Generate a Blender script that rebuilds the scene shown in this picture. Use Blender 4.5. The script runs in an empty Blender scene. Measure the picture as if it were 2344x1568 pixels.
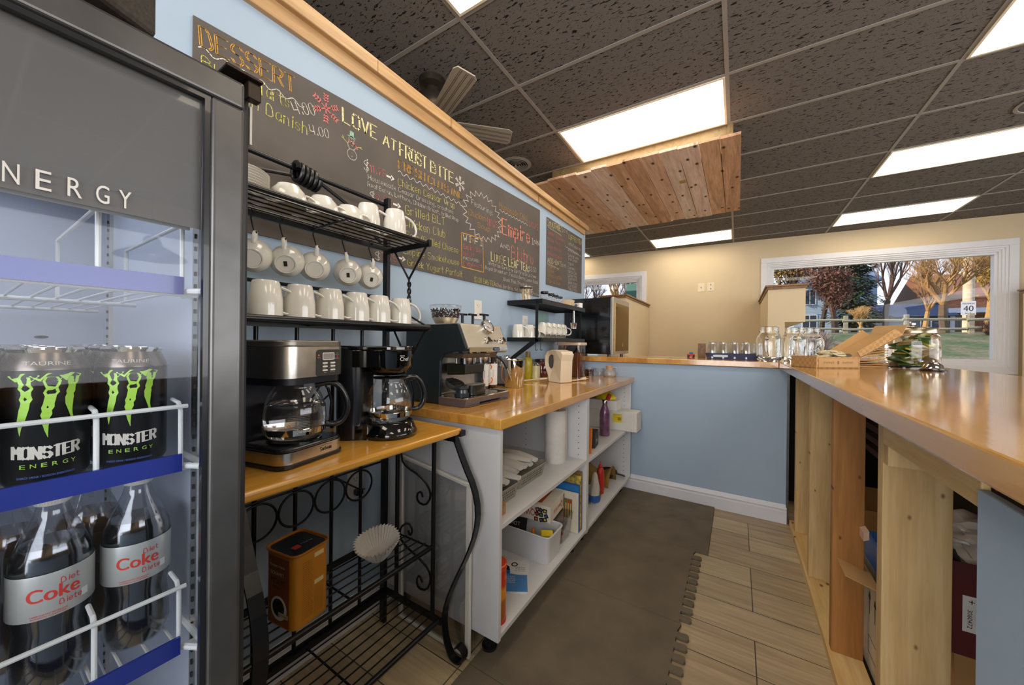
import bpy, bmesh, math, random
from mathutils import Vector, Matrix
random.seed(7)
S = bpy.context.scene
C = S.collection
PI = math.pi

# ------------------------------------------------------------------ camera, world, lights, exposure
FPX, YAW, PITCH, ROLL = 818.76, -0.56236, -0.00128684, 0.0108386
CEIL = 2.9466
cam = bpy.data.objects.new('camera', bpy.data.cameras.new('camera'))
C.objects.link(cam)
cam.data.sensor_width = 36.0
cam.data.lens = FPX / 2344 * 36.0
cam.data.clip_start = 0.02
cam.data.clip_end = 500
_f = Vector((math.sin(YAW)*math.cos(PITCH), math.cos(YAW)*math.cos(PITCH), math.sin(PITCH)))
_r = Vector((math.cos(YAW), -math.sin(YAW), 0))
_u = _r.cross(_f)
r2 = _r*math.cos(ROLL) + _u*math.sin(ROLL)
u2 = -_r*math.sin(ROLL) + _u*math.cos(ROLL)
cam.matrix_world = Matrix(((r2.x, u2.x, -_f.x, 0), (r2.y, u2.y, -_f.y, 0), (r2.z, u2.z, -_f.z, 1.19), (0, 0, 0, 1)))
S.camera = cam

S.view_settings.view_transform = 'Standard'
S.view_settings.look = 'None'
S.view_settings.gamma = 1.0
S.view_settings.use_curve_mapping = False
S.view_settings.exposure = 0.60

S.cycles.transparent_max_bounces = 40
S.cycles.max_bounces = 14
S.cycles.transmission_bounces = 14
W = bpy.data.worlds.new('sky')
S.world = W
W.use_nodes = True
nt = W.node_tree
nt.nodes.clear()
wo = nt.nodes.new('ShaderNodeOutputWorld')
bg = nt.nodes.new('ShaderNodeBackground')
tc = nt.nodes.new('ShaderNodeTexCoord')
sx = nt.nodes.new('ShaderNodeSeparateXYZ')
cr = nt.nodes.new('ShaderNodeValToRGB')
cr.color_ramp.elements[0].position = 0.0
cr.color_ramp.elements[0].color = (0.93, 0.95, 1.0, 1)
cr.color_ramp.elements[1].position = 0.55
cr.color_ramp.elements[1].color = (0.30, 0.50, 0.95, 1)
nt.links.new(tc.outputs['Generated'], sx.inputs[0])
nt.links.new(sx.outputs['Z'], cr.inputs[0])
nt.links.new(cr.outputs[0], bg.inputs[0])
bg.inputs[1].default_value = 0.85
nt.links.new(bg.outputs[0], wo.inputs[0])

def light(name, kind, loc, rot, energy, color, size=(1, 1)):
    l = bpy.data.lights.new(name, kind)
    l.energy = energy
    l.color = color
    if kind == 'AREA':
        l.shape = 'RECTANGLE'
        l.size, l.size_y = size
    o = bpy.data.objects.new(name, l)
    C.objects.link(o)
    o.location = loc
    o.rotation_euler = rot
    return o

sun = light('sun', 'SUN', (-20, -30, 25), (math.radians(62), 0, math.radians(-66)), 3.6, (1.0, 0.84, 0.64))
sun.data.angle = math.radians(0.6)
# daylight through the shop front behind the camera and the windows of the right-hand wall
light('daylight_back_window', 'AREA', (1.1, -2.85, 1.50), (math.radians(90), 0, 0), 150, (0.98, 0.98, 1.0), (4.6, 2.4))
light('daylight_right_window', 'AREA', (5.15, 2.2, 1.65), (0, math.radians(90), 0), 80, (0.98, 0.98, 1.0), (1.7, 5.2))

# ------------------------------------------------------------------ colours and materials
def lin(c):
    if isinstance(c, str):
        c = tuple(int(c[i:i+2], 16) / 255 for i in (0, 2, 4))
    return tuple((v/12.92 if v <= 0.04045 else ((v+0.055)/1.055)**2.4) for v in c) + (1,)

def newmat(name):
    m = bpy.data.materials.new(name)
    m.use_nodes = True
    n = m.node_tree
    b = n.nodes['Principled BSDF']
    return m, n, b

def setin(b, k, v):
    if k in b.inputs:
        b.inputs[k].default_value = v

def mat(name, col, rough=0.5, metal=0.0, spec=0.5, noise=0.06, nscale=12, bump=0.0, bscale=60, coat=0.0, trans=0.0, emit=None, estr=0, aniso=0, alpha=1.0):
    m, n, b = newmat(name)
    c = lin(col)
    b.inputs['Roughness'].default_value = rough
    b.inputs['Metallic'].default_value = metal
    setin(b, 'Specular IOR Level', spec)
    setin(b, 'Coat Weight', coat)
    setin(b, 'Transmission Weight', trans)
    setin(b, 'Anisotropic', aniso)
    setin(b, 'Alpha', alpha)
    tco = n.nodes.new('ShaderNodeTexCoord')
    nz = n.nodes.new('ShaderNodeTexNoise')
    nz.inputs['Scale'].default_value = nscale
    nz.inputs['Detail'].default_value = 3
    n.links.new(tco.outputs['Object'], nz.inputs['Vector'])
    rp = n.nodes.new('ShaderNodeValToRGB')
    rp.color_ramp.elements[0].position = 0.3
    rp.color_ramp.elements[1].position = 0.7
    rp.color_ramp.elements[0].color = tuple(v*(1-noise) for v in c[:3]) + (1,)
    rp.color_ramp.elements[1].color = tuple(min(1, v*(1+noise)) for v in c[:3]) + (1,)
    n.links.new(nz.outputs['Fac'], rp.inputs[0])
    n.links.new(rp.outputs[0], b.inputs['Base Color'])
    if emit is not None:
        b.inputs['Emission Color'].default_value = lin(emit)
        b.inputs['Emission Strength'].default_value = estr
    if bump > 0:
        bz = n.nodes.new('ShaderNodeTexNoise')
        bz.inputs['Scale'].default_value = bscale
        bz.inputs['Detail'].default_value = 4
        n.links.new(tco.outputs['Object'], bz.inputs['Vector'])
        bp = n.nodes.new('ShaderNodeBump')
        bp.inputs['Strength'].default_value = bump
        bp.inputs['Distance'].default_value = 0.01
        n.links.new(bz.outputs['Fac'], bp.inputs['Height'])
        n.links.new(bp.outputs[0], b.inputs['Normal'])
    return m

def glassmat(name, tint=(1, 1, 1), rough=0.02, refl=0.9, ior=1.45, fog=0.0, base=0.0):
    """thin clear pane: transparent with a fresnel reflection"""
    m = bpy.data.materials.new(name)
    m.use_nodes = True
    n = m.node_tree
    n.nodes.clear()
    out = n.nodes.new('ShaderNodeOutputMaterial')
    tr = n.nodes.new('ShaderNodeBsdfTransparent')
    tr.inputs[0].default_value = (*tint, 1)
    gl = n.nodes.new('ShaderNodeBsdfGlossy')
    gl.inputs['Roughness'].default_value = rough
    fr = n.nodes.new('ShaderNodeLayerWeight')
    fr.inputs[0].default_value = 0.5
    pw = n.nodes.new('ShaderNodeMath')
    pw.operation = 'POWER'
    pw.inputs[1].default_value = 3.2
    n.links.new(fr.outputs['Facing'], pw.inputs[0])
    ml = n.nodes.new('ShaderNodeMath')
    ml.operation = 'MULTIPLY_ADD'
    ml.inputs[1].default_value = refl*0.85
    ml.inputs[2].default_value = base+0.035
    mx = n.nodes.new('ShaderNodeMixShader')
    n.links.new(pw.outputs[0], ml.inputs[0])
    n.links.new(ml.outputs[0], mx.inputs[0])
    n.links.new(tr.outputs[0], mx.inputs[1])
    n.links.new(gl.outputs[0], mx.inputs[2])
    n.links.new(mx.outputs[0], out.inputs[0])
    return m

def realglass(name, col=(1, 1, 1), ior=1.45, rough=0.0):
    m, n, b = newmat(name)
    b.inputs['Base Color'].default_value = (*col, 1)
    b.inputs['Roughness'].default_value = rough
    b.inputs['IOR'].default_value = ior
    setin(b, 'Transmission Weight', 1.0)
    return m

def wood(name, c1, c2, axis='Y', scale=1.0, rough=0.45, knots=0.0, kcol='3a2212', coat=0.0, staves=None, grain=1.0, fibre=0.25):
    """long-grain timber; axis = direction of the grain in object space"""
    m, n, b = newmat(name)
    N = n.nodes.new
    L = n.links.new
    b.inputs['Roughness'].default_value = rough
    setin(b, 'Coat Weight', coat)
    setin(b, 'Coat Roughness', 0.08)
    tco = N('ShaderNodeTexCoord')
    mp = N('ShaderNodeMapping')
    s = {'X': (1.2, 16, 16), 'Y': (16, 1.2, 16), 'Z': (16, 16, 1.2)}[axis]
    mp.inputs['Scale'].default_value = tuple(v*scale for v in s)
    L(tco.outputs['Object'], mp.inputs[0])
    nz = N('ShaderNodeTexNoise')
    nz.inputs['Scale'].default_value = 1.0
    nz.inputs['Detail'].default_value = 6
    nz.inputs['Distortion'].default_value = 1.2*grain
    L(mp.outputs[0], nz.inputs['Vector'])
    rp = N('ShaderNodeValToRGB')
    rp.color_ramp.elements[0].position = 0.32
    rp.color_ramp.elements[1].position = 0.68
    rp.color_ramp.elements[0].color = lin(c1)
    rp.color_ramp.elements[1].color = lin(c2)
    L(nz.outputs['Fac'], rp.inputs[0])
    col = rp.outputs[0]
    mp3 = N('ShaderNodeMapping')
    mp3.inputs['Scale'].default_value = tuple(v*scale*7 for v in s)
    L(tco.outputs['Object'], mp3.inputs[0])
    fz = N('ShaderNodeTexNoise')
    fz.inputs['Scale'].default_value = 1.0
    fz.inputs['Detail'].default_value = 3
    L(mp3.outputs[0], fz.inputs['Vector'])
    fm = N('ShaderNodeMix')
    fm.data_type = 'RGBA'
    fm.blend_type = 'OVERLAY'
    fm.inputs[0].default_value = fibre
    L(col, fm.inputs[6])
    L(fz.outputs['Fac'], fm.inputs[7])
    col = fm.outputs[2]
    if staves:
        w, l = staves
        br = N('ShaderNodeTexBrick')
        br.inputs['Scale'].default_value = 1.0
        br.inputs['Brick Width'].default_value = l
        br.inputs['Row Height'].default_value = w
        br.inputs['Mortar Size'].default_value = 0.0006
        br.inputs['Color1'].default_value = (0.30, 0.30, 0.30, 1)
        br.inputs['Color2'].default_value = (0.70, 0.70, 0.70, 1)
        br.inputs['Mortar'].default_value = (0.2, 0.2, 0.2, 1)
        mp2 = N('ShaderNodeMapping')
        if axis == 'Y':
            mp2.inputs['Rotation'].default_value = (0, 0, PI/2)
        L(tco.outputs['Object'], mp2.inputs[0])
        L(mp2.outputs[0], br.inputs['Vector'])
        sm = N('ShaderNodeMix')
        sm.data_type = 'RGBA'
        sm.blend_type = 'OVERLAY'
        sm.inputs[0].default_value = 0.35
        L(col, sm.inputs[6])
        L(br.outputs[0], sm.inputs[7])
        col = sm.outputs[2]
    if knots > 0:
        vo = N('ShaderNodeTexVoronoi')
        vo.voronoi_dimensions = '2D'
        mp4 = N('ShaderNodeMapping')
        k = {'X': (4, 7, 7), 'Y': (7, 4, 1), 'Z': (9, 1, 5)}[axis]
        if axis == 'Z':
            mp4.inputs['Rotation'].default_value = (-PI/2, 0, 0)
        mp4.inputs['Scale'].default_value = tuple(v*scale for v in k)
        L(tco.outputs['Object'], mp4.inputs[0])
        L(mp4.outputs[0], vo.inputs['Vector'])
        vo.inputs['Scale'].default_value = 1.0
        kr = N('ShaderNodeValToRGB')
        kr.color_ramp.elements[0].position = 0.05*knots
        kr.color_ramp.elements[0].color = (1, 1, 1, 1)
        kr.color_ramp.elements[1].position = 0.10*knots + 0.025
        kr.color_ramp.elements[1].color = (0, 0, 0, 1)
        L(vo.outputs['Distance'], kr.inputs[0])
        km = N('ShaderNodeMix')
        km.data_type = 'RGBA'
        L(kr.outputs[0], km.inputs[0])
        L(col, km.inputs[6])
        km.inputs[7].default_value = lin(kcol)
        col = km.outputs[2]
    L(col, b.inputs['Base Color'])
    bp = N('ShaderNodeBump')
    bp.inputs['Strength'].default_value = 0.08
    bp.inputs['Distance'].default_value = 0.004
    L(fz.outputs['Fac'], bp.inputs['Height'])
    L(bp.outputs[0], b.inputs['Normal'])
    return m

M = {}
def mk():
    M['blue'] = mat('blue wall paint', 'a0b4c7', 0.62, noise=0.03, nscale=3, bump=0.03, bscale=180)
    M['cream'] = mat('cream wall paint', 'd0be9c', 0.65, noise=0.03, nscale=2, bump=0.03, bscale=160)
    M['trimwhite'] = mat('white trim paint', 'd9dade', 0.4, noise=0.02)
    M['white'] = mat('white melamine', 'd2d2d2', 0.35, noise=0.02)
    M['whiteplastic'] = mat('white plastic', 'dcd8cf', 0.35, noise=0.02)
    M['black'] = mat('black satin metal', '17171a', 0.32, metal=0.3, noise=0.1)
    M['blackplastic'] = mat('black plastic', '121318', 0.28, noise=0.1, coat=0.3)
    M['blackgloss'] = mat('black gloss plastic', '08090b', 0.08, noise=0.05, coat=0.6)
    M['dark'] = mat('dark board', '15110f', 0.8)
    M['steel'] = mat('brushed steel', 'd2cec6', 0.27, metal=1.0, noise=0.12, nscale=30)
    M['chrome'] = mat('chrome', 'cfccc6', 0.07, metal=1.0, noise=0.03)
    M['alu'] = mat('dark anodised frame', '5b5a59', 0.34, metal=0.7, noise=0.15, nscale=20)
    M['porcelain'] = mat('glazed white porcelain', 'dedace', 0.12, noise=0.02, coat=0.5)
    M['glass'] = glassmat('clear glass', refl=1.0, base=0.03)
    M['winglass'] = glassmat('window glass', refl=0.7)
    M['doorglass'] = glassmat('fridge door glass', tint=(0.93, 0.96, 1.0), refl=0.7, base=-0.005)
    M['water'] = realglass('water', (0.97, 0.98, 1.0), 1.33)
    M['smoke'] = glassmat('smoked amber plastic', tint=(0.62, 0.45, 0.36), refl=0.9, base=0.06)
    M['clearplastic'] = glassmat('clear plastic', tint=(0.92, 0.92, 0.92), refl=1.0, base=0.07, rough=0.08)
    M['chalkboard'] = mat('chalkboard', '57504a', 0.75, noise=0.16, nscale=5, bump=0.05, bscale=90)
    for k, c in dict(w='d6d0c6', y='cfc86a', o='c6943f', r='cf7370', c='d8cf98', p='d9886f', g='8fb39a').items():
        M['chalk_'+k] = mat('chalk '+k, c, 0.9, noise=0.32, nscale=160)
    M['pine'] = wood('pine stud', 'b5925c', 'cfb27e', 'Z', 1.0, 0.6, knots=0.2, kcol='7d5730')
    M['pinestain'] = wood('stained pine stud', '8d5a26', 'ad7838', 'Z', 1.0, 0.6, knots=0.25, kcol='5f3314')
    M['pineY'] = wood('pine plate', 'cfa968', 'e2c68e', 'Y', 1.0, 0.6, knots=0.4, kcol='6b4a25')
    M['trimwood'] = wood('honey pine trim', 'a98355', 'c4a071', 'Y', 1.0, 0.5, knots=0.25, kcol='7a4c22')
    M['oakcap'] = wood('oak cap', '6e4f33', '94704a', 'Y', 1.0, 0.5)
    M['butcher'] = wood('lacquered butcher block', 'c28a36', 'd9a556', 'Y', 0.6, 0.16, coat=0.6, staves=(0.042, 0.62))
    M['bartop'] = wood('lacquered bar top', 'b57a35', 'cf9c58', 'Y', 0.5, 0.13, coat=0.8, staves=(0.08, 1.1), fibre=0.15)
    M['rackwood'] = wood('rack shelf board', 'c98f33', 'dba64b', 'Y', 0.7, 0.22, coat=0.4)
    M['card'] = mat('brown cardboard', 'b58a54', 0.8, noise=0.06)
    M['cardin'] = mat('cardboard inside', 'c39b66', 0.8, noise=0.04)
    M['paper'] = mat('white paper', 'e4e2dc', 0.8, noise=0.03, bump=0.15, bscale=90)
    M['cloth'] = mat('white cloth', 'd6d3cb', 0.9, noise=0.06, bump=0.3, bscale=25)
    M['red'] = mat('red', 'c23023', 0.4)
    M['orange'] = mat('orange', 'e07a2a', 0.4)
    M['yellow'] = mat('yellow', 'e3c62a', 0.4)
    M['green'] = mat('green', '3f7a38', 0.45)
    M['bluep'] = mat('blue', '2a5fa8', 0.4)
    M['purple'] = mat('purple', '6b3f86', 0.4)
    M['greyp'] = mat('grey plastic', '8d8a80', 0.5)
    M['ink'] = mat('black ink', '16140f', 0.6)
mk()

# ------------------------------------------------------------------ mesh helpers
def nb():
    return bmesh.new()

def box(bm, x0, x1, y0, y1, z0, z1, m=None):
    vs = [bm.verts.new(p) for p in ((x0, y0, z0), (x1, y0, z0), (x1, y1, z0), (x0, y1, z0), (x0, y0, z1), (x1, y0, z1), (x1, y1, z1), (x0, y1, z1))]
    if m is not None:
        for v in vs:
            v.co = m @ v.co
    for f in ((3, 2, 1, 0), (4, 5, 6, 7), (0, 1, 5, 4), (1, 2, 6, 5), (2, 3, 7, 6), (3, 0, 4, 7)):
        bm.faces.new([vs[i] for i in f])
    return vs

def prism(bm, poly, a0, a1, ax='z', m=None):
    """extrude a 2D polygon; ax z: (x,y), ax y: (x,z), ax x: (y,z)"""
    def P(u, v, a):
        p = Vector({'z': (u, v, a), 'y': (u, a, v), 'x': (a, u, v)}[ax])
        return m @ p if m is not None else p
    A = [bm.verts.new(P(u, v, a0)) for u, v in poly]
    B = [bm.verts.new(P(u, v, a1)) for u, v in poly]
    k = len(poly)
    bm.faces.new(A[::-1])
    bm.faces.new(B)
    for i in range(k):
        bm.faces.new((A[i], A[(i+1) % k], B[(i+1) % k], B[i]))

def tube(bm, pts, r, n=8, closed=False, flat=None):
    """swept tube; r number or list; flat=(a,b) elliptical half sizes"""
    pts = [Vector(p) for p in pts]
    k = len(pts)
    rr = r if isinstance(r, (list, tuple)) else [r]*k
    rings = []
    up = None
    for i, p in enumerate(pts):
        if closed:
            t = (pts[(i+1) % k] - pts[i-1]).normalized()
        else:
            t = (pts[min(i+1, k-1)] - pts[max(i-1, 0)])
            t = t.normalized() if t.length > 1e-9 else Vector((0, 0, 1))
        if up is None:
            up = Vector((0, 0, 1)) if abs(t.z) < 0.95 else Vector((1, 0, 0))
        s = t.cross(up)
        if s.length < 1e-6:
            s = t.cross(Vector((0.3, 1, 0.2)))
        s.normalize()
        w = s.cross(t).normalized()
        up = w
        ring = []
        for j in range(n):
            a = 2*PI*j/n
            if flat:
                q = p + s*(flat[0]*math.cos(a)) + w*(flat[1]*math.sin(a))
            else:
                q = p + s*(rr[i]*math.cos(a)) + w*(rr[i]*math.sin(a))
            ring.append(bm.verts.new(q))
        rings.append(ring)
    m = k if closed else k-1
    for i in range(m):
        A, B = rings[i], rings[(i+1) % k]
        for j in range(n):
            bm.faces.new((A[j], A[(j+1) % n], B[(j+1) % n], B[j]))
    if not closed:
        bm.faces.new(rings[0][::-1])
        bm.faces.new(rings[-1])

def lathe(bm, prof, n=28, cx=0, cy=0, m=None, sx=1, sy=1):
    rings = []
    for r, z in prof:
        if r < 1e-6:
            p = Vector((cx, cy, z))
            rings.append([bm.verts.new(m @ p if m is not None else p)])
        else:
            ring = []
            for j in range(n):
                a = 2*PI*j/n
                p = Vector((cx+sx*r*math.cos(a), cy+sy*r*math.sin(a), z))
                ring.append(bm.verts.new(m @ p if m is not None else p))
            rings.append(ring)
    for A, B in zip(rings, rings[1:]):
        for j in range(n):
            a, b_, c, d = A[j % len(A)], A[(j+1) % len(A)], B[(j+1) % len(B)], B[j % len(B)]
            vs = []
            for v in (a, b_, c, d):
                if v not in vs:
                    vs.append(v)
            if len(vs) > 2:
                try:
                    bm.faces.new(vs)
                except ValueError:
                    pass

def cyl(bm, r, z0, z1, cx=0, cy=0, n=24, m=None, r1=None):
    r1 = r if r1 is None else r1
    lathe(bm, [(0, z0), (r, z0), (r1, z1), (0, z1)], n, cx, cy, m)

def ball(bm, r, c, sz=1.0, n=12):
    lathe(bm, [(r*math.sin(PI*i/8), c[2]-sz*r*math.cos(PI*i/8)) for i in range(9)], n, c[0], c[1])

def quad(bm, a, b, c, d):
    bm.faces.new([bm.verts.new(Vector(p)) for p in (a, b, c, d)])

def arc(c, r, a0, a1, n=12, ax='z'):
    out = []
    for i in range(n+1):
        a = math.radians(a0+(a1-a0)*i/n)
        u, v = r*math.cos(a), r*math.sin(a)
        out.append({'z': (c[0]+u, c[1]+v, c[2]), 'y': (c[0]+u, c[1], c[2]+v), 'x': (c[0], c[1]+u, c[2]+v)}[ax])
    return out

def T(x=0, y=0, z=0):
    return Matrix.Translation((x, y, z))

def R(deg, ax='Z'):
    return Matrix.Rotation(math.radians(deg), 4, ax)

def obj(name, bm, m, parent=None, smooth=False, bevel=0.0, seg=2, doubles=False):
    if doubles:
        bmesh.ops.remove_doubles(bm, verts=bm.verts, dist=1e-5)
    bmesh.ops.recalc_face_normals(bm, faces=bm.faces)
    me = bpy.data.meshes.new(name)
    bm.to_mesh(me)
    bm.free()
    mm = m if isinstance(m, (list, tuple)) else [m]
    for x in mm:
        me.materials.append(M[x] if isinstance(x, str) else x)
    if smooth:
        for p in me.polygons:
            p.use_smooth = True
        try:
            me.set_sharp_from_angle(angle=math.radians(40))
        except Exception:
            pass
    o = bpy.data.objects.new(name, me)
    C.objects.link(o)
    if parent:
        o.parent = parent
    if bevel > 0:
        b = o.modifiers.new('bevel', 'BEVEL')
        b.width = bevel
        b.segments = seg
        b.limit_method = 'ANGLE'
    return o

def thing(name, label, cat, loc=(0, 0, 0), rz=0, group=None):
    o = bpy.data.objects.new(name, None)
    C.objects.link(o)
    o.empty_display_size = 0.05
    o.location = loc
    o.rotation_euler = (0, 0, math.radians(rz))
    return tag(o, label, cat, group)

def tag(o, label, cat, group=None):
    o['label'] = label
    o['category'] = cat
    if group:
        o['group'] = group
    return o

def struct(name, bm, m, parent=None, **k):
    o = obj(name, bm, m, parent, **k)
    if parent is None:
        o['kind'] = 'structure'
    return o

def stuff(o):
    o['kind'] = 'stuff'
    return o

def dup(root, loc, rz=None, label=None, group=None, rot=None, scale=None):
    r = root.copy()
    C.objects.link(r)
    r.location = loc
    if rz is not None:
        r.rotation_euler = (0, 0, math.radians(rz))
    if rot is not None:
        r.rotation_euler = rot
    if scale is not None:
        r.scale = scale
    if label:
        r['label'] = label
    if group:
        r['group'] = group
    for ch in list(root.children):
        c = ch.copy()
        C.objects.link(c)
        c.parent = r
        for g in ch.children:
            d = g.copy()
            C.objects.link(d)
            d.parent = c
    return r

# ---- lettering from the built-in font, mapped onto any surface
_tx = {}
def text2d(s, shear=0.0):
    key = (s, shear)
    if key in _tx:
        return _tx[key]
    cu = bpy.data.curves.new('t', 'FONT')
    cu.body = s
    cu.size = 1
    cu.shear = shear
    cu.resolution_u = 4
    o = bpy.data.objects.new('t', cu)
    C.objects.link(o)
    dg = bpy.context.evaluated_depsgraph_get()
    me = o.evaluated_get(dg).to_mesh()
    V = [(v.co.x, v.co.y) for v in me.vertices]
    F = [tuple(p.vertices) for p in me.polygons]
    o.evaluated_get(dg).to_mesh_clear()
    bpy.data.objects.remove(o)
    bpy.data.curves.remove(cu)
    xs = [v[0] for v in V] or [0]
    ys = [v[1] for v in V] or [0]
    _tx[key] = (V, F, min(xs), max(xs), min(ys), max(ys))
    return _tx[key]

def letters(bm, s, f, w=None, h=None, shear=0.0, align='L'):
    """add text to bm; f(u,v)->3D; w total width and h total height in metres"""
    V, F, x0, x1, y0, y1 = text2d(s, shear)
    if not V:
        return
    if w is None:
        k = h/(y1-y0)
        kx = ky = k
    elif h is None:
        kx = ky = w/(x1-x0)
    else:
        kx, ky = w/(x1-x0), h/(y1-y0)
    off = {'L': 0, 'C': -(x1-x0)*kx/2, 'R': -(x1-x0)*kx}[align]
    vs = [bm.verts.new(Vector(f((x-x0)*kx+off, (y-y0)*ky))) for x, y in V]
    for p in F:
        try:
            bm.faces.new([vs[i] for i in p])
        except ValueError:
            pass

def plane(o, ur, vr):
    o, ur, vr = Vector(o), Vector(ur).normalized(), Vector(vr).normalized()
    return lambda u, v: o+ur*u+vr*v

def onCyl(r, z, a0, sgn=1):
    """wrap around a cylinder about local z; u runs counter-clockwise seen from outside left to right"""
    return lambda u, v: Vector((r*math.cos(a0+sgn*u/r), r*math.sin(a0+sgn*u/r), z+v))

# ---- single-stroke hand lettering for chalk
GL = {
'A': '022842 1434', 'B': '02082837463505 3544433202', 'C': '473828180703122243', 'D': '02082837433202', 'E': '48080242 0535', 'F': '480802 0535',
'G': '47382818070312224245 4525', 'H': '0208 4248 0545', 'I': '2822 1838 1232', 'J': '4843322213', 'K': '0208 480542', 'L': '080242', 'M': '0208254842',
'N': '02084248', 'O': '28180703123243473828', 'P': '0208283847463505', 'Q': '28180703123243473828 2442', 'R': '0208283847463505 2542',
'S': '473818070615354443321203', 'T': '0848 2822', 'U': '080312324348', 'V': '082248', 'W': '0812253248', 'X': '0842 4802', 'Y': '082548 2522', 'Z': '08480242',
'a': '3626160503122234 3632', 'b': '0802 0516263533221203', 'c': '3526160503122233', 'd': '3832 3526160503122233', 'e': '04343526160503122233',
'f': '37281712 0626', 'g': '3526160504132334 3631201001', 'h': '0802 0516263532', 'i': '1612 1718', 'j': '262110 2728', 'k': '0802 360432', 'l': '1812',
'm': '0602 05162522 25364542', 'n': '0602 0516263532', 'o': '261605031222333526', 'p': '0600 0516263533221203', 'q': '3630 3526160503122233',
'r': '0602 04162636', 's': '35261605142433221203', 't': '18132232 0636', 'u': '0603122233 3632', 'v': '061236', 'w': '0612243246', 'x': '0632 3602',
'y': '0623 3600', 'z': '06360232', '0': '281807031222333728', '1': '071812', '2': '07182837350232', '3': '071828373625153433221203', '4': '0804 0434 3832',
'5': '380805253433221203', '6': '3728180703122233342505', '7': '083812', '8': '28180706343322120304363728', '9': '3625150607182837 3712',
'.': '1213', ',': '1301', ':': '1213 1516', '$': '37281807063433221203 2921', '/': '0238', '-': '0535', "'": '1817', '&': '420718283703122244'}

def strokes(s):
    out = []
    x = 0
    for ch in s:
        if ch == ' ':
            x += 3
            continue
        g = GL.get(ch)
        if not g:
            x += 2
            continue
        mx = 0
        for st in g.split(' '):
            pts = [(int(st[i]), int(st[i+1])-2) for i in range(0, len(st)-1, 2)]
            mx = max([mx]+[p[0] for p in pts])
            out.append(([(px+x, py) for px, py in pts], ch))
        x += mx+1.5
    return out, x-1.5

def ribbon(bm, pts, w, f, disp=False, smooth=True):
    if smooth and len(pts) > 3:
        q = [pts[0]]
        for a, b in zip(pts, pts[1:]):
            q += [(a[0]*.75+b[0]*.25, a[1]*.75+b[1]*.25), (a[0]*.25+b[0]*.75, a[1]*.25+b[1]*.75)]
        pts = q+[pts[-1]]
    for a, b in zip(pts, pts[1:]):
        dx, dy = b[0]-a[0], b[1]-a[1]
        l = math.hypot(dx, dy)
        if l < 1e-7:
            continue
        dx /= l
        dy /= l
        ww = w*(0.42+0.58*abs(dy)) if disp else w
        nx, ny = -dy*ww/2, dx*ww/2
        e = min(w, ww)*0.3
        quad(bm, f(a[0]-dx*e+nx, a[1]-dy*e+ny), f(a[0]-dx*e-nx, a[1]-dy*e-ny), f(b[0]+dx*e-nx, b[1]+dy*e-ny), f(b[0]+dx*e+nx, b[1]+dy*e+ny))

def handwrite(bm, s, f, w, h, sw, weight=1.0):
    st, tw = strokes(s)
    kx, ky = w/max(tw, 1), h/6
    rnd = random.Random(len(s)*7+3)
    for pts, ch in st:
        P = [(x*kx+rnd.uniform(-.12, .12)*kx, y*ky+rnd.uniform(-.15, .15)*ky) for x, y in pts]
        if weight < 0:
            ribbon(bm, P, sw, f, smooth=False)
            ribbon(bm, [(x+kx*0.75, y-ky*.05) for x, y in P], sw, f, smooth=False)
        else:
            ribbon(bm, P, sw*weight, f, disp=weight > 1.7, smooth=weight < 1.7)
# ------------------------------------------------------------------ the room
XW = -1.352           # face of the blue wall with the chalkboards
def floor_mat():
    m, n, b = newmat('wood look floor tile')
    N, L = n.nodes.new, n.links.new
    tco = N('ShaderNodeTexCoord')
    mp = N('ShaderNodeMapping')
    mp.inputs['Location'].default_value = (-0.07, -0.075, 0)
    L(tco.outputs['Object'], mp.inputs[0])
    br = N('ShaderNodeTexBrick')
    br.inputs['Scale'].default_value = 1.0
    br.inputs['Brick Width'].default_value = 0.92
    br.inputs['Row Height'].default_value = 0.185
    br.inputs['Mortar Size'].default_value = 0.0022
    br.offset = 0.37
    br.offset_frequency = 3
    br.inputs['Color1'].default_value = lin('a59070')
    br.inputs['Color2'].default_value = lin('bba986')
    br.inputs['Mortar'].default_value = lin('4a4238')
    br.inputs['Bias'].default_value = 0.1
    L(mp.outputs[0], br.inputs['Vector'])
    m2 = N('ShaderNodeMapping')
    m2.inputs['Scale'].default_value = (2.2, 26, 1)
    L(tco.outputs['Object'], m2.inputs[0])
    nz = N('ShaderNodeTexNoise')
    nz.inputs['Scale'].default_value = 1
    nz.inputs['Detail'].default_value = 7
    nz.inputs['Distortion'].default_value = 1.5
    L(m2.outputs[0], nz.inputs['Vector'])
    mx = N('ShaderNodeMix')
    mx.data_type = 'RGBA'
    mx.blend_type = 'OVERLAY'
    mx.inputs[0].default_value = 0.55
    L(br.outputs[0], mx.inputs[6])
    L(nz.outputs['Fac'], mx.inputs[7])
    L(mx.outputs[2], b.inputs['Base Color'])
    b.inputs['Roughness'].default_value = 0.42
    bp = N('ShaderNodeBump')
    bp.inputs['Strength'].default_value = 0.25
    bp.inputs['Distance'].default_value = 0.003
    inv = N('ShaderNodeMath')
    inv.operation = 'SUBTRACT'
    inv.inputs[0].default_value = 1
    L(br.outputs['Fac'], inv.inputs[1])
    L(inv.outputs[0], bp.inputs['Height'])
    L(bp.outputs[0], b.inputs['Normal'])
    return m

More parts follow.
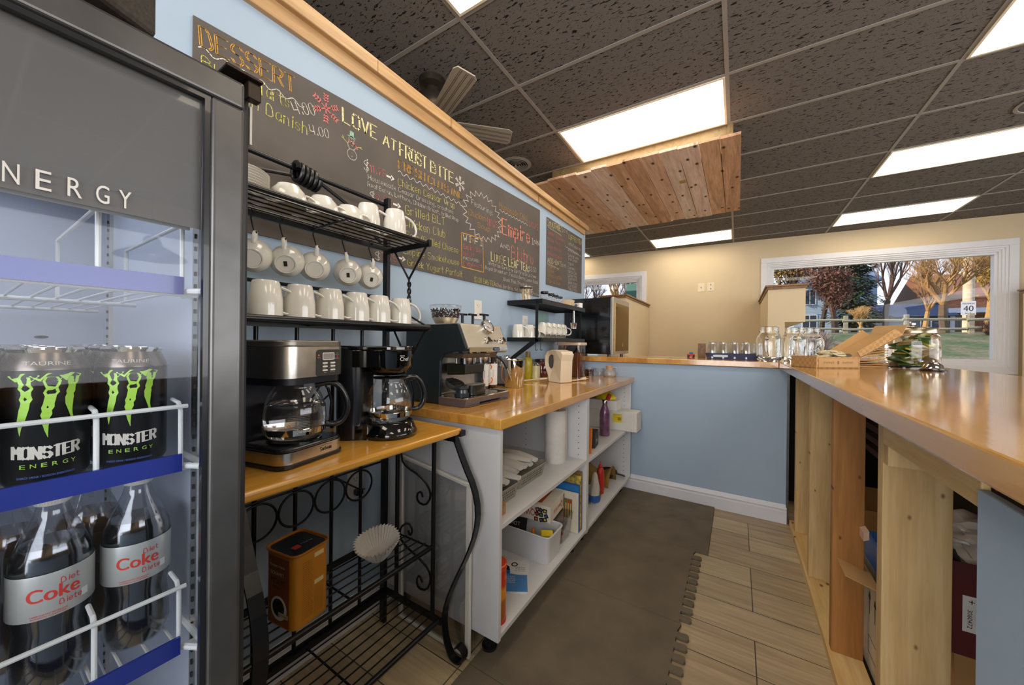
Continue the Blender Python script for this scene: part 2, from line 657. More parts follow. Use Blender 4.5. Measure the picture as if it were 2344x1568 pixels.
def ceiling_mat():
    m, n, b = newmat('fissured ceiling tile')
    N, L = n.nodes.new, n.links.new
    tco = N('ShaderNodeTexCoord')
    def flecks(scale, lo, hi, rot, seed):
        mp = N('ShaderNodeMapping')
        mp.inputs['Scale'].default_value = scale
        mp.inputs['Rotation'].default_value = (0, 0, rot)
        mp.inputs['Location'].default_value = (seed, seed*2, 0)
        L(tco.outputs['Object'], mp.inputs[0])
        nz = N('ShaderNodeTexNoise')
        nz.inputs['Scale'].default_value = 1
        nz.inputs['Detail'].default_value = 1.5
        nz.inputs['Distortion'].default_value = 0.8
        L(mp.outputs[0], nz.inputs['Vector'])
        r = N('ShaderNodeValToRGB')
        r.color_ramp.elements[0].position = lo
        r.color_ramp.elements[0].color = (0, 0, 0, 1)
        r.color_ramp.elements[1].position = hi
        r.color_ramp.elements[1].color = (1, 1, 1, 1)
        L(nz.outputs['Fac'], r.inputs[0])
        return r.outputs[0]
    a = flecks((26, 78, 1), 0.35, 0.39, 0.25, 3)
    c = flecks((120, 150, 1), 0.30, 0.35, 0.0, 7)
    mu = N('ShaderNodeMath')
    mu.operation = 'MULTIPLY'
    L(a, mu.inputs[0])
    L(c, mu.inputs[1])
    mx = N('ShaderNodeMix')
    mx.data_type = 'RGBA'
    mx.inputs[6].default_value = lin('1d1a18')
    mx.inputs[7].default_value = lin('6c6865')
    L(mu.outputs[0], mx.inputs[0])
    L(mx.outputs[2], b.inputs['Base Color'])
    b.inputs['Roughness'].default_value = 0.9
    setin(b, 'Specular IOR Level', 0.2)
    return m

bm = nb(); box(bm, -5.0, 5.2, -3.0, 7.9, -0.05, 0)
struct('floor', bm, floor_mat())
bm = nb(); box(bm, -5.0, 5.2, -3.0, 7.9, CEIL, CEIL+0.06)
ceiling = struct('ceiling', bm, ceiling_mat())
M['grid'] = mat('ceiling grid', '8d8984', 0.5, noise=0.03)
GX = [-1.2936+1.2192*i for i in range(-3, 6)]
GY = [1.4837+0.6096*j for j in range(-7, 11)]
bm = nb()
for x in GX:
    if -5 < x < 5.2:
        box(bm, x-0.012, x+0.012, -3, 7.9, CEIL-0.004, CEIL+0.001)
for y in GY:
    box(bm, -5, 5.2, y-0.012, y+0.012, CEIL-0.0045, CEIL+0.001)
struct('grid', bm, 'grid', ceiling)

# blue wall with the menus, ending short of the far room, and its timber capping
bm = nb(); box(bm, XW-0.12, XW, -3.0, 3.553, 0, 2.31)
struct('wall_left', bm, 'blue')
def skewbox(bm, x0, x1, y0, y1, z0a, z0b, z1a, z1b):
    v = box(bm, x0, x1, y0, y1, 0, 1)
    for p in v:
        t = 1 if p.co.y > (y0+y1)/2 else 0
        p.co.z = (z0b if t else z0a) if p.co.z < 0.5 else (z1b if t else z1a)
bm = nb(); skewbox(bm, XW-0.005, XW+0.02, -3.0, 3.50, 2.255, 2.295, 2.33, 2.345)
struct('trim_1', bm, 'trimwood', bevel=0.003)
bm = nb(); skewbox(bm, XW-0.14, XW+0.042, -3.0, 3.545, 2.32, 2.347, 2.395, 2.39)
struct('trim_2', bm, 'trimwood', bevel=0.004)
for k, (x1, y0) in enumerate(((XW+0.0425, 0.98), (XW+0.0425, 3.28))):
    bm = nb(); box(bm, x1-0.001, x1+0.0006, y0, y0+0.002, 2.335, 2.388)
    struct('trim_%d' % (k+3), bm, 'oakcap')

def baseboard(name, m4, x0, x1, h=0.125):
    """runs along local x, face toward local -y"""
    bm = nb()
    P = [(0, 0), (-0.014, 0), (-0.014, h*0.62), (-0.011, h*0.66), (-0.011, h*0.72), (-0.015, h*0.78), (-0.008, h*0.90), (-0.006, h*0.95), (-0.004, h), (0, h)]
    A = [bm.verts.new(m4 @ Vector((x0, y, z))) for y, z in P]
    B = [bm.verts.new(m4 @ Vector((x1, y, z))) for y, z in P]
    for i in range(len(P)):
        j = (i+1) % len(P)
        bm.faces.new((A[i], A[j], B[j], B[i]))
    bm.faces.new(A[::-1]); bm.faces.new(B)
    return struct(name, bm, 'trimwhite')
baseboard('baseboard_left', T(XW, 0, 0) @ R(90), -3.0, 2.995)

# low blue wall carrying the far leg of the bar
bm = nb(); box(bm, XW, 0.283, 2.995, 3.11, 0, 1.03)
struct('wall_bar_back', bm, 'blue')
bm = nb(); box(bm, 0.283, 0.296, 2.985, 3.105, 0, 1.03)
struct('trim_5', bm, 'alu')
baseboard('baseboard_back', T(0, 2.995, 0), -1.35, 0.287)
# blue drywall on the near stretch of the bar frame
bm = nb(); box(bm, 0.296, 0.31, -3.0, 0.80, 0, 0.985)
struct('wall_bar_side', bm, 'blue', bevel=0.003)
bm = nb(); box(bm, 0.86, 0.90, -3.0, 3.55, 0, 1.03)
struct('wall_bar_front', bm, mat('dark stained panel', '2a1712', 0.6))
bm = nb(); box(bm, 0.283, 0.90, 3.45, 3.55, 0, 1.03)
struct('wall_bar_end', bm, 'dark')

# bottom plate and studs of the unfinished bar frame
bm = nb(); box(bm, 0.30, 0.40, 0.80, 2.98, 0, 0.038)
tag(obj('sole_plate', bm, 'pineY', bevel=0.002), 'pale pine board lying flat on the floor under the bar studs', 'timber')
for y, mname, lab in ((2.80, 'pine', 'narrow pine stud beside the end of the blue low wall'),
                      (2.30, 'pine', 'pale pine stud between the low wall stud and the dark stained stud'),
                      (1.79, 'pinestain', 'dark orange stained stud with a scrap of tape near its foot')):
    bm = nb(); box(bm, 0.31, 0.399, y, y+0.038, 0.038, 1.03)
    tag(obj('wall_stud', bm, mname, bevel=0.002), lab, 'stud', 'studs of the bar frame')
t = thing('wall_stud', 'wide knotty pine stud nearest the blue panel, with a block nailed at its top', 'stud', (0.31, 1.25, 0), 0, 'studs of the bar frame')
bm = nb(); box(bm, 0, 0.118, 0.0, 0.038, 0.038, 1.03)
obj('post', bm, 'pine', t, bevel=0.002)
bm = nb(); box(bm, 0.0, 0.118, -0.036, 0.0, 0.90, 1.03)
obj('block', bm, 'pine', t, bevel=0.002)
bm = nb(); box(bm, 0.300, 0.310, 0.80, 1.21, 0.955, 1.025)
tag(obj('apron_board', bm, 'pineY', bevel=0.002), 'pale raw board running under the bar top from the knotty stud to the blue panel', 'board')
bm = nb(); box(bm, 0.385, 0.3995, 1.74, 1.7895, 0.50, 0.53)
for v in bm.verts: v.co.z += (v.co.x-0.39)*0.6
tag(obj('tape_scrap', bm, mat('masking tape', 'cfae98', 0.8)), 'torn scrap of pinkish tape on the dark stained stud', 'tape')

# far wall with two windows
FW = T(-2.673, 7.047, 0) @ R(4.37)
def fbox(bm, s0, s1, y0, y1, z0, z1):
    box(bm, s0, s1, y0, y1, z0, z1, FW)
oL, oR = (-1.55, 1.09, 0.92, 2.46), (3.10, 5.69, 0.93, 2.53)
bm = nb()
fbox(bm, -2.6, 8.2, 0, 0.16, 0, 0.92)
fbox(bm, -2.6, 8.2, 0, 0.16, 2.53, CEIL+0.02)
fbox(bm, -2.6, oL[0], 0, 0.16, 0.92, 2.53)
fbox(bm, oL[0], oL[1], 0, 0.16, oL[3], 2.53)
fbox(bm, oL[1], oR[0], 0, 0.16, 0.92, 2.53)
fbox(bm, oR[0], oR[1], 0, 0.16, 0.92, 0.93)
fbox(bm, oR[1], 8.2, 0, 0.16, 0.92, 2.53)
struct('wall_far', bm, 'cream')
def frame(bm, s0, s1, z0, z1, w, y0, y1):
    fbox(bm, s0, s1, y0, y1, z1-w, z1)
    fbox(bm, s0, s1, y0, y1, z0, z0+w)
    fbox(bm, s0, s0+w, y0, y1, z0+w, z1-w)
    fbox(bm, s1-w, s1, y0, y1, z0+w, z1-w)
def window(n, s0, s1, z0, z1, g0, g1, gz0, gz1):
    bm = nb()
    frame(bm, s0, s1, z0, z1, 0.085, -0.022, 0.0)
    a = 0.085
    for i, (w, y0) in enumerate(((0.022, -0.010), (0.024, 0.006), (0.022, 0.024), (0.03, 0.045))):
        frame(bm, s0+a, s1-a, z0+a, z1-a, w+0.004, y0, 0.12)
        a += w
    wd = struct('window_%d' % n, bm, 'trimwhite', bevel=0.003)
    bm = nb()
    a -= 0.004
    quad(bm, *[FW @ Vector(p) for p in ((s0+a, 0.10, z0+a), (s1-a, 0.10, z0+a), (s1-a, 0.10, z1-a), (s0+a, 0.10, z1-a))])
    struct('pane', bm, 'winglass', wd)
window(1, -1.65, 1.196, 0.80, 2.57, 0, 0, 0, 0)
window(2, 3.00, 5.79, 0.835, 2.625, 0, 0, 0, 0)
# closing walls out of view, open where their windows are
bm = nb()
box(bm, -5.0, 5.2, -3.0, -2.9, 0, 0.7)
box(bm, -5.0, 5.2, -3.0, -2.9, 2.6, CEIL)
box(bm, -5.0, -1.2, -3.0, -2.9, 0.7, 2.6)
box(bm, 3.4, 5.2, -3.0, -2.9, 0.7, 2.6)
struct('wall_back', bm, 'cream')
bm = nb()
box(bm, 5.2, 5.3, -3.0, 8, 0, 0.8)
box(bm, 5.2, 5.3, -3.0, 8, 2.5, CEIL)
box(bm, 5.2, 5.3, -3.0, -0.4, 0.8, 2.5)
box(bm, 5.2, 5.3, 4.8, 8, 0.8, 2.5)
struct('wall_right', bm, 'cream')
bm = nb(); box(bm, -5.1, -5.0, -3.0, 8, 0, CEIL)
struct('wall_outer_left', bm, 'cream')

# booth partitions against the far wall
def cap(bm, x0, x1, y0, y1, z):
    box(bm, x0-0.012, x1+0.012, y0-0.012, y1, z-0.055, z-0.022)
    box(bm, x0-0.03, x1+0.03, y0-0.03, y1, z-0.022, z)
for k, (x0, x1, low) in enumerate(((-1.80, -1.42, 0), (0.315, 0.68, 1), (3.03, 3.40, 0))):
    bm = nb()
    y1 = 7.28 if k == 0 else 7.42
    if low:
        box(bm, x0, x1, 5.45, y1-0.15, 1.47, 1.87)
        box(bm, x0, x0+0.17, 5.45, y1-0.15, 0, 1.47)
    else:
        box(bm, x0, x1, 5.45, y1-0.2, 0, 1.87)
    struct('wall_booth_%s' % ('left', 'middle', 'right')[k], bm, 'cream')
    bm = nb(); cap(bm, x0, x1, 5.45, y1-0.2 if k == 0 else y1-0.15, 1.925)
    struct('trim_%d' % (6+k), bm, 'oakcap', bevel=0.004)

# ------------------------------------------------------------------ on the ceiling
M['diffuser'] = mat('lit diffuser', 'f4e8d0', 0.6, emit='fff0da', estr=4.0)
labs = {(0, -1): 'ceiling light whose corner enters at the top edge above the chalkboard',
        (0, 2): 'large ceiling light just in front of the hanging plank panel',
        (0, 8): 'small distant ceiling light beyond the plank panel',
        (2, 2): 'ceiling light cut off by the top right corner',
        (2, 5): 'long ceiling light in the middle of the right edge',
        (2, 8): 'far right ceiling light close to the cream wall'}
for i in (-2, 0, 2):
    for j in (-4, -1, 2, 5, 8):
        if i == -2 and j < 0:
            continue
        x0, y0 = -1.2936+1.2192*i+0.012, 1.4837+0.6096*j+0.012
        if y0 < -2.5:
            continue
        lb = labs.get((i, j), 'ceiling light out of sight, row %s' % (('behind the menu wall' if i < 0 else 'above the counter')))
        t = thing('ceiling_light', lb, 'ceiling light', (x0, y0, CEIL), 0, 'troffer lights in the tile ceiling')
        w, h = 1.2192-0.024, 0.6096-0.024
        bm = nb()
        for a in ((0, w, 0, 0.014), (0, w, h-0.014, h), (0, 0.014, 0.014, h-0.014), (w-0.014, w, 0.014, h-0.014)):
            box(bm, *a, -0.010, 0.002)
        obj('frame', bm, mat('light frame', 'e6dcc6', 0.4), t)
        bm = nb(); box(bm, 0.0135, w-0.0135, 0.0135, h-0.0135, -0.006, 0.0)
        obj('diffuser', bm, 'diffuser', t)

# plank panel hung under the ceiling
M['planks'] = []
for i, (a, b_) in enumerate((('bb9377', 'dbb99f'), ('c3a28c', 'e2cbbb'), ('a67c5c', 'cda383'), ('c6a994', 'dfcbbd'), ('b18866', 'd6ae8c'))):
    M['planks'].append(wood('reclaimed plank', a, b_, 'Y', 0.8, 0.7, knots=0.75, kcol='2e1a10', fibre=0.5))
t = thing('plank_panel', 'reclaimed knotty wood plank panel hung below the ceiling behind the big light', 'wood panel', (0, 3.03, 2.70))
PX = [-1.81, -1.672, -1.526, -1.376, -1.243, -1.107, -0.968, -0.832, -0.694, -0.548, -0.414, -0.266, -0.126, 0.009]
rnd = random.Random(3)
for k in range(len(PX)-1):
    bm = nb()
    d0, d1 = rnd.uniform(-0.02, 0.015), rnd.uniform(-0.02, 0.02)
    dz = rnd.uniform(0, 0.004)
    box(bm, PX[k]+0.003, PX[k+1]-0.001, d0, 1.75+d1, dz, 0.022+dz)
    o = obj('plank', bm, M['planks'][(k*3+1) % 5], t, bevel=0.0015)
bm = nb()
for x in (-1.6, -0.065):
    box(bm, x-0.02, x+0.02, 0.28, 1.6, 0.027, 0.2465)
box(bm, -1.58, -0.085, 0.30, 0.34, 0.027, 0.245)
box(bm, -1.58, -0.085, 1.50, 1.54, 0.027, 0.245)
obj('hanging_frame', bm, wood('shaded frame timber', '75633f', '8a7650', 'Y'), t)  # shade between panel and ceiling is put into the darkened timber colour
bm = nb(); box(bm, -0.47, -0.42, 0.60, 0.66, -0.0015, 0.001)
obj('brass_plate', bm, mat('brass plate', 'b39a4e', 0.4, metal=0.8), t)

# ceiling fan behind the menu wall
t = thing('ceiling_fan', 'grey ceiling fan with grooved blades, half hidden behind the menu wall', 'ceiling fan', (-1.76, 1.75, 0))
bm = nb(); lathe(bm, [(0, CEIL-0.002), (0.09, CEIL-0.002), (0.085, CEIL-0.04), (0.05, CEIL-0.06), (0.05, CEIL-0.10), (0.11, CEIL-0.13), (0.125, CEIL-0.19), (0.11, CEIL-0.24), (0.06, CEIL-0.30), (0, CEIL-0.30)], 32)
obj('motor_housing', bm, mat('bronze fan body', '3b332b', 0.35, metal=0.5), t, smooth=True)
M['blade'] = mat('fan blade', '8c8579', 0.55, noise=0.05)
M['groove'] = mat('blade groove', '45403a', 0.6)
for a in (-25, 49, 121, 193, -97):
    m4 = R(a) @ T(0, 0, 2.655) @ R(-11, 'X')
    bm = nb()
    P = [(0.16, -0.055), (0.52, -0.075), (0.55, -0.06), (0.56, 0.04), (0.54, 0.06), (0.16, 0.055)]
    prism(bm, P, 0, 0.007, m=m4)
    bl = obj('blade', bm, 'blade', t)
    bm = nb()
    for y in (-0.036, 0.0, 0.036):
        for q in (-0.004, 0.004):
            prism(bm, [(0.17, y+q-0.0012), (0.545, y+q*1.1-0.0012), (0.545, y+q*1.1+0.0012), (0.17, y+q+0.0012)], -0.0008, 0.0002, m=m4)
    obj('groove', bm, 'groove', bl)
    bm = nb(); prism(bm, [(0.09, -0.02), (0.21, -0.035), (0.21, 0.035), (0.09, 0.02)], 0.007, 0.013, m=m4)
    obj('blade_arm', bm, 'black', t)
t = thing('air_diffuser', 'round louvred air vent in the ceiling above the chalkboard', 'vent', (-1.87, 3.0, CEIL))
bm = nb(); lathe(bm, [(0.15, 0.0), (0.155, -0.006), (0.12, -0.014), (0.115, -0.006)], 36)
obj('rim', bm, 'grid', t, smooth=True)
bm = nb()
for r in (0.10, 0.078, 0.056, 0.034):
    lathe(bm, [(r, -0.004), (r+0.012, -0.02), (r+0.010, -0.021), (r-0.003, -0.006)], 32)
cyl(bm, 0.012, -0.024, -0.006)
obj('louvres', bm, 'grid', t, smooth=True)
bm = nb(); cyl(bm, 0.118, -0.003, 0.0, n=36)
obj('throat', bm, 'dark', t)
t = thing('ceiling_speaker', 'round flush speaker in the ceiling at the right edge', 'speaker', (1.86, 4.15, CEIL))
bm = nb(); lathe(bm, [(0.16, 0.0), (0.165, -0.008), (0.145, -0.010), (0.14, 0)], 36)
obj('rim', bm, 'grid', t, smooth=True)
bm = nb(); cyl(bm, 0.142, -0.006, 0.0, n=36)
obj('grille', bm, mat('speaker mesh', '55524f', 0.7, bump=0.6, bscale=300), t)

# pendant lamps over the dining side (seen mirrored in the fridge door)
for k, (x, y) in enumerate(((2.2, -0.4), (2.9, 0.9))):
    t = thing('pendant_lamp', ('black dome pendant lamp with red inside nearer the camera' if k == 0 else 'black dome pendant lamp with red inside further into the room'), 'pendant lamp', (x, y, 0), 0, 'pendant lamps over the dining side')
    bm = nb(); lathe(bm, [(0.03, 2.02), (0.05, 2.0), (0.06, 1.95), (0.21, 1.86), (0.22, 1.84)], 32)
    obj('lamp_shade', bm, 'blackplastic', t, smooth=True)
    bm = nb(); lathe(bm, [(0.05, 1.945), (0.205, 1.855), (0.215, 1.841)], 32)
    obj('shade_lining', bm, 'red', t, smooth=True)
    bm = nb(); tube(bm, [(0, 0, 2.02), (0, 0, CEIL)], 0.004)
    obj('cord', bm, 'black', t)
    bm = nb(); ball(bm, 0.035, (0, 0, 1.90))
    obj('bulb', bm, mat('warm bulb', 'ffd8a0', 0.5, emit='ffc070', estr=3), t, smooth=True)

# wall plates on the far wall
for k, (s, z) in enumerate(((2.12, 2.20), (2.27, 2.205))):
    t = thing('wall_plate', ('cream wall plate high on the far wall, left of a pair' if k == 0 else 'cream socket plate high on the far wall, right of a pair'), 'wall plate', FW @ Vector((s, 0, z)), 4.37, 'plates high on the far wall')
    bm = nb(); box(bm, -0.055, 0.055, -0.006, 0, -0.075, 0.075)
    obj('cover', bm, mat('cream plate', 'dccdae', 0.4), t, bevel=0.002)
    bm = nb()
    for q in ((0, 0),) if k == 0 else ((0, 0.035), (0, -0.035)):
        box(bm, q[0]-0.01, q[0]+0.01, -0.0068, -0.005, q[1]-0.012, q[1]+0.012)
    obj('opening', bm, 'greyp', t)
# ------------------------------------------------------------------ the two menu chalkboards
# text, chalk, start y, start z, end y, end z, cap height, stroke weight
CH1 = [
('DESSERT', 'o', 0.395, 2.053, 0.66, 2.071, 0.055, -1.2),
('Butter', 'y', 0.401, 1.995, 0.55, 2.002, 0.033, 1.0),
('Tarts', 'y', 0.55, 2.002, 0.644, 2.006, 0.04, 1.0),
('4.00', 'w', 0.665, 1.998, 0.738, 2.032, 0.038, 1.0),
('Pecan', 'y', 0.418, 1.95, 0.548, 1.945, 0.033, 1.0),
('Danish', 'y', 0.572, 1.944, 0.706, 1.943, 0.041, 1.0),
('4.00', 'w', 0.721, 1.954, 0.791, 1.972, 0.031, 1.0),
('LOVE', 'c', 0.847, 2.066, 1.006, 2.069, 0.055, 2.6),
('AT', 'c', 1.039, 2.067, 1.111, 2.066, 0.047, 2.6),
('FROST', 'c', 1.132, 2.06, 1.302, 2.064, 0.06, 2.6),
('BITE', 'c', 1.332, 2.063, 1.506, 2.068, 0.057, 2.8),
('FRESH', 'o', 1.123, 1.994, 1.288, 1.999, 0.041, -1.1),
('CUISINE', 'o', 1.311, 2.001, 1.582, 2.002, 0.037, -1.1),
('$', 'w', 0.944, 1.914, 0.966, 1.914, 0.042, 1.2),
('11.95', 'r', 0.974, 1.917, 1.055, 1.924, 0.031, 1),
('Chicken Ceasar Wrap', 'y', 1.124, 1.915, 1.518, 1.932, 0.034, 1),
('Housemade Ceasar Dressing, croutons', 'w', 0.964, 1.881, 1.507, 1.899, 0.021, 0.8),
('Real Bacon, Lettuce, Chicken Breast, Grilled Wrap', 'w', 0.963, 1.851, 1.55, 1.869, 0.02, 0.8),
('$', 'w', 0.974, 1.8, 0.997, 1.8, 0.033, 1.1),
('9.95', 'r', 1.007, 1.803, 1.09, 1.814, 0.029, 1),
('$', 'w', 0.975, 1.742, 0.996, 1.743, 0.029, 1.1),
('10.95', 'r', 1.006, 1.747, 1.091, 1.753, 0.029, 1),
('Grilled BLT', 'y', 1.169, 1.797, 1.441, 1.817, 0.04, 1),
('Chicken Club', 'y', 1.163, 1.738, 1.442, 1.751, 0.04, 1),
('Soup/Grilled Cheese', 'y', 1.174, 1.683, 1.55, 1.689, 0.035, 1),
('Empire Smokehouse', 'y', 1.158, 1.605, 1.559, 1.623, 0.032, 1),
('$', 'w', 1.004, 1.546, 1.028, 1.546, 0.034, 1.1),
('7.95', 'r', 1.039, 1.553, 1.119, 1.558, 0.03, 1),
('Greek Yogurt Parfait', 'y', 1.186, 1.553, 1.589, 1.56, 0.033, 1),
('Featuring:', 'w', 1.666, 2.007, 1.88, 2.008, 0.03, 1),
('Chicken', 'o', 1.64, 1.936, 1.809, 1.944, 0.037, 1),
('$10.95', 'r', 1.821, 1.927, 1.943, 1.937, 0.045, 1),
('Soup', 'o', 1.727, 1.889, 1.854, 1.894, 0.03, 1),
('WI FI', 'w', 1.595, 1.776, 1.774, 1.784, 0.034, 1.7),
('Empire Inn', 'r', 1.597, 1.729, 1.76, 1.739, 0.026, 1),
('Guest', 'r', 1.598, 1.69, 1.701, 1.699, 0.024, 1),
('PASSWORD:', 'w', 1.599, 1.666, 1.745, 1.676, 0.016, 0.9),
('BeMyGuest', 'r', 1.599, 1.632, 1.775, 1.644, 0.024, 1),
('Homemade Chili', 'o', 1.96, 2.08, 2.325, 2.094, 0.041, 0.9),
('$10.95', 'r', 2.36, 2.07, 2.505, 2.078, 0.041, 1),
('Empire', 'p', 1.998, 1.921, 2.369, 1.941, 0.101, 2.2),
('INN', 'w', 2.402, 1.944, 2.528, 1.956, 0.045, 1.2),
('AND', 'w', 1.975, 1.821, 2.091, 1.828, 0.03, 1.2),
('Bistro', 'p', 2.117, 1.777, 2.428, 1.791, 0.09, 1.5),
('LOOSE LEAF TEA:', 'c', 1.872, 1.713, 2.359, 1.723, 0.056, 1.5),
('$3.50', 'w', 2.368, 1.732, 2.478, 1.74, 0.035, 0.9),
('.Victorian Earl Grey', 'w', 1.836, 1.682, 2.135, 1.686, 0.021, 0.8),
('.Earl Grey De La Creme', 'w', 2.149, 1.685, 2.478, 1.692, 0.024, 0.8),
('.Royal Breakfast', 'w', 1.801, 1.647, 2.065, 1.651, 0.021, 0.8),
('.Passion Berry', 'w', 2.079, 1.65, 2.306, 1.652, 0.024, 0.8),
('.Lemon Black', 'w', 2.312, 1.649, 2.511, 1.652, 0.025, 0.8),
('.Black Thai, Tropical', 'w', 2.009, 1.607, 2.322, 1.609, 0.022, 0.8),
('$3.00 BAG TEA:', 'y', 1.702, 1.552, 1.931, 1.555, 0.03, 1),
('Chai, Earl Grey, Mint, Decaf, Orange, Rooibos', 'w', 1.939, 1.555, 2.527, 1.56, 0.022, 0.8)]
CH2 = [
("SMOOTHIE'S", 'c', 2.664, 2.164, 2.979, 2.187, 0.048, 1.4),
('$7.95', 'w', 2.994, 2.194, 3.085, 2.201, 0.026, 0.8),
('Summer Strawberry', 'r', 2.667, 2.097, 3.028, 2.102, 0.033, 0.9),
('Mellow Mango', 'r', 2.668, 2.04, 2.932, 2.051, 0.033, 0.9),
('Green Machine', 'r', 2.67, 1.978, 2.939, 1.998, 0.033, 0.9),
('Aloha Pineapple', 'r', 2.671, 1.924, 2.959, 1.932, 0.033, 0.9),
("ADD-ON'S", 'c', 2.676, 1.856, 2.955, 1.874, 0.043, 1.3),
('$1.95', 'w', 2.966, 1.876, 3.053, 1.883, 0.025, 0.8),
('Greek Yogurt', 'o', 2.669, 1.811, 2.926, 1.83, 0.031, 0.9),
('Matcha', 'o', 2.67, 1.778, 2.798, 1.782, 0.031, 0.9),
('Collagen Peptides', 'o', 2.671, 1.74, 2.964, 1.752, 0.031, 0.9),
('Flax & Chia', 'o', 2.672, 1.692, 2.934, 1.702, 0.031, 0.9),
('COFFEE/TEA', 'y', 3.109, 2.162, 3.435, 2.182, 0.043, 1.3),
('Latte/Cappuccino', 'w', 3.099, 2.108, 3.414, 2.115, 0.029, 0.8),
('White Chocolate', 'w', 3.1, 2.046, 3.355, 2.058, 0.029, 0.8),
('Dulce de Leche', 'w', 3.102, 1.997, 3.357, 2.013, 0.029, 0.8),
('Irish Cream', 'w', 3.103, 1.962, 3.321, 1.977, 0.029, 0.8),
('Maple', 'w', 3.104, 1.919, 3.23, 1.931, 0.029, 0.8),
('Caramel', 'w', 3.105, 1.88, 3.263, 1.892, 0.029, 0.8),
('Matcha Tea', 'w', 3.106, 1.845, 3.311, 1.857, 0.029, 0.8),
('London Fog', 'w', 3.107, 1.81, 3.308, 1.824, 0.03, 0.8),
('Espresso', 'w', 3.108, 1.779, 3.313, 1.794, 0.03, 0.8),
('Americano', 'w', 3.109, 1.744, 3.327, 1.755, 0.03, 0.8),
('Cortado', 'w', 3.11, 1.713, 3.321, 1.724, 0.03, 0.8),
('Macchiato', 'w', 3.11, 1.686, 3.329, 1.692, 0.03, 0.8)]
XB = XW+0.006
def board(name, ya, yb, z00, z01, z10, z11, label):
    """polygon with slightly sloping edges; ya/yb ends, z00,z01 bottom, z10,z11 top"""
    bm = nb()
    prism(bm, [(ya, z00), (yb, z01), (yb, z11), (ya, z10)], XW+0.0005, XB, 'x')
    return tag(obj(name, bm, 'chalkboard'), label, 'chalkboard')
b1 = board('menu_chalkboard', 0.381, 2.535, 1.535, 1.551, 2.130, 2.247, 'long chalkboard menu on the blue wall with dessert and fresh cuisine lists')
b2 = board('menu_chalkboard', 2.660, 3.447, 1.672, 1.690, 2.232, 2.246, 'small chalkboard menu of smoothies and coffees near the end of the blue wall')
E3 = 0.0009
def chalk(parent, rows, x):
    for s, col, y0, z0, y1, z1, h, wt in rows:
        a = math.atan2(z1-z0, y1-y0)
        w = math.hypot(z1-z0, y1-y0)
        ca, sa = math.cos(a), math.sin(a)
        def f(u, v):
            return Vector((x, y0+u*ca-v*sa, z0+u*sa+v*ca))
        bm = nb()
        sw = max(0.0024, min(0.0044, h*0.07)) if wt > 0 else 0.0026
        if wt > 2:
            sw, wt2 = h*0.058, wt
        else:
            wt2 = wt
        handwrite(bm, s, f, w, h, sw, wt2)
        obj('chalk_lettering', bm, 'chalk_'+col, parent)
chalk(b1, CH1, XB+E3)
chalk(b2, CH2, XB+E3)
P1 = lambda u, v: Vector((XB+E3, u, v))
def draw(parent, name, col, lines, w, x=None, smooth=False):
    bm = nb()
    for l in lines:
        ribbon(bm, l, w, P1, smooth=smooth)
    return obj(name, bm, 'chalk_'+col, parent)
def snow(cy, cz, r, col, w):
    L = []
    for k in range(6):
        a = math.radians(90+60*k)
        dy, dz = math.cos(a), math.sin(a)
        L.append([(cy, cz), (cy+r*dy, cz+r*dz)])
        for q in (0.45, 0.65, 0.85):
            for s in (-1, 1):
                b = a+s*math.radians(45)
                L.append([(cy+r*q*dy, cz+r*q*dz), (cy+r*q*dy+r*.24*math.cos(b), cz+r*q*dz+r*.24*math.sin(b))])
    draw(b1, 'chalk_snowflake', col, L, w)
snow(0.777, 2.080, 0.052, 'r', 0.004)
snow(1.561, 2.088, 0.040, 'w', 0.004)
def wave(y0, z0, y1, z1, n, amp, col='w', w=0.003, par=None):
    P = []
    for i in range(n*6+1):
        t = i/(n*6)
        P.append((y0+(y1-y0)*t, z0+(z1-z0)*t+amp*math.sin(t*n*2*PI)))
    draw(par or b1, 'chalk_wavy_line', col, [P], w)
wave(0.393, 2.045, 0.695, 2.040, 6, 0.008)
wave(1.123, 1.978, 1.582, 1.974, 11, 0.008)
wave(1.96, 2.066, 2.341, 2.074, 9, 0.006)
wave(2.665, 2.155, 2.945, 2.150, 10, 0.006, par=b2)
wave(2.668, 1.845, 2.90, 1.842, 9, 0.006, par=b2)
wave(3.03, 2.075, 3.43, 2.060, 10, 0.006, par=b2)
def circ(cy, cz, r, n=18, sx=1):
    return [(cy+sx*r*math.cos(2*PI*i/n), cz+r*math.sin(2*PI*i/n)) for i in range(n+1)]
draw(b1, 'chalk_snowman', 'w', [circ(0.888, 1.952, 0.021), circ(0.886, 1.988, 0.017), circ(0.885, 2.013, 0.012)]+[circ(0.888+a, z, 0.002, 6) for a, z in ((0, 1.958), (0, 1.944), (0, 1.988), (-.004, 2.015), (.004, 2.015))], 0.002)
bm = nb()
ribbon(bm, [(0.868, 2.023), (0.903, 2.022)], 0.003, P1)
ribbon(bm, [(0.886, 2.024), (0.886, 2.040)], 0.018, P1)
obj('chalk_hat', bm, 'chalk_g', b1)
draw(b1, 'chalk_scarf', 'r', [[(0.872, 2.003), (0.886, 1.999), (0.900, 1.996), (0.912, 1.984)]], 0.006)
draw(b1, 'chalk_arms', 'y', [[(0.869, 1.990), (0.842, 2.004)], [(0.850, 2.0), (0.846, 2.012)], [(0.903, 1.989), (0.930, 2.0)], [(0.921, 1.996), (0.934, 1.994)]], 0.002)
def arrow(y0, z, L, col='w'):
    bm = nb()
    ribbon(bm, [(y0, z), (y0+L*0.6, z)], 0.009, P1)
    f = [bm.verts.new(P1(*p)) for p in ((y0+L*0.55, z+0.014), (y0+L*0.55, z-0.014), (y0+L, z))]
    bm.faces.new(f)
    obj('chalk_arrow', bm, 'chalk_'+col, b1)
arrow(1.061, 1.934, 0.042)
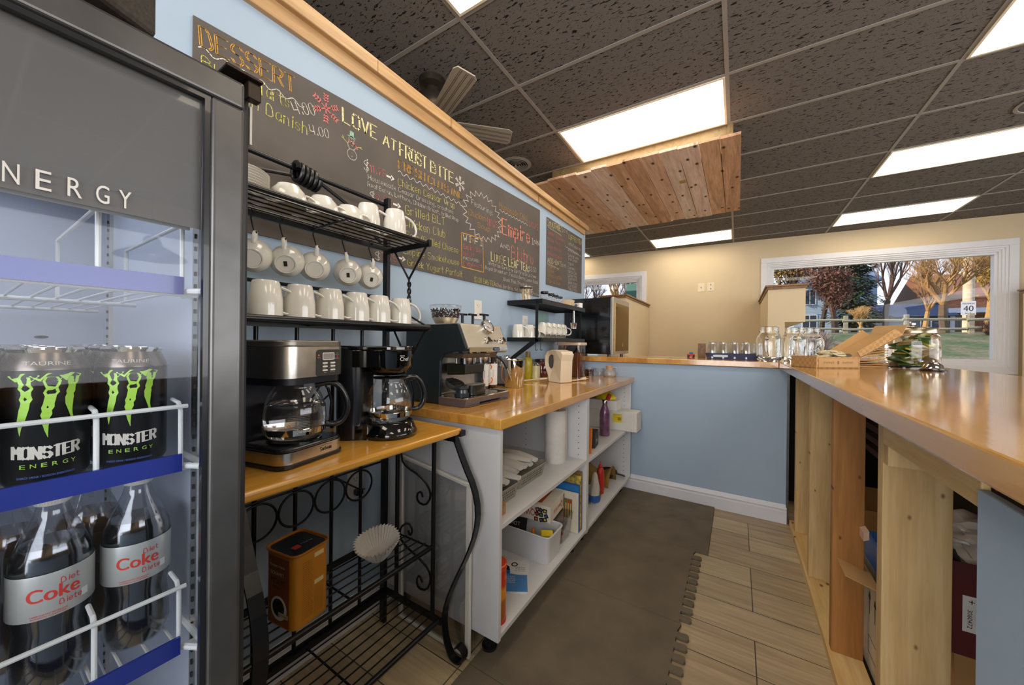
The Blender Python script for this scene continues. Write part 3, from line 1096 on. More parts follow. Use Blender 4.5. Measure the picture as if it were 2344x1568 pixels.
arrow(1.100, 1.820, 0.042)
arrow(1.100, 1.752, 0.042)
arrow(1.128, 1.578, 0.046)
P = []
for i in range(44):
    a = 2*PI*i/44
    r = 1.0 if i % 2 == 0 else 0.80
    P.append((1.787+0.205*r*math.cos(a), 1.965+0.148*r*math.sin(a)))
P.append(P[0])
draw(b1, 'chalk_starburst', 'w', [P], 0.003)
draw(b1, 'chalk_box', 'o', [[(1.578, 1.815), (1.780, 1.828), (1.793, 1.624), (1.584, 1.620), (1.578, 1.815)]], 0.005)
draw(b1, 'chalk_wifi_sign', 'o', [[(1.672+0.010*k*math.cos(math.radians(a)), 1.775+0.010*k*math.sin(math.radians(a))) for a in range(45, 136, 15)] for k in (1, 2, 3)]+[circ(1.672, 1.776, 0.002, 6)], 0.003)
# ------------------------------------------------------------------ fixed furniture
def objw(name, bm, m, parent, **k):
    """bm is given in world coordinates; parent is an unrotated thing"""
    bmesh.ops.translate(bm, vec=-Vector(parent.location), verts=bm.verts)
    return obj(name, bm, m, parent, **k)

BT = 1.075           # top of the bar
t = thing('bar_counter', 'glossy honey wood bar top running along the right side and across the back', 'bar top', (0.6, 1.2, BT))
bm = nb()
prism(bm, [(0.245, -2.4), (0.97, -2.4), (0.97, 3.60), (-1.352, 3.60), (-1.352, 2.96), (0.235, 2.96)], BT-0.042, BT)
objw('bar_top', bm, 'bartop', t, bevel=0.004)

t = thing('work_counter', 'butcher block work counter top on the white open cabinet', 'worktop', (-1.03, 2.0, 0.914))
bm = nb(); box(bm, XW+0.001, -0.705, 1.05, 2.994, 0.876, 0.914)
objw('worktop', bm, 'butcher', t, bevel=0.003)

t = thing('open_cabinet', 'white open-fronted cabinet with shelves under the butcher block top', 'cabinet', (-1.03, 2.0, 0))
X0, X1, th = XW+0.016, -0.72, 0.018
bm = nb(); box(bm, X0, X1, 1.07, 1.088, 0.10, 0.876)
objw('side_panel', bm, 'white', t, bevel=0.001)
bm = nb(); box(bm, X0, X1, 2.937, 2.955, 0.10, 0.876)
objw('side_panel', bm, 'white', t, bevel=0.001)
bm = nb(); box(bm, X0, X1, 1.953, 1.971, 0.10, 0.876); 
objw('divider', bm, 'white', t, bevel=0.001)
bm = nb(); box(bm, X0, X1, 1.9715, 1.9895, 0.10, 0.876)
objw('divider', bm, 'white', t, bevel=0.001)
bm = nb(); box(bm, X0, X0+0.006, 1.088, 2.937, 0.118, 0.876)
objw('back_panel', bm, 'white', t)
for y0, y1, z in ((1.088, 1.953, 0.107), (1.9895, 2.937, 0.107), (1.088, 1.953, 0.505), (1.9895, 2.937, 0.497)):
    bm = nb(); box(bm, X0+0.006, X1, y0, y1, z, z+0.018)
    objw('shelf', bm, 'white', t, bevel=0.001)
bm = nb()
for y, s in ((1.9525, -1), (2.9365, -1), (1.990, 1)):
    for x in (X1-0.05, X1-0.40):
        z = 0.16
        while z < 0.85:
            cyl(bm, 0.0028, -0.0006, 0.0006, n=8, m=T(x, y, z) @ R(90, 'X'))
            z += 0.035
stuff(objw('peg_hole', bm, 'ink', t))
for y in (1.13, 1.90, 2.05, 2.88):
    for x in (-1.28, -0.80):
        bm = nb(); lathe(bm, [(0, 0.012), (0.03, 0.012), (0.03, 0.022), (0.02, 0.024), (0.02, 0.10), (0, 0.10)], 16, x, y)
        objw('foot', bm, 'blackplastic', t)

# panel leaning on the cabinet side
t = thing('sliding_panel', 'clear plastic panel with a white frame leaning against the cabinet side', 'panel', (-1.03, 1.055, 0))
bm = nb()
for a in ((-1.222, -1.205, 0.005, 0.70), (-0.855, -0.835, 0.005, 0.66), (-1.205, -0.855, 0.005, 0.018)):
    box(bm, a[0], a[1], 1.045, 1.06, a[2], a[3])
prism(bm, [(-1.205, 0.688), (-0.855, 0.645), (-0.855, 0.658), (-1.205, 0.70)], 1.045, 1.06, 'y')
objw('frame', bm, 'whiteplastic', t, bevel=0.002)
bm = nb(); prism(bm, [(-1.205, 0.018), (-0.855, 0.018), (-0.855, 0.647), (-1.205, 0.69)], 1.051, 1.054, 'y')
objw('pane', bm, 'clearplastic', t)

# ---- foam puzzle mat
def mat_tile(x0, x1, y0, y1, right, label, name='foam_mat'):
    pts = [(x0, y0), (x1, y0)]
    if right:
        y = y0+0.012
        p = 0.058
        while y + p < y1:
            for u, v in ((-0.006, 0.008), (-0.004, 0.013), (0.034, 0.015), (0.040, 0.024), (0.038, 0.040), (0.030, 0.046), (-0.004, 0.041), (-0.006, 0.050)):
                pts.append((x1-0.004+u, y+v*p/0.058))
            y += p
    pts += [(x1, y1), (x0, y1)]
    bm = nb(); prism(bm, pts, 0.0, 0.012)
    return tag(obj(name, bm, 'foam', bevel=0), label, 'floor mat', 'foam floor mats')
M['foam'] = mat('grey brown foam mat', '6f6452', 0.75, noise=0.16, nscale=7, bump=0.5, bscale=420)
mat_tile(-0.78, -0.129, 2.29, 2.975, False, 'dark foam mat tile against the blue low wall, straight right edge')
mat_tile(-0.82, -0.190, 1.66, 2.288, True, 'dark foam mat tile with toothed edge, second from the low wall')
mat_tile(-0.82, -0.188, 1.03, 1.658, True, 'dark foam mat tile with toothed edge, third from the low wall')
mat_tile(-0.82, -0.186, 0.40, 1.028, True, 'dark foam mat tile with toothed edge, nearest the camera')

# ------------------------------------------------------------------ the iron rack
RK = thing('bakers_rack', 'black wrought iron rack with a honey wood shelf beside the fridge', 'rack', (-1.1, 0.665, 0))
YL, YR = 0.33, 0.998
def rk(name, bm, m='black', par=None, **k):
    return objw(name, bm, m, RK, **k) if par is None else obj(name, bm, m, par, **k)
for y in (YL, YR):
    bm = nb(); box(bm, -1.275, -1.247, y-0.008, y+0.008, 0, 1.79)
    rk('rear_post', bm, bevel=0.001)
    for x, z1 in ((-1.18, 0.845), (-0.975, 0.845)):
        bm = nb(); cyl(bm, 0.0085, 0.14, z1, x, y, 12)
        rk('side_bar', bm, smooth=True)
    # bowed flat front leg ending in a scroll foot
    P = [(-0.894, 0.845), (-0.838, 0.735), (-0.794, 0.665), (-0.775, 0.587), (-0.784, 0.51), (-0.818, 0.419), (-0.874, 0.311), (-0.920, 0.207), (-0.933, 0.137), (-0.924, 0.070), (-0.900, 0.020), (-0.875, 0.006), (-0.845, 0.012), (-0.829, 0.038), (-0.836, 0.062), (-0.858, 0.070), (-0.874, 0.056)]
    Q = [P[0]]
    for a, b in zip(P, P[1:]):
        Q += [(a[0]*.75+b[0]*.25, a[1]*.75+b[1]*.25), (a[0]*.25+b[0]*.75, a[1]*.25+b[1]*.75)]
    yy = y+0.02 if y == YR else y
    bm = nb()
    A = []
    for i, (x, z) in enumerate(Q):
        a, b = Q[max(i-1, 0)], Q[min(i+1, len(Q)-1)]
        dx, dz = b[0]-a[0], b[1]-a[1]
        l = math.hypot(dx, dz) or 1
        nx, nz = -dz/l*0.003, dx/l*0.003
        A.append([bm.verts.new((x+s*nx, yy+t_, z+s*nz)) for s, t_ in ((-1, -0.014), (1, -0.014), (1, 0.014), (-1, 0.014))])
    for a, b in zip(A, A[1:]):
        for j in range(4):
            bm.faces.new((a[j], a[(j+1) % 4], b[(j+1) % 4], b[j]))
    bm.faces.new(A[0][::-1]); bm.faces.new(A[-1])
    rk('scroll_leg', bm)
    bm = nb()
    s1 = [(-1.158, 0.79), (-1.158, 0.707), (-1.127, 0.681), (-1.048, 0.66), (-1.001, 0.629), (-0.988, 0.592), (-1.016, 0.552), (-1.061, 0.555), (-1.066, 0.587), (-1.042, 0.602), (-1.033, 0.581)]
    s2 = [(-1.112, 0.429), (-1.103, 0.405), (-1.086, 0.438), (-1.114, 0.461), (-1.159, 0.428), (-1.164, 0.387), (-1.127, 0.36), (-1.043, 0.335), (-0.996, 0.311), (-0.984, 0.275), (-1.004, 0.228), (-1.051, 0.217), (-1.064, 0.246), (-1.047, 0.273), (-1.03, 0.249)]
    for s in (s1, s2):
        q = [s[0]]
        for a, b in zip(s, s[1:]):
            q += [(a[0]*.75+b[0]*.25, a[1]*.75+b[1]*.25), (a[0]*.25+b[0]*.75, a[1]*.25+b[1]*.75)]
        b2 = nb() if s is s2 else bm
        tube(b2, [(x, y, z) for x, z in q+[s[-1]]], 0.0042, 8)
        rk('scroll', b2, smooth=True)
    bm = nb(); box(bm, -1.247, -0.93, y-0.004, y+0.004, 0.125, 0.150)
    rk('side_rail', bm)
    bm = nb(); box(bm, -1.247, -0.865, y-0.004, y+0.004, 0.822, 0.846)
    rk('side_rail', bm)
bm = nb(); box(bm, -0.93, -0.85, YR+0.006, YR+0.034, 0.842, 0.862)
rk('corner_bracket', bm)
# boards and wire shelves
bm = nb()
box(bm, -1.245, -0.855, 0.30, 1.018, 0.848, 0.872)
rk('wood_shelf', bm, 'rackwood', bevel=0.008, seg=3)
def wire_shelf(z, xr, xf, y0, y1, n, rf=0.009, cross=None):
    bm = nb()
    tube(bm, [(xf, y0, z), (xf, y1, z)], rf, 10)
    sh = rk('wire_shelf', bm, smooth=True)
    bm = nb()
    box(bm, xr-0.006, xr+0.006, y0, y1, z-0.012, z+0.006)
    o = objw('rear_rail', bm, 'black', RK)
    bm = nb()
    for i in range(1, n+1):
        x = xr+(xf-xr)*i/(n+1)
        tube(bm, [(x, y0, z+0.002), (x, y1, z+0.002)], 0.0026, 6)
    objw('shelf_wires', bm, 'black', RK, smooth=True)
    for y in ([y0, (y0+y1)/2, y1] if cross is None else cross):
        bm = nb(); tube(bm, [(xr, y, z-0.003), (xf, y, z-0.003)], 0.0036, 6)
        objw('shelf_crossbar', bm, 'black', RK, smooth=True)
wire_shelf(0.405, -1.19, -0.978, YL, YR-0.004, 5)
wire_shelf(0.140, -1.235, -0.942, YL, YR, 7)
wire_shelf(1.242, -1.24, -1.00, YL, YR-0.008, 6, 0.010)
wire_shelf(1.566, -1.22, -1.012, YL, YR-0.008, 5, 0.007)
# end brackets, twisted stays under the two upper shelves
for z, h in ((1.566, 0.13), (1.242, 0.14)):
    for y in (YL, YR-0.008):
        bm = nb(); box(bm, -1.265, -1.003, y-0.004, y+0.004, z-0.014, z+0.008)
        box(bm, -1.012, -0.998, y-0.006, y+0.006, z-0.012, z+0.012)
        rk('end_bracket', bm)
    y = YR-0.008
    for dx in (-1.20, -1.02):
        bm = nb(); tube(bm, [(dx, y, z-0.01), (-1.115, y, z-h), (-1.112, y, z-h-0.02)], 0.0042, 8)
        rk('stay', bm, smooth=True)
    if h == 0.13:
        for s in (0, PI):
            bm = nb(); tube(bm, [(-1.113+0.005*math.cos(s+k*0.9), y+0.005*math.sin(s+k*0.9), z-h-0.012-0.008*k) for k in range(9)], 0.0038, 8)
            rk('stay', bm, smooth=True)
        bm = nb(); cyl(bm, 0.009, z-h-0.105, z-h-0.08, -1.113, y, 12)
        tube(bm, [(-1.113, y, z-h-0.1), (-1.10, y, z-h-0.15), (-1.02, y, 1.25)], 0.004, 8)
        rk('stay_collar', bm, smooth=True)
# back rods, rings under the board, rails and the coil on top
for y in (0.39, 0.509, 0.63, 0.757, 0.876):
    bm = nb(); cyl(bm, 0.0065, 0.14, 1.37, -1.25, y, 10)
    rk('back_rod', bm, smooth=True)
bm = nb()
tube(bm, [(-1.25, YL, 1.37), (-1.25, YR, 1.37)], 0.006, 8)
rk('back_rail', bm, smooth=True)
bm = nb(); box(bm, -1.256, -1.244, YL, YR, 0.125, 0.150)
rk('back_rail', bm)
bm = nb(); tube(bm, [(-1.24, YL, 0.69), (-1.24, YR, 0.69)], 0.004, 8)
rk('back_rail', bm, smooth=True)
for k in range(5):
    y = 0.395+0.1165*k
    bm = nb(); tube(bm, arc((-1.236, y, 0.628), 0.056, 0, 350, 28, 'x'), 0.0038, 8, closed=True)
    rk('ring', bm, smooth=True)
bm = nb(); tube(bm, [(-1.275, YL, 1.775), (-1.275, YR, 1.767)], 0.0085, 10)
rk('top_rail', bm, smooth=True)
for y0 in (0.34, 0.985):
    s = 1 if y0 > 0.6 else -1
    for x in (-1.27,):
        bm = nb(); tube(bm, [(x, 0.665+0.05*s, 1.752), (x, 0.665+0.15*s, 1.712), (x, 0.665+0.31*s, 1.60)] if s > 0 else [(x, 0.615, 1.742), (x, 0.52, 1.722), (x, 0.36, 1.70)], 0.0065, 8)
        rk('top_brace', bm, smooth=True)
bm = nb()
P = []
for i in range(61):
    a = i/60*2*PI*5
    P.append((-1.273+0.027*math.cos(a), 0.628+0.075*i/60, 1.762+0.030*math.sin(a)-0.012*i/60))
tube(bm, P, 0.0075, 8)
rk('coil', bm, smooth=True)
# ------------------------------------------------------------------ glass door fridge at the left
M['liner'] = mat('white fridge liner', 'c3c9d6', 0.35, noise=0.02)
M['wirewhite'] = mat('white coated wire', 'dfe0dc', 0.3)
M['strip'] = mat('blue price strip', '1e2f8c', 0.25, coat=0.3)
FR = thing('drinks_fridge', 'tall dark framed glass door drinks fridge at the left edge of the picture', 'fridge', (-0.93, -0.09, 0))
bm = nb()
box(bm, -1.31, -0.605, -0.42, -0.385, 0.04, 1.555)
box(bm, -1.31, -0.605, 0.205, 0.236, 0.04, 1.555)
box(bm, -1.31, -0.605, -0.385, 0.205, 1.51, 1.555)
box(bm, -1.31, -0.605, -0.385, 0.205, 0.04, 0.14)
box(bm, -1.31, -1.27, -0.385, 0.205, 0.14, 1.51)
objw('cabinet_body', bm, mat('black fridge body', '26262a', 0.45), FR, bevel=0.004)
bm = nb()
box(bm, -1.27, -1.255, -0.385, 0.205, 0.14, 1.51)
box(bm, -1.255, -0.612, -0.385, -0.378, 0.14, 1.51)
box(bm, -1.255, -0.612, 0.198, 0.205, 0.14, 1.51)
box(bm, -1.255, -0.612, -0.378, 0.198, 1.503, 1.51)
box(bm, -1.255, -0.612, -0.378, 0.198, 0.14, 0.147)
objw('inner_liner', bm, 'liner', FR)
bm = nb()
for x in (-0.66, -1.18):
    box(bm, x-0.012, x+0.012, 0.192, 0.198, 0.16, 1.48)
objw('shelf_standard', bm, 'steel', FR)
bm = nb()
for x in (-0.66, -1.18):
    z = 0.2
    while z < 1.46:
        box(bm, x-0.002, x+0.002, 0.1905, 0.1925, z, z+0.006)
        z += 0.018
stuff(objw('standard_slot', bm, 'ink', FR))
bm = nb()
for y, z in ((-0.03, 1.19), (0.04, 1.19), (0.11, 1.19), (0.08, 1.15)):
    cyl(bm, 0.006, -0.0005, 0.0008, n=12, m=T(-1.2545, y, z) @ R(90, 'Y') @ Matrix.Diagonal((0.5, 1.6, 1, 1)))
stuff(objw('vent_hole', bm, 'ink', FR))
for x in (-1.2, -0.7):
    for y in (-0.36, 0.18):
        bm = nb(); cyl(bm, 0.02, 0, 0.042, x, y, 14)
        objw('foot', bm, 'blackplastic', FR)
# door
bm = nb()
fy0, fy1, fz0, fz1, fw = -0.42, 0.213, 0.10, 1.531, 0.035
for a in ((fy0, fy1, fz1-fw, fz1), (fy0, fy1, fz0, fz0+fw), (fy0, fy0+fw, fz0+fw, fz1-fw), (fy1-fw, fy1, fz0+fw, fz1-fw)):
    box(bm, -0.597, -0.560, *a)
DF = objw('door_frame', bm, 'alu', FR, bevel=0.004, seg=3)
bm = nb()
g = 0.006
for a in ((fy0+fw, fy1-fw, fz1-fw-g, fz1-fw), (fy0+fw, fy1-fw, fz0+fw, fz0+fw+g), (fy0+fw, fy0+fw+g, fz0+fw+g, fz1-fw-g), (fy1-fw-g, fy1-fw, fz0+fw+g, fz1-fw-g)):
    box(bm, -0.572, -0.565, *a)
objw('door_gasket', bm, 'blackplastic', FR)
bm = nb(); quad(bm, (-0.574, fy0+fw, fz0+fw), (-0.574, fy1-fw, fz0+fw), (-0.574, fy1-fw, fz1-fw), (-0.574, fy0+fw, fz1-fw))
objw('door_glass', bm, 'doorglass', FR)
bm = nb(); quad(bm, (-0.577, fy0+fw, 1.328), (-0.577, fy1-fw-0.005, 1.328), (-0.577, fy1-fw-0.005, fz1-fw), (-0.577, fy0+fw, fz1-fw))
HD = objw('header_graphic', bm, mat('grey header film', '5f5b56', 0.4, noise=0.05), FR)
bm = nb()
for ch, y in zip('ENERGY', (0.0075, 0.0275, 0.046, 0.0655, 0.0845, 0.101)):
    letters(bm, ch, plane((-0.5735, y, 1.333), (0, 1, 0), (0, 0, 1)), w=0.0095, h=0.019)
objw('header_lettering', bm, mat('silver lettering', 'cfcac2', 0.4), FR)
# hinge on the top corner
bm = nb()
box(bm, -0.625, -0.578, 0.198, 0.243, 1.5555, 1.560)
box(bm, -0.600, -0.585, 0.226, 0.243, 1.531, 1.5555)
objw('top_hinge', bm, mat('bronze hinge', '3a3028', 0.4, metal=0.7), FR, bevel=0.002)
bm = nb(); cyl(bm, 0.009, 1.560, 1.563, -0.60, 0.216, 16); cyl(bm, 0.006, 1.563, 1.565, -0.60, 0.216, 12)
objw('hinge_bolt', bm, 'steel', FR, smooth=True)
bm = nb(); box(bm, -0.625, -0.606, 0.2365, 0.2395, 1.475, 1.53)
objw('hinge_cover', bm, 'whiteplastic', FR)
# shelves
for zt, zr in ((1.271, 1.337), (1.038, 1.100), (0.796, 0.860), (0.56, 0.63)):
    bm = nb(); box(bm, -0.622, -0.618, -0.37, 0.168, zt-0.023, zt)
    objw('price_strip', bm, 'strip', FR)
    zs = zt-0.018
    bm = nb()
    for x in (-0.63, -0.93, -1.23):
        tube(bm, [(x, -0.37, zs-0.004), (x, 0.186, zs-0.004)], 0.0035, 8)
    y = -0.36
    while y < 0.18:
        tube(bm, [(-1.24, y, zs), (-0.625, y, zs)], 0.0018, 6)
        y += 0.024
    tube(bm, [(-0.63, 0.17, zs), (-0.606, 0.183, zs), (-0.612, 0.189, zs), (-0.70, 0.189, zs)], 0.004, 8)
    objw('wire_rack', bm, 'wirewhite', FR, smooth=True)
    bm = nb()
    tube(bm, [(-0.622, -0.37, zr), (-0.622, 0.174, zr)], 0.0028, 8)
    for y in (-0.19, -0.05, 0.020, 0.094, 0.168):
        tube(bm, [(-0.624, y, zs), (-0.626, y, zr-0.006), (-0.634, y, zr+0.004), (-0.66, y, zr+0.006)] if zr < 1.3 else [(-0.624, y, zs), (-0.626, y, zr), (-0.634, y, zr+0.004), (-0.90, y, zr+0.004), (-0.90, y, zs)], 0.0026, 8)
    objw('guard_rail', bm, 'wirewhite', FR, smooth=True)
# box on top of the fridge
bm = nb(); box(bm, -0.33, 0.0, -0.55, 0.0, 0, 0.14)
o = obj('carpeted_box', bm, mat('dark carpet', '3f3a33', 0.95, noise=0.25, nscale=200), None, bevel=0.006)
o.location = (-0.605, 0.138, 1.556); o.rotation_euler = (0, 0, math.radians(24))
tag(o, 'dark rough-textured box sitting on top of the fridge, corner in view', 'box')
light('fridge_lamp', 'AREA', (-0.90, -0.09, 1.49), (0, 0, 0), 0.8, (0.86, 0.91, 1.0), (0.5, 0.45))

# ---- cans
M['canblack'] = mat('black can print', '1b1917', 0.3, metal=0.4)
M['claw'] = mat('acid green print', 'a5d64a', 0.35)
def make_can(label):
    t = thing('drink_can', label, 'drink can', (0, 0, 0), 0, 'tall black cans on the middle fridge shelf')
    bm = nb()
    lathe(bm, [(0, 0.004), (0.024, 0.0), (0.027, 0.003), (0.033, 0.014), (0.033, 0.132)], 40)
    b = obj('can_body', bm, 'canblack', t, smooth=True)
    bm = nb(); lathe(bm, [(0.033, 0.132), (0.0325, 0.136), (0.0275, 0.149), (0.0268, 0.151)], 40)
    obj('can_shoulder', bm, mat('grey can shoulder', '6d625a', 0.25, metal=0.8), t, smooth=True)
    bm = nb(); lathe(bm, [(0.0268, 0.151), (0.0285, 0.1545), (0.0275, 0.157), (0.0255, 0.1565), (0.025, 0.151), (0, 0.151)], 40)
    lid = obj('can_lid', bm, 'chrome', t, smooth=True)
    bm = nb(); prism(bm, [(-0.006, -0.012), (0.006, -0.012), (0.007, 0.006), (0, 0.011), (-0.007, 0.006)], 0.1515, 0.153)
    obj('pull_tab', bm, 'steel', lid)
    rn = random.Random(11)
    for k, (u0, z1) in enumerate(((-0.017, 0.062), (0.001, 0.058), (0.018, 0.071))):
        bm = nb()
        f = onCyl(0.03325, 0, 0)
        wj = (0.0062, 0.0066, 0.0048)[k]
        L_, R_ = [], []
        n = 16
        for i in range(n+1):
            q = i/n
            z = 0.124-(0.124-z1)*q
            ww = wj*(1-q**2.2)*(0.75+0.5*rn.random())+0.0002
            du = 0.0022*math.sin(q*5+k)
            L_.append(bm.verts.new(f(u0+du-ww*0.8, z+0.001*rn.random())))
            R_.append(bm.verts.new(f(u0+du+ww*0.8, z+0.001*rn.random())))
        for i in range(n):
            bm.faces.new((L_[i], L_[i+1], R_[i+1], R_[i]))
        cp = [bm.verts.new(f(u0+du2, z)) for du2, z in ((-wj*2.1, 0.126), (-wj, 0.120), (wj, 0.120), (wj*1.9, 0.1265), (0, 0.129))]
        bm.faces.new(cp)
        obj('claw_mark', bm, 'claw', t)
    bm = nb()
    f = onCyl(0.03325, 0.036, 0)
    handwrite(bm, 'MONSTER', lambda u, v: f(u-0.0245, v+abs(u-0.0245)*0.10), 0.049, 0.012, 0.0016, 1.9)
    obj('can_lettering', bm, mat('pale print', 'd8d2c4', 0.4), t)
    bm = nb()
    for ch, u in zip('ENERGY', (-0.019, -0.0115, -0.004, 0.0035, 0.011, 0.0175)):
        letters(bm, ch, (lambda uu: (lambda a, b: f(uu+a, b-0.0095)))(u), w=0.0042, h=0.0044)
    obj('can_lettering', bm, 'claw', t)
    bm = nb(); f2 = onCyl(0.03325, 0.0155, 0)
    letters(bm, 'ENERGY DRINK / BOISSON ENERGISANTE', lambda a, b: f2(a, b), w=0.042, h=0.0022, align='C')
    obj('can_lettering', bm, mat('blue print', '5c74c8', 0.4), t)
    bm = nb(); f3 = onCyl(0.0318, 0.1375, 0)
    letters(bm, 'TAURINE', lambda a, b: onCyl(0.0322-b*0.35, 0.1375+b*0.93, 0)(a, 0), w=0.034, h=0.0045, align='C')
    obj('can_lettering', bm, mat('pale print 2', 'b8b2a6', 0.4), t)
    return t
can = make_can('tall black can with green claw marks, front row next to the fridge door edge')
can.location = (-0.673, 0.132, 1.0215); can.rotation_euler = (0, 0, math.radians(-14))
rows = ('front row', 'second row', 'third row', 'back row')
cols = ('next to the fridge door edge', 'second from the door edge', 'third from the door edge')
for c_, y in enumerate((0.132, 0.063, -0.006)):
    for r_ in range(4):
        if c_ == r_ == 0:
            continue
        dup(can, (-0.673-0.069*r_, y, 1.0215), -8+random.uniform(-12, 12) if r_ else (-12, -4, 6)[c_],
            'tall black can with green claw marks, %s, %s' % (rows[r_], cols[c_]))
# ---- soft drink bottles
M['cola'] = mat('dark cola', '120b08', 0.05, coat=1.0)
M['label'] = mat('silver bottle label', 'b9bab4', 0.35, metal=0.25)
M['cokered'] = mat('red script', 'd63b2c', 0.4)
def make_bottle(label, liq, lab=True):
    t = thing('soda_bottle', label, 'bottle', (0, 0, 0), 0, 'soda bottles on the lower fridge shelf')
    P = [(0, 0.006), (0.02, 0.0), (0.027, 0.004), (0.0325, 0.02), (0.0315, 0.05), (0.029, 0.072), (0.0325, 0.092), (0.033, 0.14), (0.0315, 0.157), (0.024, 0.178), (0.0155, 0.199), (0.0125, 0.21), (0.0125, 0.219)]
    bm = nb(); lathe(bm, P, 32)
    obj('bottle_body', bm, 'clearplastic', t, smooth=True)
    bm = nb(); lathe(bm, [(max(0, r-0.0015), z+0.001) for r, z in P[:9]]+[(0.0265, 0.168), (0, 0.168)], 32)
    obj('drink', bm, liq, t, smooth=True)
    bm = nb(); lathe(bm, [(0.0133, 0.213), (0.0145, 0.2145), (0.0145, 0.227), (0.013, 0.2295), (0, 0.2295)], 32)
    cp = obj('bottle_cap', bm, 'whiteplastic', t, smooth=True)
    bm = nb()
    for k in range(40):
        a = 2*PI*k/40
        box(bm, 0.0142, 0.0150, -0.0004, 0.0004, 0.215, 0.226, R(a*180/PI))
    stuff(obj('cap_ribs', bm, 'whiteplastic', cp))
    if lab:
        bm = nb(); lathe(bm, [(0.0333, 0.092), (0.0337, 0.093), (0.0337, 0.141), (0.0333, 0.142)], 40)
        lb = obj('bottle_label', bm, 'label', t, smooth=True)
        f = onCyl(0.0339, 0.112, 0)
        bm = nb()
        letters(bm, 'Coke', lambda u, v: f(u, v), w=0.040, h=0.015, align='C')
        for d in ((0.0005, 0), (-0.0005, 0.0003)):
            letters(bm, 'Coke', lambda u, v: f(u+d[0], v+d[1]), w=0.040, h=0.015, align='C')
        handwrite(bm, 'Diet', lambda u, v: f(u+0.005, v+0.0155), 0.015, 0.006, 0.0007)
        handwrite(bm, 'Diete', lambda u, v: f(u+0.004, v-0.009), 0.018, 0.006, 0.0007)
        obj('label_lettering', bm, 'cokered', lb)
        bm = nb()
        letters(bm, 'CARBONATED BEVERAGE', lambda u, v: f(u-0.004, v-0.0155), w=0.028, h=0.0016, align='C')
        letters(bm, 'BOISSON GAZEIFIEE', lambda u, v: f(u-0.004, v-0.0180), w=0.026, h=0.0016, align='C')
        obj('label_lettering', bm, 'cokered', lb)
        bm = nb()
        ww = [f(a, b) for a, b in ((0.022, -0.011), (0.029, -0.011), (0.029, -0.002), (0.022, -0.002))]
        quad(bm, *ww)
        obj('label_box', bm, 'paper', lb)
    return t
bt = make_bottle('diet cola bottle with silver label, front row next to the fridge door edge', 'cola')
bt.location = (-0.692, 0.142, 0.7795); bt.rotation_euler = (0, 0, math.radians(-10))
dup(bt, (-0.691, 0.070, 0.7795), -3, 'diet cola bottle with silver label, second from the fridge door edge, front row')
dup(bt, (-0.690, -0.004, 0.7795), 4, 'diet cola bottle with silver label, third from the fridge door edge, front row')
dup(bt, (-0.760, -0.004, 0.7795), 4, 'diet cola bottle with silver label, third from the door edge, second row')
M['tea'] = mat('amber iced tea', '6b4a2a', 0.1, coat=1.0)
b2_ = make_bottle('brown iced tea bottle standing behind the front cola bottles', 'tea', False)
b2_.location = (-0.768, 0.110, 0.7795)
dup(b2_, (-0.768, 0.040, 0.7795), 0, 'brown iced tea bottle behind the second cola bottle')
# ------------------------------------------------------------------ crockery on the iron rack
def mug_mesh(t, inv):
    P = [(0, 0.003), (0.027, 0.003), (0.028, 0.0), (0.031, 0.0), (0.0335, 0.006), (0.0405, 0.05), (0.0415, 0.085), (0.041, 0.0985), (0.0398, 0.0995), (0.0385, 0.098), (0.038, 0.06), (0.031, 0.010), (0, 0.008)]
    m = (T(0, 0, 0.0995) @ R(180, 'X')) if inv else Matrix()
    bm = nb(); lathe(bm, P, 32, m=m)
    obj('mug_body', bm, 'porcelain', t, smooth=True)
    H = [(0.037, 0.084), (0.058, 0.090), (0.078, 0.080), (0.080, 0.054), (0.064, 0.026), (0.035, 0.014)]
    q = [H[0]]
    for a, b in zip(H, H[1:]):
        q += [(a[0]*.75+b[0]*.25, a[1]*.75+b[1]*.25), (a[0]*.25+b[0]*.75, a[1]*.25+b[1]*.75)]
    q.append(H[-1])
    bm = nb(); tube(bm, [m @ Vector((x, 0, z)) for x, z in q], 0.005, 10, flat=(0.0065, 0.0042))
    obj('mug_handle', bm, 'porcelain', t, smooth=True)
G1 = 'white mugs upside down on the middle rack shelf'
mug = thing('coffee_mug', 'white mug upside down on the middle rack shelf, closest to the fridge', 'mug', (-1.10, 0.471, 1.2515), 80, G1)
mug_mesh(mug, True)
names = ('second', 'third', 'fourth', 'fifth', 'sixth')
for k, (y, rz) in enumerate(((0.562, 78), (0.655, 74), (0.749, 76), (0.838, 72), (0.937, 70))):
    dup(mug, (-1.10, y, 1.2515), rz, 'white mug upside down on the middle rack shelf, %s from the fridge, front row' % names[k])
for k, y in enumerate((0.52, 0.61, 0.70, 0.79, 0.88)):
    dup(mug, (-1.195, y, 1.2515), 120, 'white mug in the back row of the middle rack shelf, %s from the fridge' % ('first', 'second', 'third', 'fourth', 'fifth')[k])
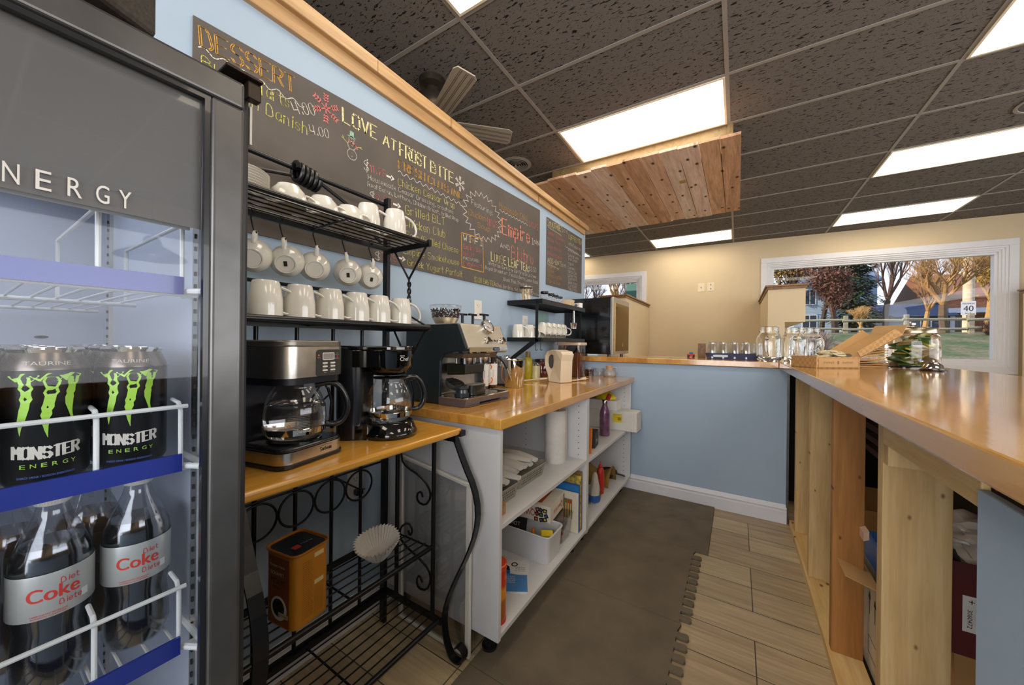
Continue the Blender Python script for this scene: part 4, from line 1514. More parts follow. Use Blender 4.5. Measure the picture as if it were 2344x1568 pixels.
# top shelf
G2 = 'white cups and mugs upside down on the top rack shelf'
def cup_mesh(t, inv=False):
    P = [(0, 0.004), (0.024, 0.004), (0.025, 0.0), (0.029, 0.0), (0.031, 0.004), (0.043, 0.018), (0.0485, 0.038), (0.0495, 0.062), (0.0485, 0.0632), (0.0475, 0.062), (0.0465, 0.038), (0.041, 0.021), (0.026, 0.008), (0, 0.008)]
    m = (T(0, 0, 0.0632) @ R(180, 'X')) if inv else Matrix()
    bm = nb(); lathe(bm, P, 32, m=m)
    obj('cup_body', bm, 'porcelain', t, smooth=True)
    H = [(0.044, 0.053), (0.062, 0.056), (0.074, 0.046), (0.070, 0.030), (0.055, 0.020), (0.042, 0.019)]
    q = [H[0]]
    for a, b in zip(H, H[1:]):
        q += [(a[0]*.75+b[0]*.25, a[1]*.75+b[1]*.25), (a[0]*.25+b[0]*.75, a[1]*.25+b[1]*.75)]
    q.append(H[-1])
    bm = nb(); tube(bm, [m @ Vector((x, 0, z)) for x, z in q], 0.004, 10, flat=(0.006, 0.0036))
    obj('cup_handle', bm, 'porcelain', t, smooth=True)
icup = thing('coffee_cup', 'white rounded cup upside down on the top rack shelf beside the plates', 'cup', (-1.11, 0.532, 1.5735), 70, G2)
cup_mesh(icup, True)
dup(icup, (-1.11, 0.632, 1.5735), 65, 'white rounded cup upside down on the top rack shelf, second from the plates')
dup(icup, (-1.11, 0.722, 1.5735), 62, 'white rounded cup upside down on the top rack shelf, third from the plates')
dup(mug, (-1.12, 0.805, 1.5735), 60, 'tall white mug upside down on the top rack shelf, second from its open end', G2)
dup(mug, (-1.085, 0.893, 1.5735), 62, 'tall white mug upside down at the open end of the top rack shelf', G2)
# plates
G3 = 'white plates stacked on the top rack shelf'
pl = thing('saucer', 'white plate at the bottom of the stack on the top rack shelf', 'plate', (-1.11, 0.405, 1.5735), 0, G3)
bm = nb(); lathe(bm, [(0, 0.002), (0.035, 0.002), (0.036, 0.0), (0.039, 0.0), (0.042, 0.003), (0.068, 0.011), (0.072, 0.014), (0.0705, 0.0155), (0.066, 0.0138), (0.040, 0.006), (0, 0.005)], 40)
obj('plate_body', bm, 'porcelain', pl, smooth=True)
for k in range(1, 7):
    dup(pl, (-1.11, 0.405, 1.5735+0.0068*k), 0, 'white plate in the stack on the top rack shelf, number %d up from the shelf' % (k+1))
# hanging cups and their hooks
G4 = 'white cups hanging under the top rack shelf'
G5 = 'black hooks on the top rack shelf'
hang = thing('coffee_cup', 'white cup hanging from a hook under the top rack shelf, cut by the fridge edge', 'cup', (0, 0, 0), 0, G4)
cup_mesh(hang)
bm = nb()
_m = T(0, 0, -0.0004)
cyl(bm, 0.0242, 0.0015, 0.0035, n=24)
foot = obj('cup_foot', bm, 'porcelain', hang, smooth=True)
hook = thing('s_hook', 'black S hook holding the hanging cup nearest the fridge', 'hook', (0, 0, 0), 0, G5)
bm = nb()
tube(bm, arc((0.0, 0, 0.0), 0.011, -40, 190, 10, 'y')[::1]+[(-0.013, 0, -0.02), (0.006, 0, -0.058)]+arc((0.014, 0, -0.066), 0.010, 180, 370, 8, 'y'), 0.0022, 8)
obj('hook_wire', bm, 'black', hook, smooth=True)
HN = ('nearest the fridge', 'second from the fridge', 'third from the fridge', 'fourth from the fridge', 'at the open end of the shelf')
for k, y in enumerate((0.498, 0.578, 0.683, 0.790, 0.902)):
    z = Vector((-0.80, 0.42+0.06*(k % 2), 0.34)).normalized()
    up = Vector((0.0, 0.10*(-1)**k, 1.0))
    x = (up-z*up.dot(z)).normalized()
    yv = z.cross(x)
    m4 = Matrix(((x.x, yv.x, z.x, 0), (x.y, yv.y, z.y, 0), (x.z, yv.z, z.z, 0), (0, 0, 0, 1)))
    top = Vector((-1.206, y-0.012, 1.500))          # inside of the handle
    loc = top-m4.to_3x3() @ Vector((0.066, 0, 0.038))
    if k == 0:
        hang.location = loc
        hang.rotation_euler = m4.to_euler()
        hook.location = (-1.22, y-0.012, 1.571)
    else:
        h = dup(hang, loc, rot=m4.to_euler(), label='white cup hanging under the top rack shelf, %s' % HN[k])
        dup(hook, (-1.22, y-0.012, 1.571), 0, label='black S hook holding the hanging cup %s' % HN[k])
    if k in (1, 3, 4):
        bm = nb()
        f = lambda u, v: m4 @ Vector((v, u, 0.0008))+Vector(loc)
        box_ = [(-0.005, -0.008), (0.005, -0.008), (0.005, 0.008), (-0.005, 0.008)]
        quad(bm, *[f(a, b) for a, b in box_])
        o = obj('maker_stamp', bm, 'ink', None)
        o.parent = hang if k == 0 else h
        o.matrix_parent_inverse = (Matrix.Translation(loc) @ m4).inverted()

# ------------------------------------------------------------------ coffee machines on the wood shelf
def rbox2(x0, x1, y0, y1, r, n=5):
    P = []
    for cx, cy, a0 in ((x1-r, y1-r, 0), (x0+r, y1-r, 90), (x0+r, y0+r, 180), (x1-r, y0+r, 270)):
        for i in range(n+1):
            a = math.radians(a0+90*i/n)
            P.append((cx+r*math.cos(a), cy+r*math.sin(a)))
    return P
WS = 0.8725
M['cmblack'] = mat('navy black plastic', '12161f', 0.35, noise=0.05)
t = thing('coffee_maker', 'silver and black coffee maker with display, filled with a carafe of water', 'coffee maker', (-1.028, 0.503, WS), 12)
bm = nb(); prism(bm, rbox2(-0.17, 0.098, -0.098, 0.098, 0.03), 0, 0.012)
obj('foot_plate', bm, 'blackplastic', t, smooth=False, bevel=0.003)
bm = nb(); prism(bm, rbox2(-0.165, 0.096, -0.096, 0.096, 0.032), 0.012, 0.040)
obj('base_band', bm, 'steel', t, smooth=True)
bm = nb(); prism(bm, rbox2(-0.165, 0.094, -0.094, 0.094, 0.032), 0.040, 0.050)
obj('base_top', bm, 'blackplastic', t, bevel=0.004)
bm = nb(); cyl(bm, 0.066, 0.050, 0.054, 0.018, 0, 36)
obj('hot_plate', bm, 'blackgloss', t, smooth=True)
bm = nb()
prism(bm, rbox2(-0.17, -0.058, -0.099, 0.099, 0.02), 0.012, 0.305)
obj('water_tower', bm, 'cmblack', t, bevel=0.002)
bm = nb(); prism(bm, rbox2(-0.17, 0.094, -0.097, 0.097, 0.04), 0.205, 0.222)
obj('brew_head_base', bm, 'cmblack', t, smooth=True)
bm = nb(); prism(bm, rbox2(-0.10, 0.099, -0.100, 0.100, 0.042, 8), 0.222, 0.300)
obj('brew_head', bm, 'steel', t, smooth=True)
bm = nb(); prism(bm, rbox2(-0.172, 0.097, -0.099, 0.099, 0.04, 8), 0.300, 0.316)
obj('lid', bm, mat('grey steel lid', '8d8880', 0.35, metal=0.8), t, smooth=True, bevel=0.004)
bm = nb(); prism(bm, rbox2(-0.006, 0.070, 0.222, 0.292, 0.008), 0.0985, 0.1005, 'x')
cp = obj('control_panel', bm, mat('charcoal panel', '35322f', 0.4), t)
bm = nb(); prism(bm, rbox2(0.012, 0.050, 0.264, 0.284, 0.003), 0.1003, 0.1018, 'x')
obj('display_bezel', bm, 'whiteplastic', cp)
bm = nb(); prism(bm, rbox2(0.014, 0.048, 0.266, 0.282, 0.002), 0.1012, 0.1022, 'x')
obj('display', bm, mat('grey lcd', '96908c', 0.2), cp)
for a in (0.012, 0.037):
    for z in (0.256, 0.247, 0.237):
        bm = nb(); prism(bm, rbox2(a, a+0.016, z-0.0022, z+0.0022, 0.002), 0.1003, 0.1022, 'x')
        obj('button', bm, 'whiteplastic', cp)
for (y, z, mm) in ((0.000, 0.277, 'orange'), (0.060, 0.282, 'green'), (0.060, 0.273, 'red')):
    bm = nb(); cyl(bm, 0.0022, 0, 0.0015, n=10, m=T(0.1003, y, z) @ R(90, 'Y'))
    obj('indicator', bm, mm, cp)
bm = nb()
for s, y, z in (('Brew', -0.003, 0.270), ('Brew', 0.016, 0.2512), ('Hour Min', 0.037, 0.2512), ('Selector', 0.012, 0.2415), ('Brew Strength', 0.034, 0.2415), ('Clean', 0.016, 0.230), ('Auto On Off', 0.036, 0.230), ('Keep Warm', 0.053, 0.2765), ('Brew Pause', 0.052, 0.267)):
    letters(bm, s, plane((0.1008, y, z), (0, 1, 0), (0, 0, 1)), w=0.0011*len(s)+0.004, h=0.0018)
obj('panel_lettering', bm, 'whiteplastic', cp)
bm = nb()
handwrite(bm, 'Sunbeam', plane((0.0965, 0.012, 0.0215), (0, 1, 0), (0, 0, 1)), 0.036, 0.0095, 0.0010)
ribbon(bm, [(0.018+0.03*i/8, 0.0335+0.003*math.sin(PI*i/8)) for i in range(9)], 0.0007, lambda u, v: Vector((0.0965, u, v)))
obj('base_lettering', bm, 'ink', t)
def carafe(name, label, loc, rz, s, water, dirn):
    c = thing(name, label, 'carafe', loc, rz)
    P = [(0.056, 0.0), (0.066, 0.006), (0.073, 0.022), (0.076, 0.045), (0.073, 0.080), (0.062, 0.108), (0.050, 0.124), (0.050, 0.134), (0.055, 0.140)]
    zk = 1.08 if water else 1.04
    P = [(r*s, z*s*zk) for r, z in P]
    bm = nb(); lathe(bm, [(0, 0.0)]+P, 40)
    obj('carafe_glass', bm, 'glass', c, smooth=True)
    bm = nb(); lathe(bm, [(0.0725*s, 0.017*s), (0.0745*s, 0.018*s), (0.0765*s, 0.033*s), (0.0755*s, 0.034*s)], 40)
    obj('steel_band', bm, 'chrome', c, smooth=True)
    bm = nb(); lathe(bm, [(0, 0.136*s*zk), (0.054*s, 0.138*s*zk), (0.056*s, 0.142*s*zk), (0.045*s, 0.145*s*zk), (0, 0.146*s*zk)], 32)
    obj('carafe_lid', bm, 'blackplastic', c, smooth=True)
    bm = nb()
    H = [(0.046, 0.138), (0.080, 0.146), (0.105, 0.137), (0.122, 0.108), (0.130, 0.075), (0.124, 0.045), (0.108, 0.028), (0.086, 0.026), (0.073, 0.030)]
    q = [H[0]]
    for a, b in zip(H, H[1:]):
        q += [(a[0]*.75+b[0]*.25, a[1]*.75+b[1]*.25), (a[0]*.25+b[0]*.75, a[1]*.25+b[1]*.75)]
    q.append(H[-1])
    tube(bm, [(x*s, 0, z*s) for x, z in q], 0.01, 12, flat=(0.011, 0.0085))
    tube(bm, [(0.078*s, 0, 0.130*s), (0.088*s, 0, 0.09*s), (0.083*s, 0, 0.03*s)], 0.006, 10, flat=(0.008, 0.004))
    obj('carafe_handle', bm, 'blackplastic', c, smooth=True)
    if water:
        bm = nb(); lathe(bm, [(0, 0.003)]+[((r-0.0025), z+0.002) for r, z in P[:5]]+[(0.0675*s, 0.094*s), (0, 0.094*s)], 40)
        obj('water', bm, 'water', c, smooth=True)
    bm = nb()
    f = onCyl(0.0768*s, 0, math.radians(dirn))
    if water:
        for k in range(9):
            letters(bm, 'warning keep carafe on warming plate while brewing coffee', lambda a, b, kk=k: f(a, 0.068*s-0.004*kk+b), w=0.05, h=0.0016, align='C')
        handwrite(bm, 'Sunbeam', lambda a, b: f(a-0.005, 0.026+b), 0.034, 0.008, 0.0009)
    else:
        for k, sx_ in enumerate(('2', '4', '6', '8', '10', '12')):
            letters(bm, '-'+sx_, lambda a, b, kk=k: f(a, 0.03+0.011*kk+b), h=0.004, align='C')
    obj('print', bm, 'whiteplastic', c)
    return c
cb = Vector((-1.028, 0.503, WS))+Vector((0.018*math.cos(math.radians(12)), 0.018*math.sin(math.radians(12)), 0.0545))
carafe('glass_carafe', 'water-filled glass carafe with steel band in the silver coffee maker', cb, 62, 1.0, True, -82)

t = thing('coffee_maker', 'small glossy black coffee maker with an empty carafe on the rack shelf', 'coffee maker', (-1.035, 0.782, WS), 37)
bm = nb(); lathe(bm, [(0, 0), (0.088, 0), (0.092, 0.006), (0.092, 0.014), (0.085, 0.026), (0.076, 0.046), (0.070, 0.050), (0, 0.050)], 44, cx=0.045)
prism(bm, rbox2(-0.10, 0.02, -0.075, 0.075, 0.03), 0, 0.045)
obj('base', bm, 'blackgloss', t, smooth=True)
bm = nb(); prism(bm, rbox2(-0.11, -0.025, -0.078, 0.078, 0.03), 0.0, 0.295)
obj('water_tower', bm, 'blackplastic', t, smooth=True, bevel=0.003)
bm = nb(); lathe(bm, [(0, 0.205), (0.055, 0.205), (0.070, 0.216), (0.078, 0.235), (0.080, 0.285), (0, 0.285)], 44, cx=0.040)
prism(bm, rbox2(-0.06, 0.04, -0.079, 0.079, 0.01), 0.232, 0.284)
obj('brew_head', bm, 'blackgloss', t, smooth=True)
bm = nb(); prism(bm, rbox2(-0.115, 0.123, -0.083, 0.083, 0.075, 10), 0.286, 0.300)
obj('lid', bm, 'blackgloss', t, smooth=True, bevel=0.003)
bm = nb()
f = onCyl(0.0808, 0.252, math.radians(-50))
letters(bm, 'Chef', lambda a, b: f(a, b)+Vector((0.04, 0, 0)), h=0.0125)
letters(bm, 'MASTER', lambda a, b: f(a, b+0.0145)+Vector((0.04, 0, 0)), h=0.0035)
obj('brand_lettering', bm, 'whiteplastic', t)
cb = Vector((-1.035, 0.782, WS))+R(37) @ Vector((0.045, 0, 0.0505))
carafe('glass_carafe', 'empty glass carafe with shiny band in the black coffee maker', cb, 72, 0.98, False, -100)

# cables
bm = nb()
tube(bm, [(-1.19, 0.57, 1.06), (-1.20, 0.66, 1.06), (-1.21, 0.70, 1.045), (-1.22, 0.73, 1.0), (-1.235, 0.69, 0.96), (-1.24, 0.62, 0.92), (-1.262, 0.60, 0.85), (-1.27, 0.75, 0.70), (-1.27, 0.88, 0.60), (-1.30, 0.93, 0.575)], 0.0035, 8)
tube(bm, [(-1.20, 0.68, 1.03), (-1.225, 0.66, 0.98), (-1.24, 0.63, 0.93)], 0.003, 8)
tag(obj('power_cord', bm, 'blackplastic', smooth=True), 'black power cord running down behind the rack to the low socket', 'cord')
def outlet(label, y, z, plug=False):
    t = thing('wall_socket', label, 'socket', (XW, y, z))
    bm = nb(); box(bm, 0, 0.006, -0.036, 0.036, -0.058, 0.058)
    obj('cover_plate', bm, 'whiteplastic', t, bevel=0.002)
    for q in (0.026, -0.026):
        bm = nb()
        box(bm, 0.0055, 0.0064, -0.009, -0.007, q-0.002, q+0.006); box(bm, 0.0055, 0.0064, 0.006, 0.008, q-0.002, q+0.006)
        cyl(bm, 0.002, 0, 0.0008, n=10, m=T(0.0057, 0, q-0.008) @ R(90, 'Y'))
        obj('socket_slots', bm, 'ink', t)
    return t
outlet('white wall socket low on the blue wall behind the iron rack', 0.92, 0.585)
bm = nb(); prism(bm, rbox2(-0.016, 0.016, -0.012, 0.012, 0.004), 0.007, 0.032, 'x')
o = obj('plug', bm, 'blackplastic', None, bevel=0.003); o.location = (XW, 0.925, 0.558)
tag(o, 'black plug pushed into the low wall socket', 'plug')
outlet('white wall socket on the blue wall above the espresso machine', 1.745, 1.385)
outlet('white wall socket behind the mugs of the black wall shelf', 2.32, 1.33)

# ---- lower rack shelf: coffee tin and filters
t = thing('coffee_tin', 'orange brown gourmet coffee container with a black lid on the lower rack shelf', 'coffee container', (-1.048, 0.538, 0.4165), 8)
bm = nb(); prism(bm, rbox2(-0.062, 0.062, -0.054, 0.054, 0.022, 6), 0, 0.196)
obj('tin_body', bm, mat('ochre print', 'b8781c', 0.4, noise=0.08, nscale=6), t, smooth=True)
bm = nb(); prism(bm, rbox2(-0.058, 0.058, -0.050, 0.050, 0.02, 6), 0.1955, 0.1965)
lidd = obj('lid', bm, 'blackplastic', t)
bm = nb()
P = rbox2(-0.064, 0.064, -0.056, 0.056, 0.023, 6)
tube(bm, [(a, b, 0.198) for a, b in P], 0.0032, 8, closed=True)
obj('rim', bm, mat('amber rim', 'a8681a', 0.35), t, smooth=True)
bm = nb(); quad(bm, (0.005, -0.026, 0.197), (0.025, -0.026, 0.197), (0.025, -0.006, 0.197), (0.005, -0.006, 0.197))
obj('lid_badge', bm, 'red', lidd)
bm = nb(); handwrite(bm, 'Gourmet Club', plane((0.012, 0.0, 0.1972), (0.15, 1, 0), (-1, 0.15, 0)), 0.032, 0.005, 0.0008)
obj('lid_lettering', bm, 'whiteplastic', lidd)
br = mat('brown front print', '8a4d20', 0.4, noise=0.2, nscale=8)
bm = nb(); quad(bm, (-0.042, -0.0544, 0.004), (0.042, -0.0544, 0.004), (0.042, -0.0544, 0.185), (-0.042, -0.0544, 0.185))
fr_ = obj('front_label', bm, br, t)
bm = nb()
pf = plane((-0.036, -0.0550, 0), (1, 0, 0), (0, 0, 1))
handwrite(bm, "President's Choice", lambda u, v: pf(u, v+0.158), 0.060, 0.006, 0.0009)
letters(bm, 'GOURMET', lambda u, v: pf(u+0.002, v+0.136), w=0.056, h=0.009)
obj('label_lettering', bm, 'whiteplastic', fr_)
bm = nb()
letters(bm, 'MEDIUM', lambda u, v: pf(u+0.004, v+0.112), w=0.055, h=0.015)
letters(bm, 'ROAST', lambda u, v: pf(u+0.012, v+0.098), w=0.038, h=0.009)
obj('label_lettering', bm, 'ink', fr_)
bm = nb(); cyl(bm, 0.032, 0, 0.0006, n=30, m=T(0.0, -0.0545, 0.048) @ R(90, 'X')); obj('cup_picture', bm, 'whiteplastic', fr_)
bm = nb(); cyl(bm, 0.024, 0, 0.0008, n=30, m=T(0.0, -0.0547, 0.050) @ R(90, 'X')); obj('cup_picture', bm, 'ink', fr_)
bm = nb(); quad(bm, (0.0, -0.0556, 0.028), (0.04, -0.0556, 0.028), (0.04, -0.0556, 0.040), (0.0, -0.0556, 0.040)); obj('label_band', bm, mat('tan band', 'd2b98a', 0.5), fr_)
bm = nb(); letters(bm, 'RECYCLABLE', lambda u, v: plane((0.002, -0.0558, 0.0315), (1, 0, 0), (0, 0, 1))(u, v), w=0.034, h=0.0042); obj('label_lettering', bm, 'ink', fr_)
bm = nb()
ps = plane((0.0624, -0.030, 0), (0, 1, 0), (0, 0, 1))
for k in range(26):
    letters(bm, 'Rich smooth coffee roasted', lambda u, v, kk=k: ps(u, v+0.168-0.006*kk), w=0.026+0.002*(k % 3), h=0.0032)
for k in range(12):
    letters(bm, 'cafe moulu torrefie', lambda u, v, kk=k: ps(u+0.034, v+0.085-0.006*kk), w=0.026, h=0.0030)
sd = obj('side_print', bm, mat('brown small print', '5d3a12', 0.5), t)
bm = nb()
for z in (0.170, 0.095):
    quad(bm, ps(0.034, z), ps(0.062, z), ps(0.062, z+0.012), ps(0.034, z+0.012))
obj('side_caption', bm, mat('pale caption', 'd9c08a', 0.5), t)

t = thing('coffee_filters', 'stack of white fluted paper coffee filters on the lower rack shelf', 'coffee filters', (-1.085, 0.835, 0.410))
bm = nb()
NF = 36
for ly in range(3):
    ring = []
    for (r, z) in ((0.0, 0.0), (0.036, 0.0), (0.045, 0.012), (0.060, 0.036), (0.072, 0.056)):
        row = []
        for j in range(NF*4):
            a = 2*PI*j/(NF*4)
            amp = 0.10*(r/0.075)**1.5 if r > 0.03 else 0
            rr = r*(1+amp*math.sin(a*NF)*0.8)+ly*0.0015
            row.append(bm.verts.new((rr*math.cos(a), rr*math.sin(a), z+ly*0.004+0.003*math.sin(3*a+ly)*(r/0.07))))
        ring.append(row)
    for A, B in zip(ring, ring[1:]):
        for j in range(NF*4):
            bm.faces.new((A[j], A[(j+1) % (NF*4)], B[(j+1) % (NF*4)], B[j]))
o = obj('fluted_paper', bm, mat('filter paper', 'e2ded6', 0.9), t, smooth=True, doubles=True)
o.rotation_euler = (math.radians(10), math.radians(6), 0)
o.location = (0, 0, 0.009)
# ------------------------------------------------------------------ on the butcher block counter
WT = 0.9145
ES = thing('espresso_machine', 'black sided espresso machine with sloping steel front and bean hopper', 'espresso machine', (-1.13, 1.31, WT))
EY0, EY1 = 1.150, 1.470
prof = [(-1.31, WT+0.004), (-1.31, 1.245), (-1.30, 1.262), (-1.005, 1.266), (-0.995, 1.262), (-0.951, 1.165), (-0.955, 1.152), (-1.045, 1.143), (-1.078, 1.132), (-1.094, 1.105), (-1.098, 0.958), (-1.098, WT+0.004)]
M['esside'] = mat('slate black enamel', '1d2629', 0.4, noise=0.04)
for y0, y1 in ((EY0, EY0+0.016), (EY1-0.016, EY1)):
    bm = nb(); prism(bm, prof, y0, y1, 'y')
    objw('side_panel', bm, 'esside', ES, bevel=0.003)
bm = nb()
prism(bm, [(-1.308, WT+0.01), (-1.308, 1.255), (-1.12, 1.255), (-1.12, WT+0.01)], EY0+0.016, EY1-0.016, 'y')
objw('machine_body', bm, 'steel', ES)
bm = nb()
prism(bm, [(-1.29, 1.258), (-1.29, 1.2655), (-1.007, 1.2695), (-0.992, 1.2645), (-0.946, 1.166), (-0.952, 1.158), (-0.962, 1.16), (-1.006, 1.255)], EY0+0.014, EY1-0.010, 'y')
objw('front_panel', bm, mat('satin champagne steel', 'c4bba8', 0.38, metal=0.55, noise=0.05), ES, bevel=0.002)
bm = nb(); prism(bm, [(-0.9465, 1.166), (-0.9450, 1.146), (-0.960, 1.140), (-1.12, 1.140), (-1.12, 1.16), (-0.96, 1.16)], EY0+0.018, EY1-0.012, 'y')
objw('chrome_lip', bm, 'chrome', ES)
bm = nb(); prism(bm, [(-0.975, 1.14), (-0.985, 1.118), (-1.12, 1.118), (-1.12, 1.14)], EY0+0.02, EY1-0.05, 'y')
objw('underside_skirt', bm, mat('bronze plastic', '4a3f36', 0.4), ES, bevel=0.003)
bm = nb(); letters(bm, 'La Specialista', plane((-0.979, 1.325, 1.127), (0, 1, 0), (0.35, 0, 1)), h=0.006)
objw('machine_lettering', bm, 'whiteplastic', ES)
# slanted face items; local frame on the slope
sl = Vector((0.046, 0, -0.0985)).normalized()
nrm = Vector((0.0985, 0, 0.046)).normalized()
def onface(y, d):
    return Vector((-0.992, y, 1.2645))+sl*d+nrm*0.0005
def facem(y, d):
    p = onface(y, d)
    yv = Vector((0, 1, 0))
    xx = yv.cross(nrm)
    return Matrix(((xx.x, yv.x, nrm.x, p.x), (xx.y, yv.y, nrm.y, p.y), (xx.z, yv.z, nrm.z, p.z), (0, 0, 0, 1)))
bm = nb()
lathe(bm, [(0.031, -0.002), (0.035, 0.0), (0.036, 0.018), (0.033, 0.022), (0.029, 0.020), (0.029, 0.010)], 36, m=facem(1.335, 0.012))
ga = objw('pressure_gauge', bm, 'chrome', ES, smooth=True)
bm = nb(); cyl(bm, 0.0292, 0.009, 0.012, n=32, m=facem(1.335, 0.012))
bmesh.ops.translate(bm, vec=-ES.location, verts=bm.verts)
obj('gauge_dial', bm, mat('grey dial', 'b9b5ad', 0.4), ga)
bm = nb(); m_ = facem(1.335, 0.012)
prism(bm, [(-0.002, -0.002), (0.0, 0.02), (0.002, -0.002)], 0.0125, 0.014, m=m_ @ R(-30)); 
bmesh.ops.translate(bm, vec=-ES.location, verts=bm.verts)
obj('gauge_needle', bm, 'red', ga)
for y, r in ((1.305, 0.016), (1.425, 0.016)):
    bm = nb(); lathe(bm, [(r, 0), (r, 0.004), (r*0.85, 0.006), (r*0.8, 0.018), (0, 0.019)], 24, m=facem(y, 0.078))
    objw('dial_knob', bm, 'chrome', ES, smooth=True)
for y in (1.342, 1.365, 1.388, 1.452):
    bm = nb(); lathe(bm, [(0.0075, 0), (0.0075, 0.004), (0, 0.005)], 16, m=facem(y, 0.080))
    objw('button', bm, 'chrome', ES, smooth=True)
bm = nb(); prism(bm, rbox2(-0.008, 0.008, -0.024, 0.024, 0.008), 0, 0.003, m=T(-0.9455, 1.365, 1.157) @ R(86, 'Y'))
bd = objw('maker_badge', bm, mat('navy badge', '28385a', 0.3), ES)
bm = nb(); letters(bm, "De'Longhi", plane((-0.9415, 1.365, 1.1535), (0, 1, 0), (-0.05, 0, 1)), w=0.036, h=0.007, align='C')
bmesh.ops.translate(bm, vec=-ES.location, verts=bm.verts)
obj('badge_lettering', bm, 'whiteplastic', bd)
# hopper with beans
bm = nb(); lathe(bm, [(0.038, 1.268), (0.05, 1.276), (0.062, 1.298), (0.064, 1.300)], 36, cx=-1.175, cy=1.27)
objw('hopper_base', bm, 'chrome', ES, smooth=True)
bm = nb(); lathe(bm, [(0.064, 1.300), (0.074, 1.348), (0.0755, 1.358), (0.072, 1.360), (0, 1.362)], 36, cx=-1.175, cy=1.27)
objw('bean_hopper', bm, 'glass', ES, smooth=True)
M['bean'] = mat('roasted beans', '33180b', 0.35)
bm = nb(); rn = random.Random(5)
for k in range(260):
    a, rr = rn.uniform(0, 2*PI), 0.066*math.sqrt(rn.random())
    if k < 150:
        rr = 0.0615+0.004*rn.random()
    z = rn.uniform(1.303, 1.342)
    rr *= 0.92+0.12*(z-1.303)/0.04
    lathe(bm, [(0, -0.0045), (0.0032, -0.002), (0.0036, 0.0015), (0, 0.0045)], 6, m=T(-1.175+rr*math.cos(a), 1.27+rr*math.sin(a), z) @ R(rn.uniform(0, 360), 'X') @ R(rn.uniform(0, 360), 'Y'))
stuff(objw('beans', bm, 'bean', ES))
# levers behind the gauge
for (x, y, a) in ((-1.16, 1.375, 20), (-1.13, 1.42, 30), (-1.08, 1.45, 25)):
    bm = nb(); cyl(bm, 0.007, 1.262, 1.325, x, y, 12)
    prism(bm, [(-0.03, -0.008), (0.03, -0.005), (0.032, 0.005), (-0.03, 0.008)], 1.320, 1.330, m=T(x, y, 0) @ R(a+60))
    objw('tamper_lever', bm, 'greyp' if False else 'black', ES, bevel=0.002)
# group heads and spouts
bm = nb(); cyl(bm, 0.045, 1.092, 1.120, -1.035, 1.25, 32); cyl(bm, 0.045, 1.092, 1.120, -1.035, 1.37, 32)
objw('group_head', bm, 'chrome', ES, smooth=True)
bm = nb()
prism(bm, [(-1.10, 1.09), (-0.99, 1.09), (-0.992, 1.052), (-1.00, 1.046), (-1.10, 1.040)], 1.20, 1.335, 'y')
objw('grinder_outlet', bm, mat('olive black plastic', '191a10', 0.5), ES, bevel=0.004)
bm = nb(); tube(bm, [(-1.0, 1.44, 1.118), (-0.985, 1.455, 1.11), (-0.972, 1.47, 1.09), (-0.965, 1.485, 1.06)], 0.007, 10)
objw('steam_wand_grip', bm, 'blackplastic', ES, smooth=True)
bm = nb(); tube(bm, [(-0.965, 1.485, 1.06), (-0.955, 1.515, 0.995)], 0.0045, 10)
objw('steam_wand', bm, 'steel', ES, smooth=True)
# drip tray
bm = nb()
prism(bm, rbox2(-1.10, -0.945, EY0-0.002, EY1+0.012, 0.02), WT+0.002, WT+0.004)
prism(bm, [(-1.10, WT), (-0.953, WT), (-0.945, WT+0.034), (-1.10, WT+0.034)], EY0, EY0+0.10, 'y')
prism(bm, [(-1.10, WT+0.012), (-0.950, WT+0.012), (-0.945, WT+0.034), (-1.10, WT+0.034)], EY0+0.10, EY1-0.06, 'y')
prism(bm, [(-1.10, WT), (-0.953, WT), (-0.945, WT+0.034), (-1.10, WT+0.034)], EY1-0.06, EY1+0.01, 'y')
objw('drip_tray', bm, mat('taupe plastic', '5d5354', 0.3), ES, bevel=0.003)
bm = nb()
tube(bm, [(a, b, WT+0.036) for a, b in rbox2(-1.095, -0.947, EY0+0.002, EY1+0.008, 0.02)], 0.0035, 8, closed=True)
objw('tray_rim', bm, 'chrome', ES, smooth=True)
bm = nb()
for k in range(22):
    y = EY0+0.016+k*0.0135
    box(bm, -1.088, -0.958, y, y+0.004, WT+0.0345, WT+0.037)
stuff(objw('tray_grille', bm, 'chrome', ES))
bm = nb()
tube(bm, [(-1.015, 1.213, WT+0.065)], 0.01) if False else None
# loose bits on the tray
t = thing('dosing_funnel', 'black stepped round funnel standing on the drip tray', 'funnel', (-1.01, 1.198, WT+0.0375))
bm = nb(); lathe(bm, [(0.0, 0.0), (0.031, 0), (0.032, 0.014), (0.027, 0.016), (0.025, 0.030), (0.030, 0.034), (0.031, 0.046), (0.026, 0.047), (0.02, 0.044), (0, 0.040)], 32)
obj('funnel_body', bm, mat('slate plastic', '2b3136', 0.3, coat=0.3), t, smooth=True)
t = thing('tamping_station', 'dark rounded block with a steel top on the drip tray', 'tamping block', (-1.012, 1.295, WT+0.0375))
bm = nb(); prism(bm, rbox2(-0.035, 0.03, -0.055, 0.055, 0.028, 8), 0, 0.044)
obj('block_body', bm, mat('smoky block', '2a2724', 0.2, coat=0.6), t, smooth=True, bevel=0.002)
bm = nb(); prism(bm, rbox2(-0.031, 0.026, -0.050, 0.050, 0.025, 8), 0.044, 0.046)
obj('top_plate', bm, 'greyp', t)
t = thing('cup_grate', 'round slotted steel grate tilted behind the black funnel', 'grate', (-1.055, 1.21, 1.008))
bm = nb(); lathe(bm, [(0, -0.022), (0.038, -0.022), (0.044, -0.012), (0.046, -0.002), (0.042, 0)], 36, m=R(24, 'Y'))
obj('grate_ring', bm, mat('blue grey metal', '5d6670', 0.3, metal=0.7), t, smooth=True)
bm = nb()
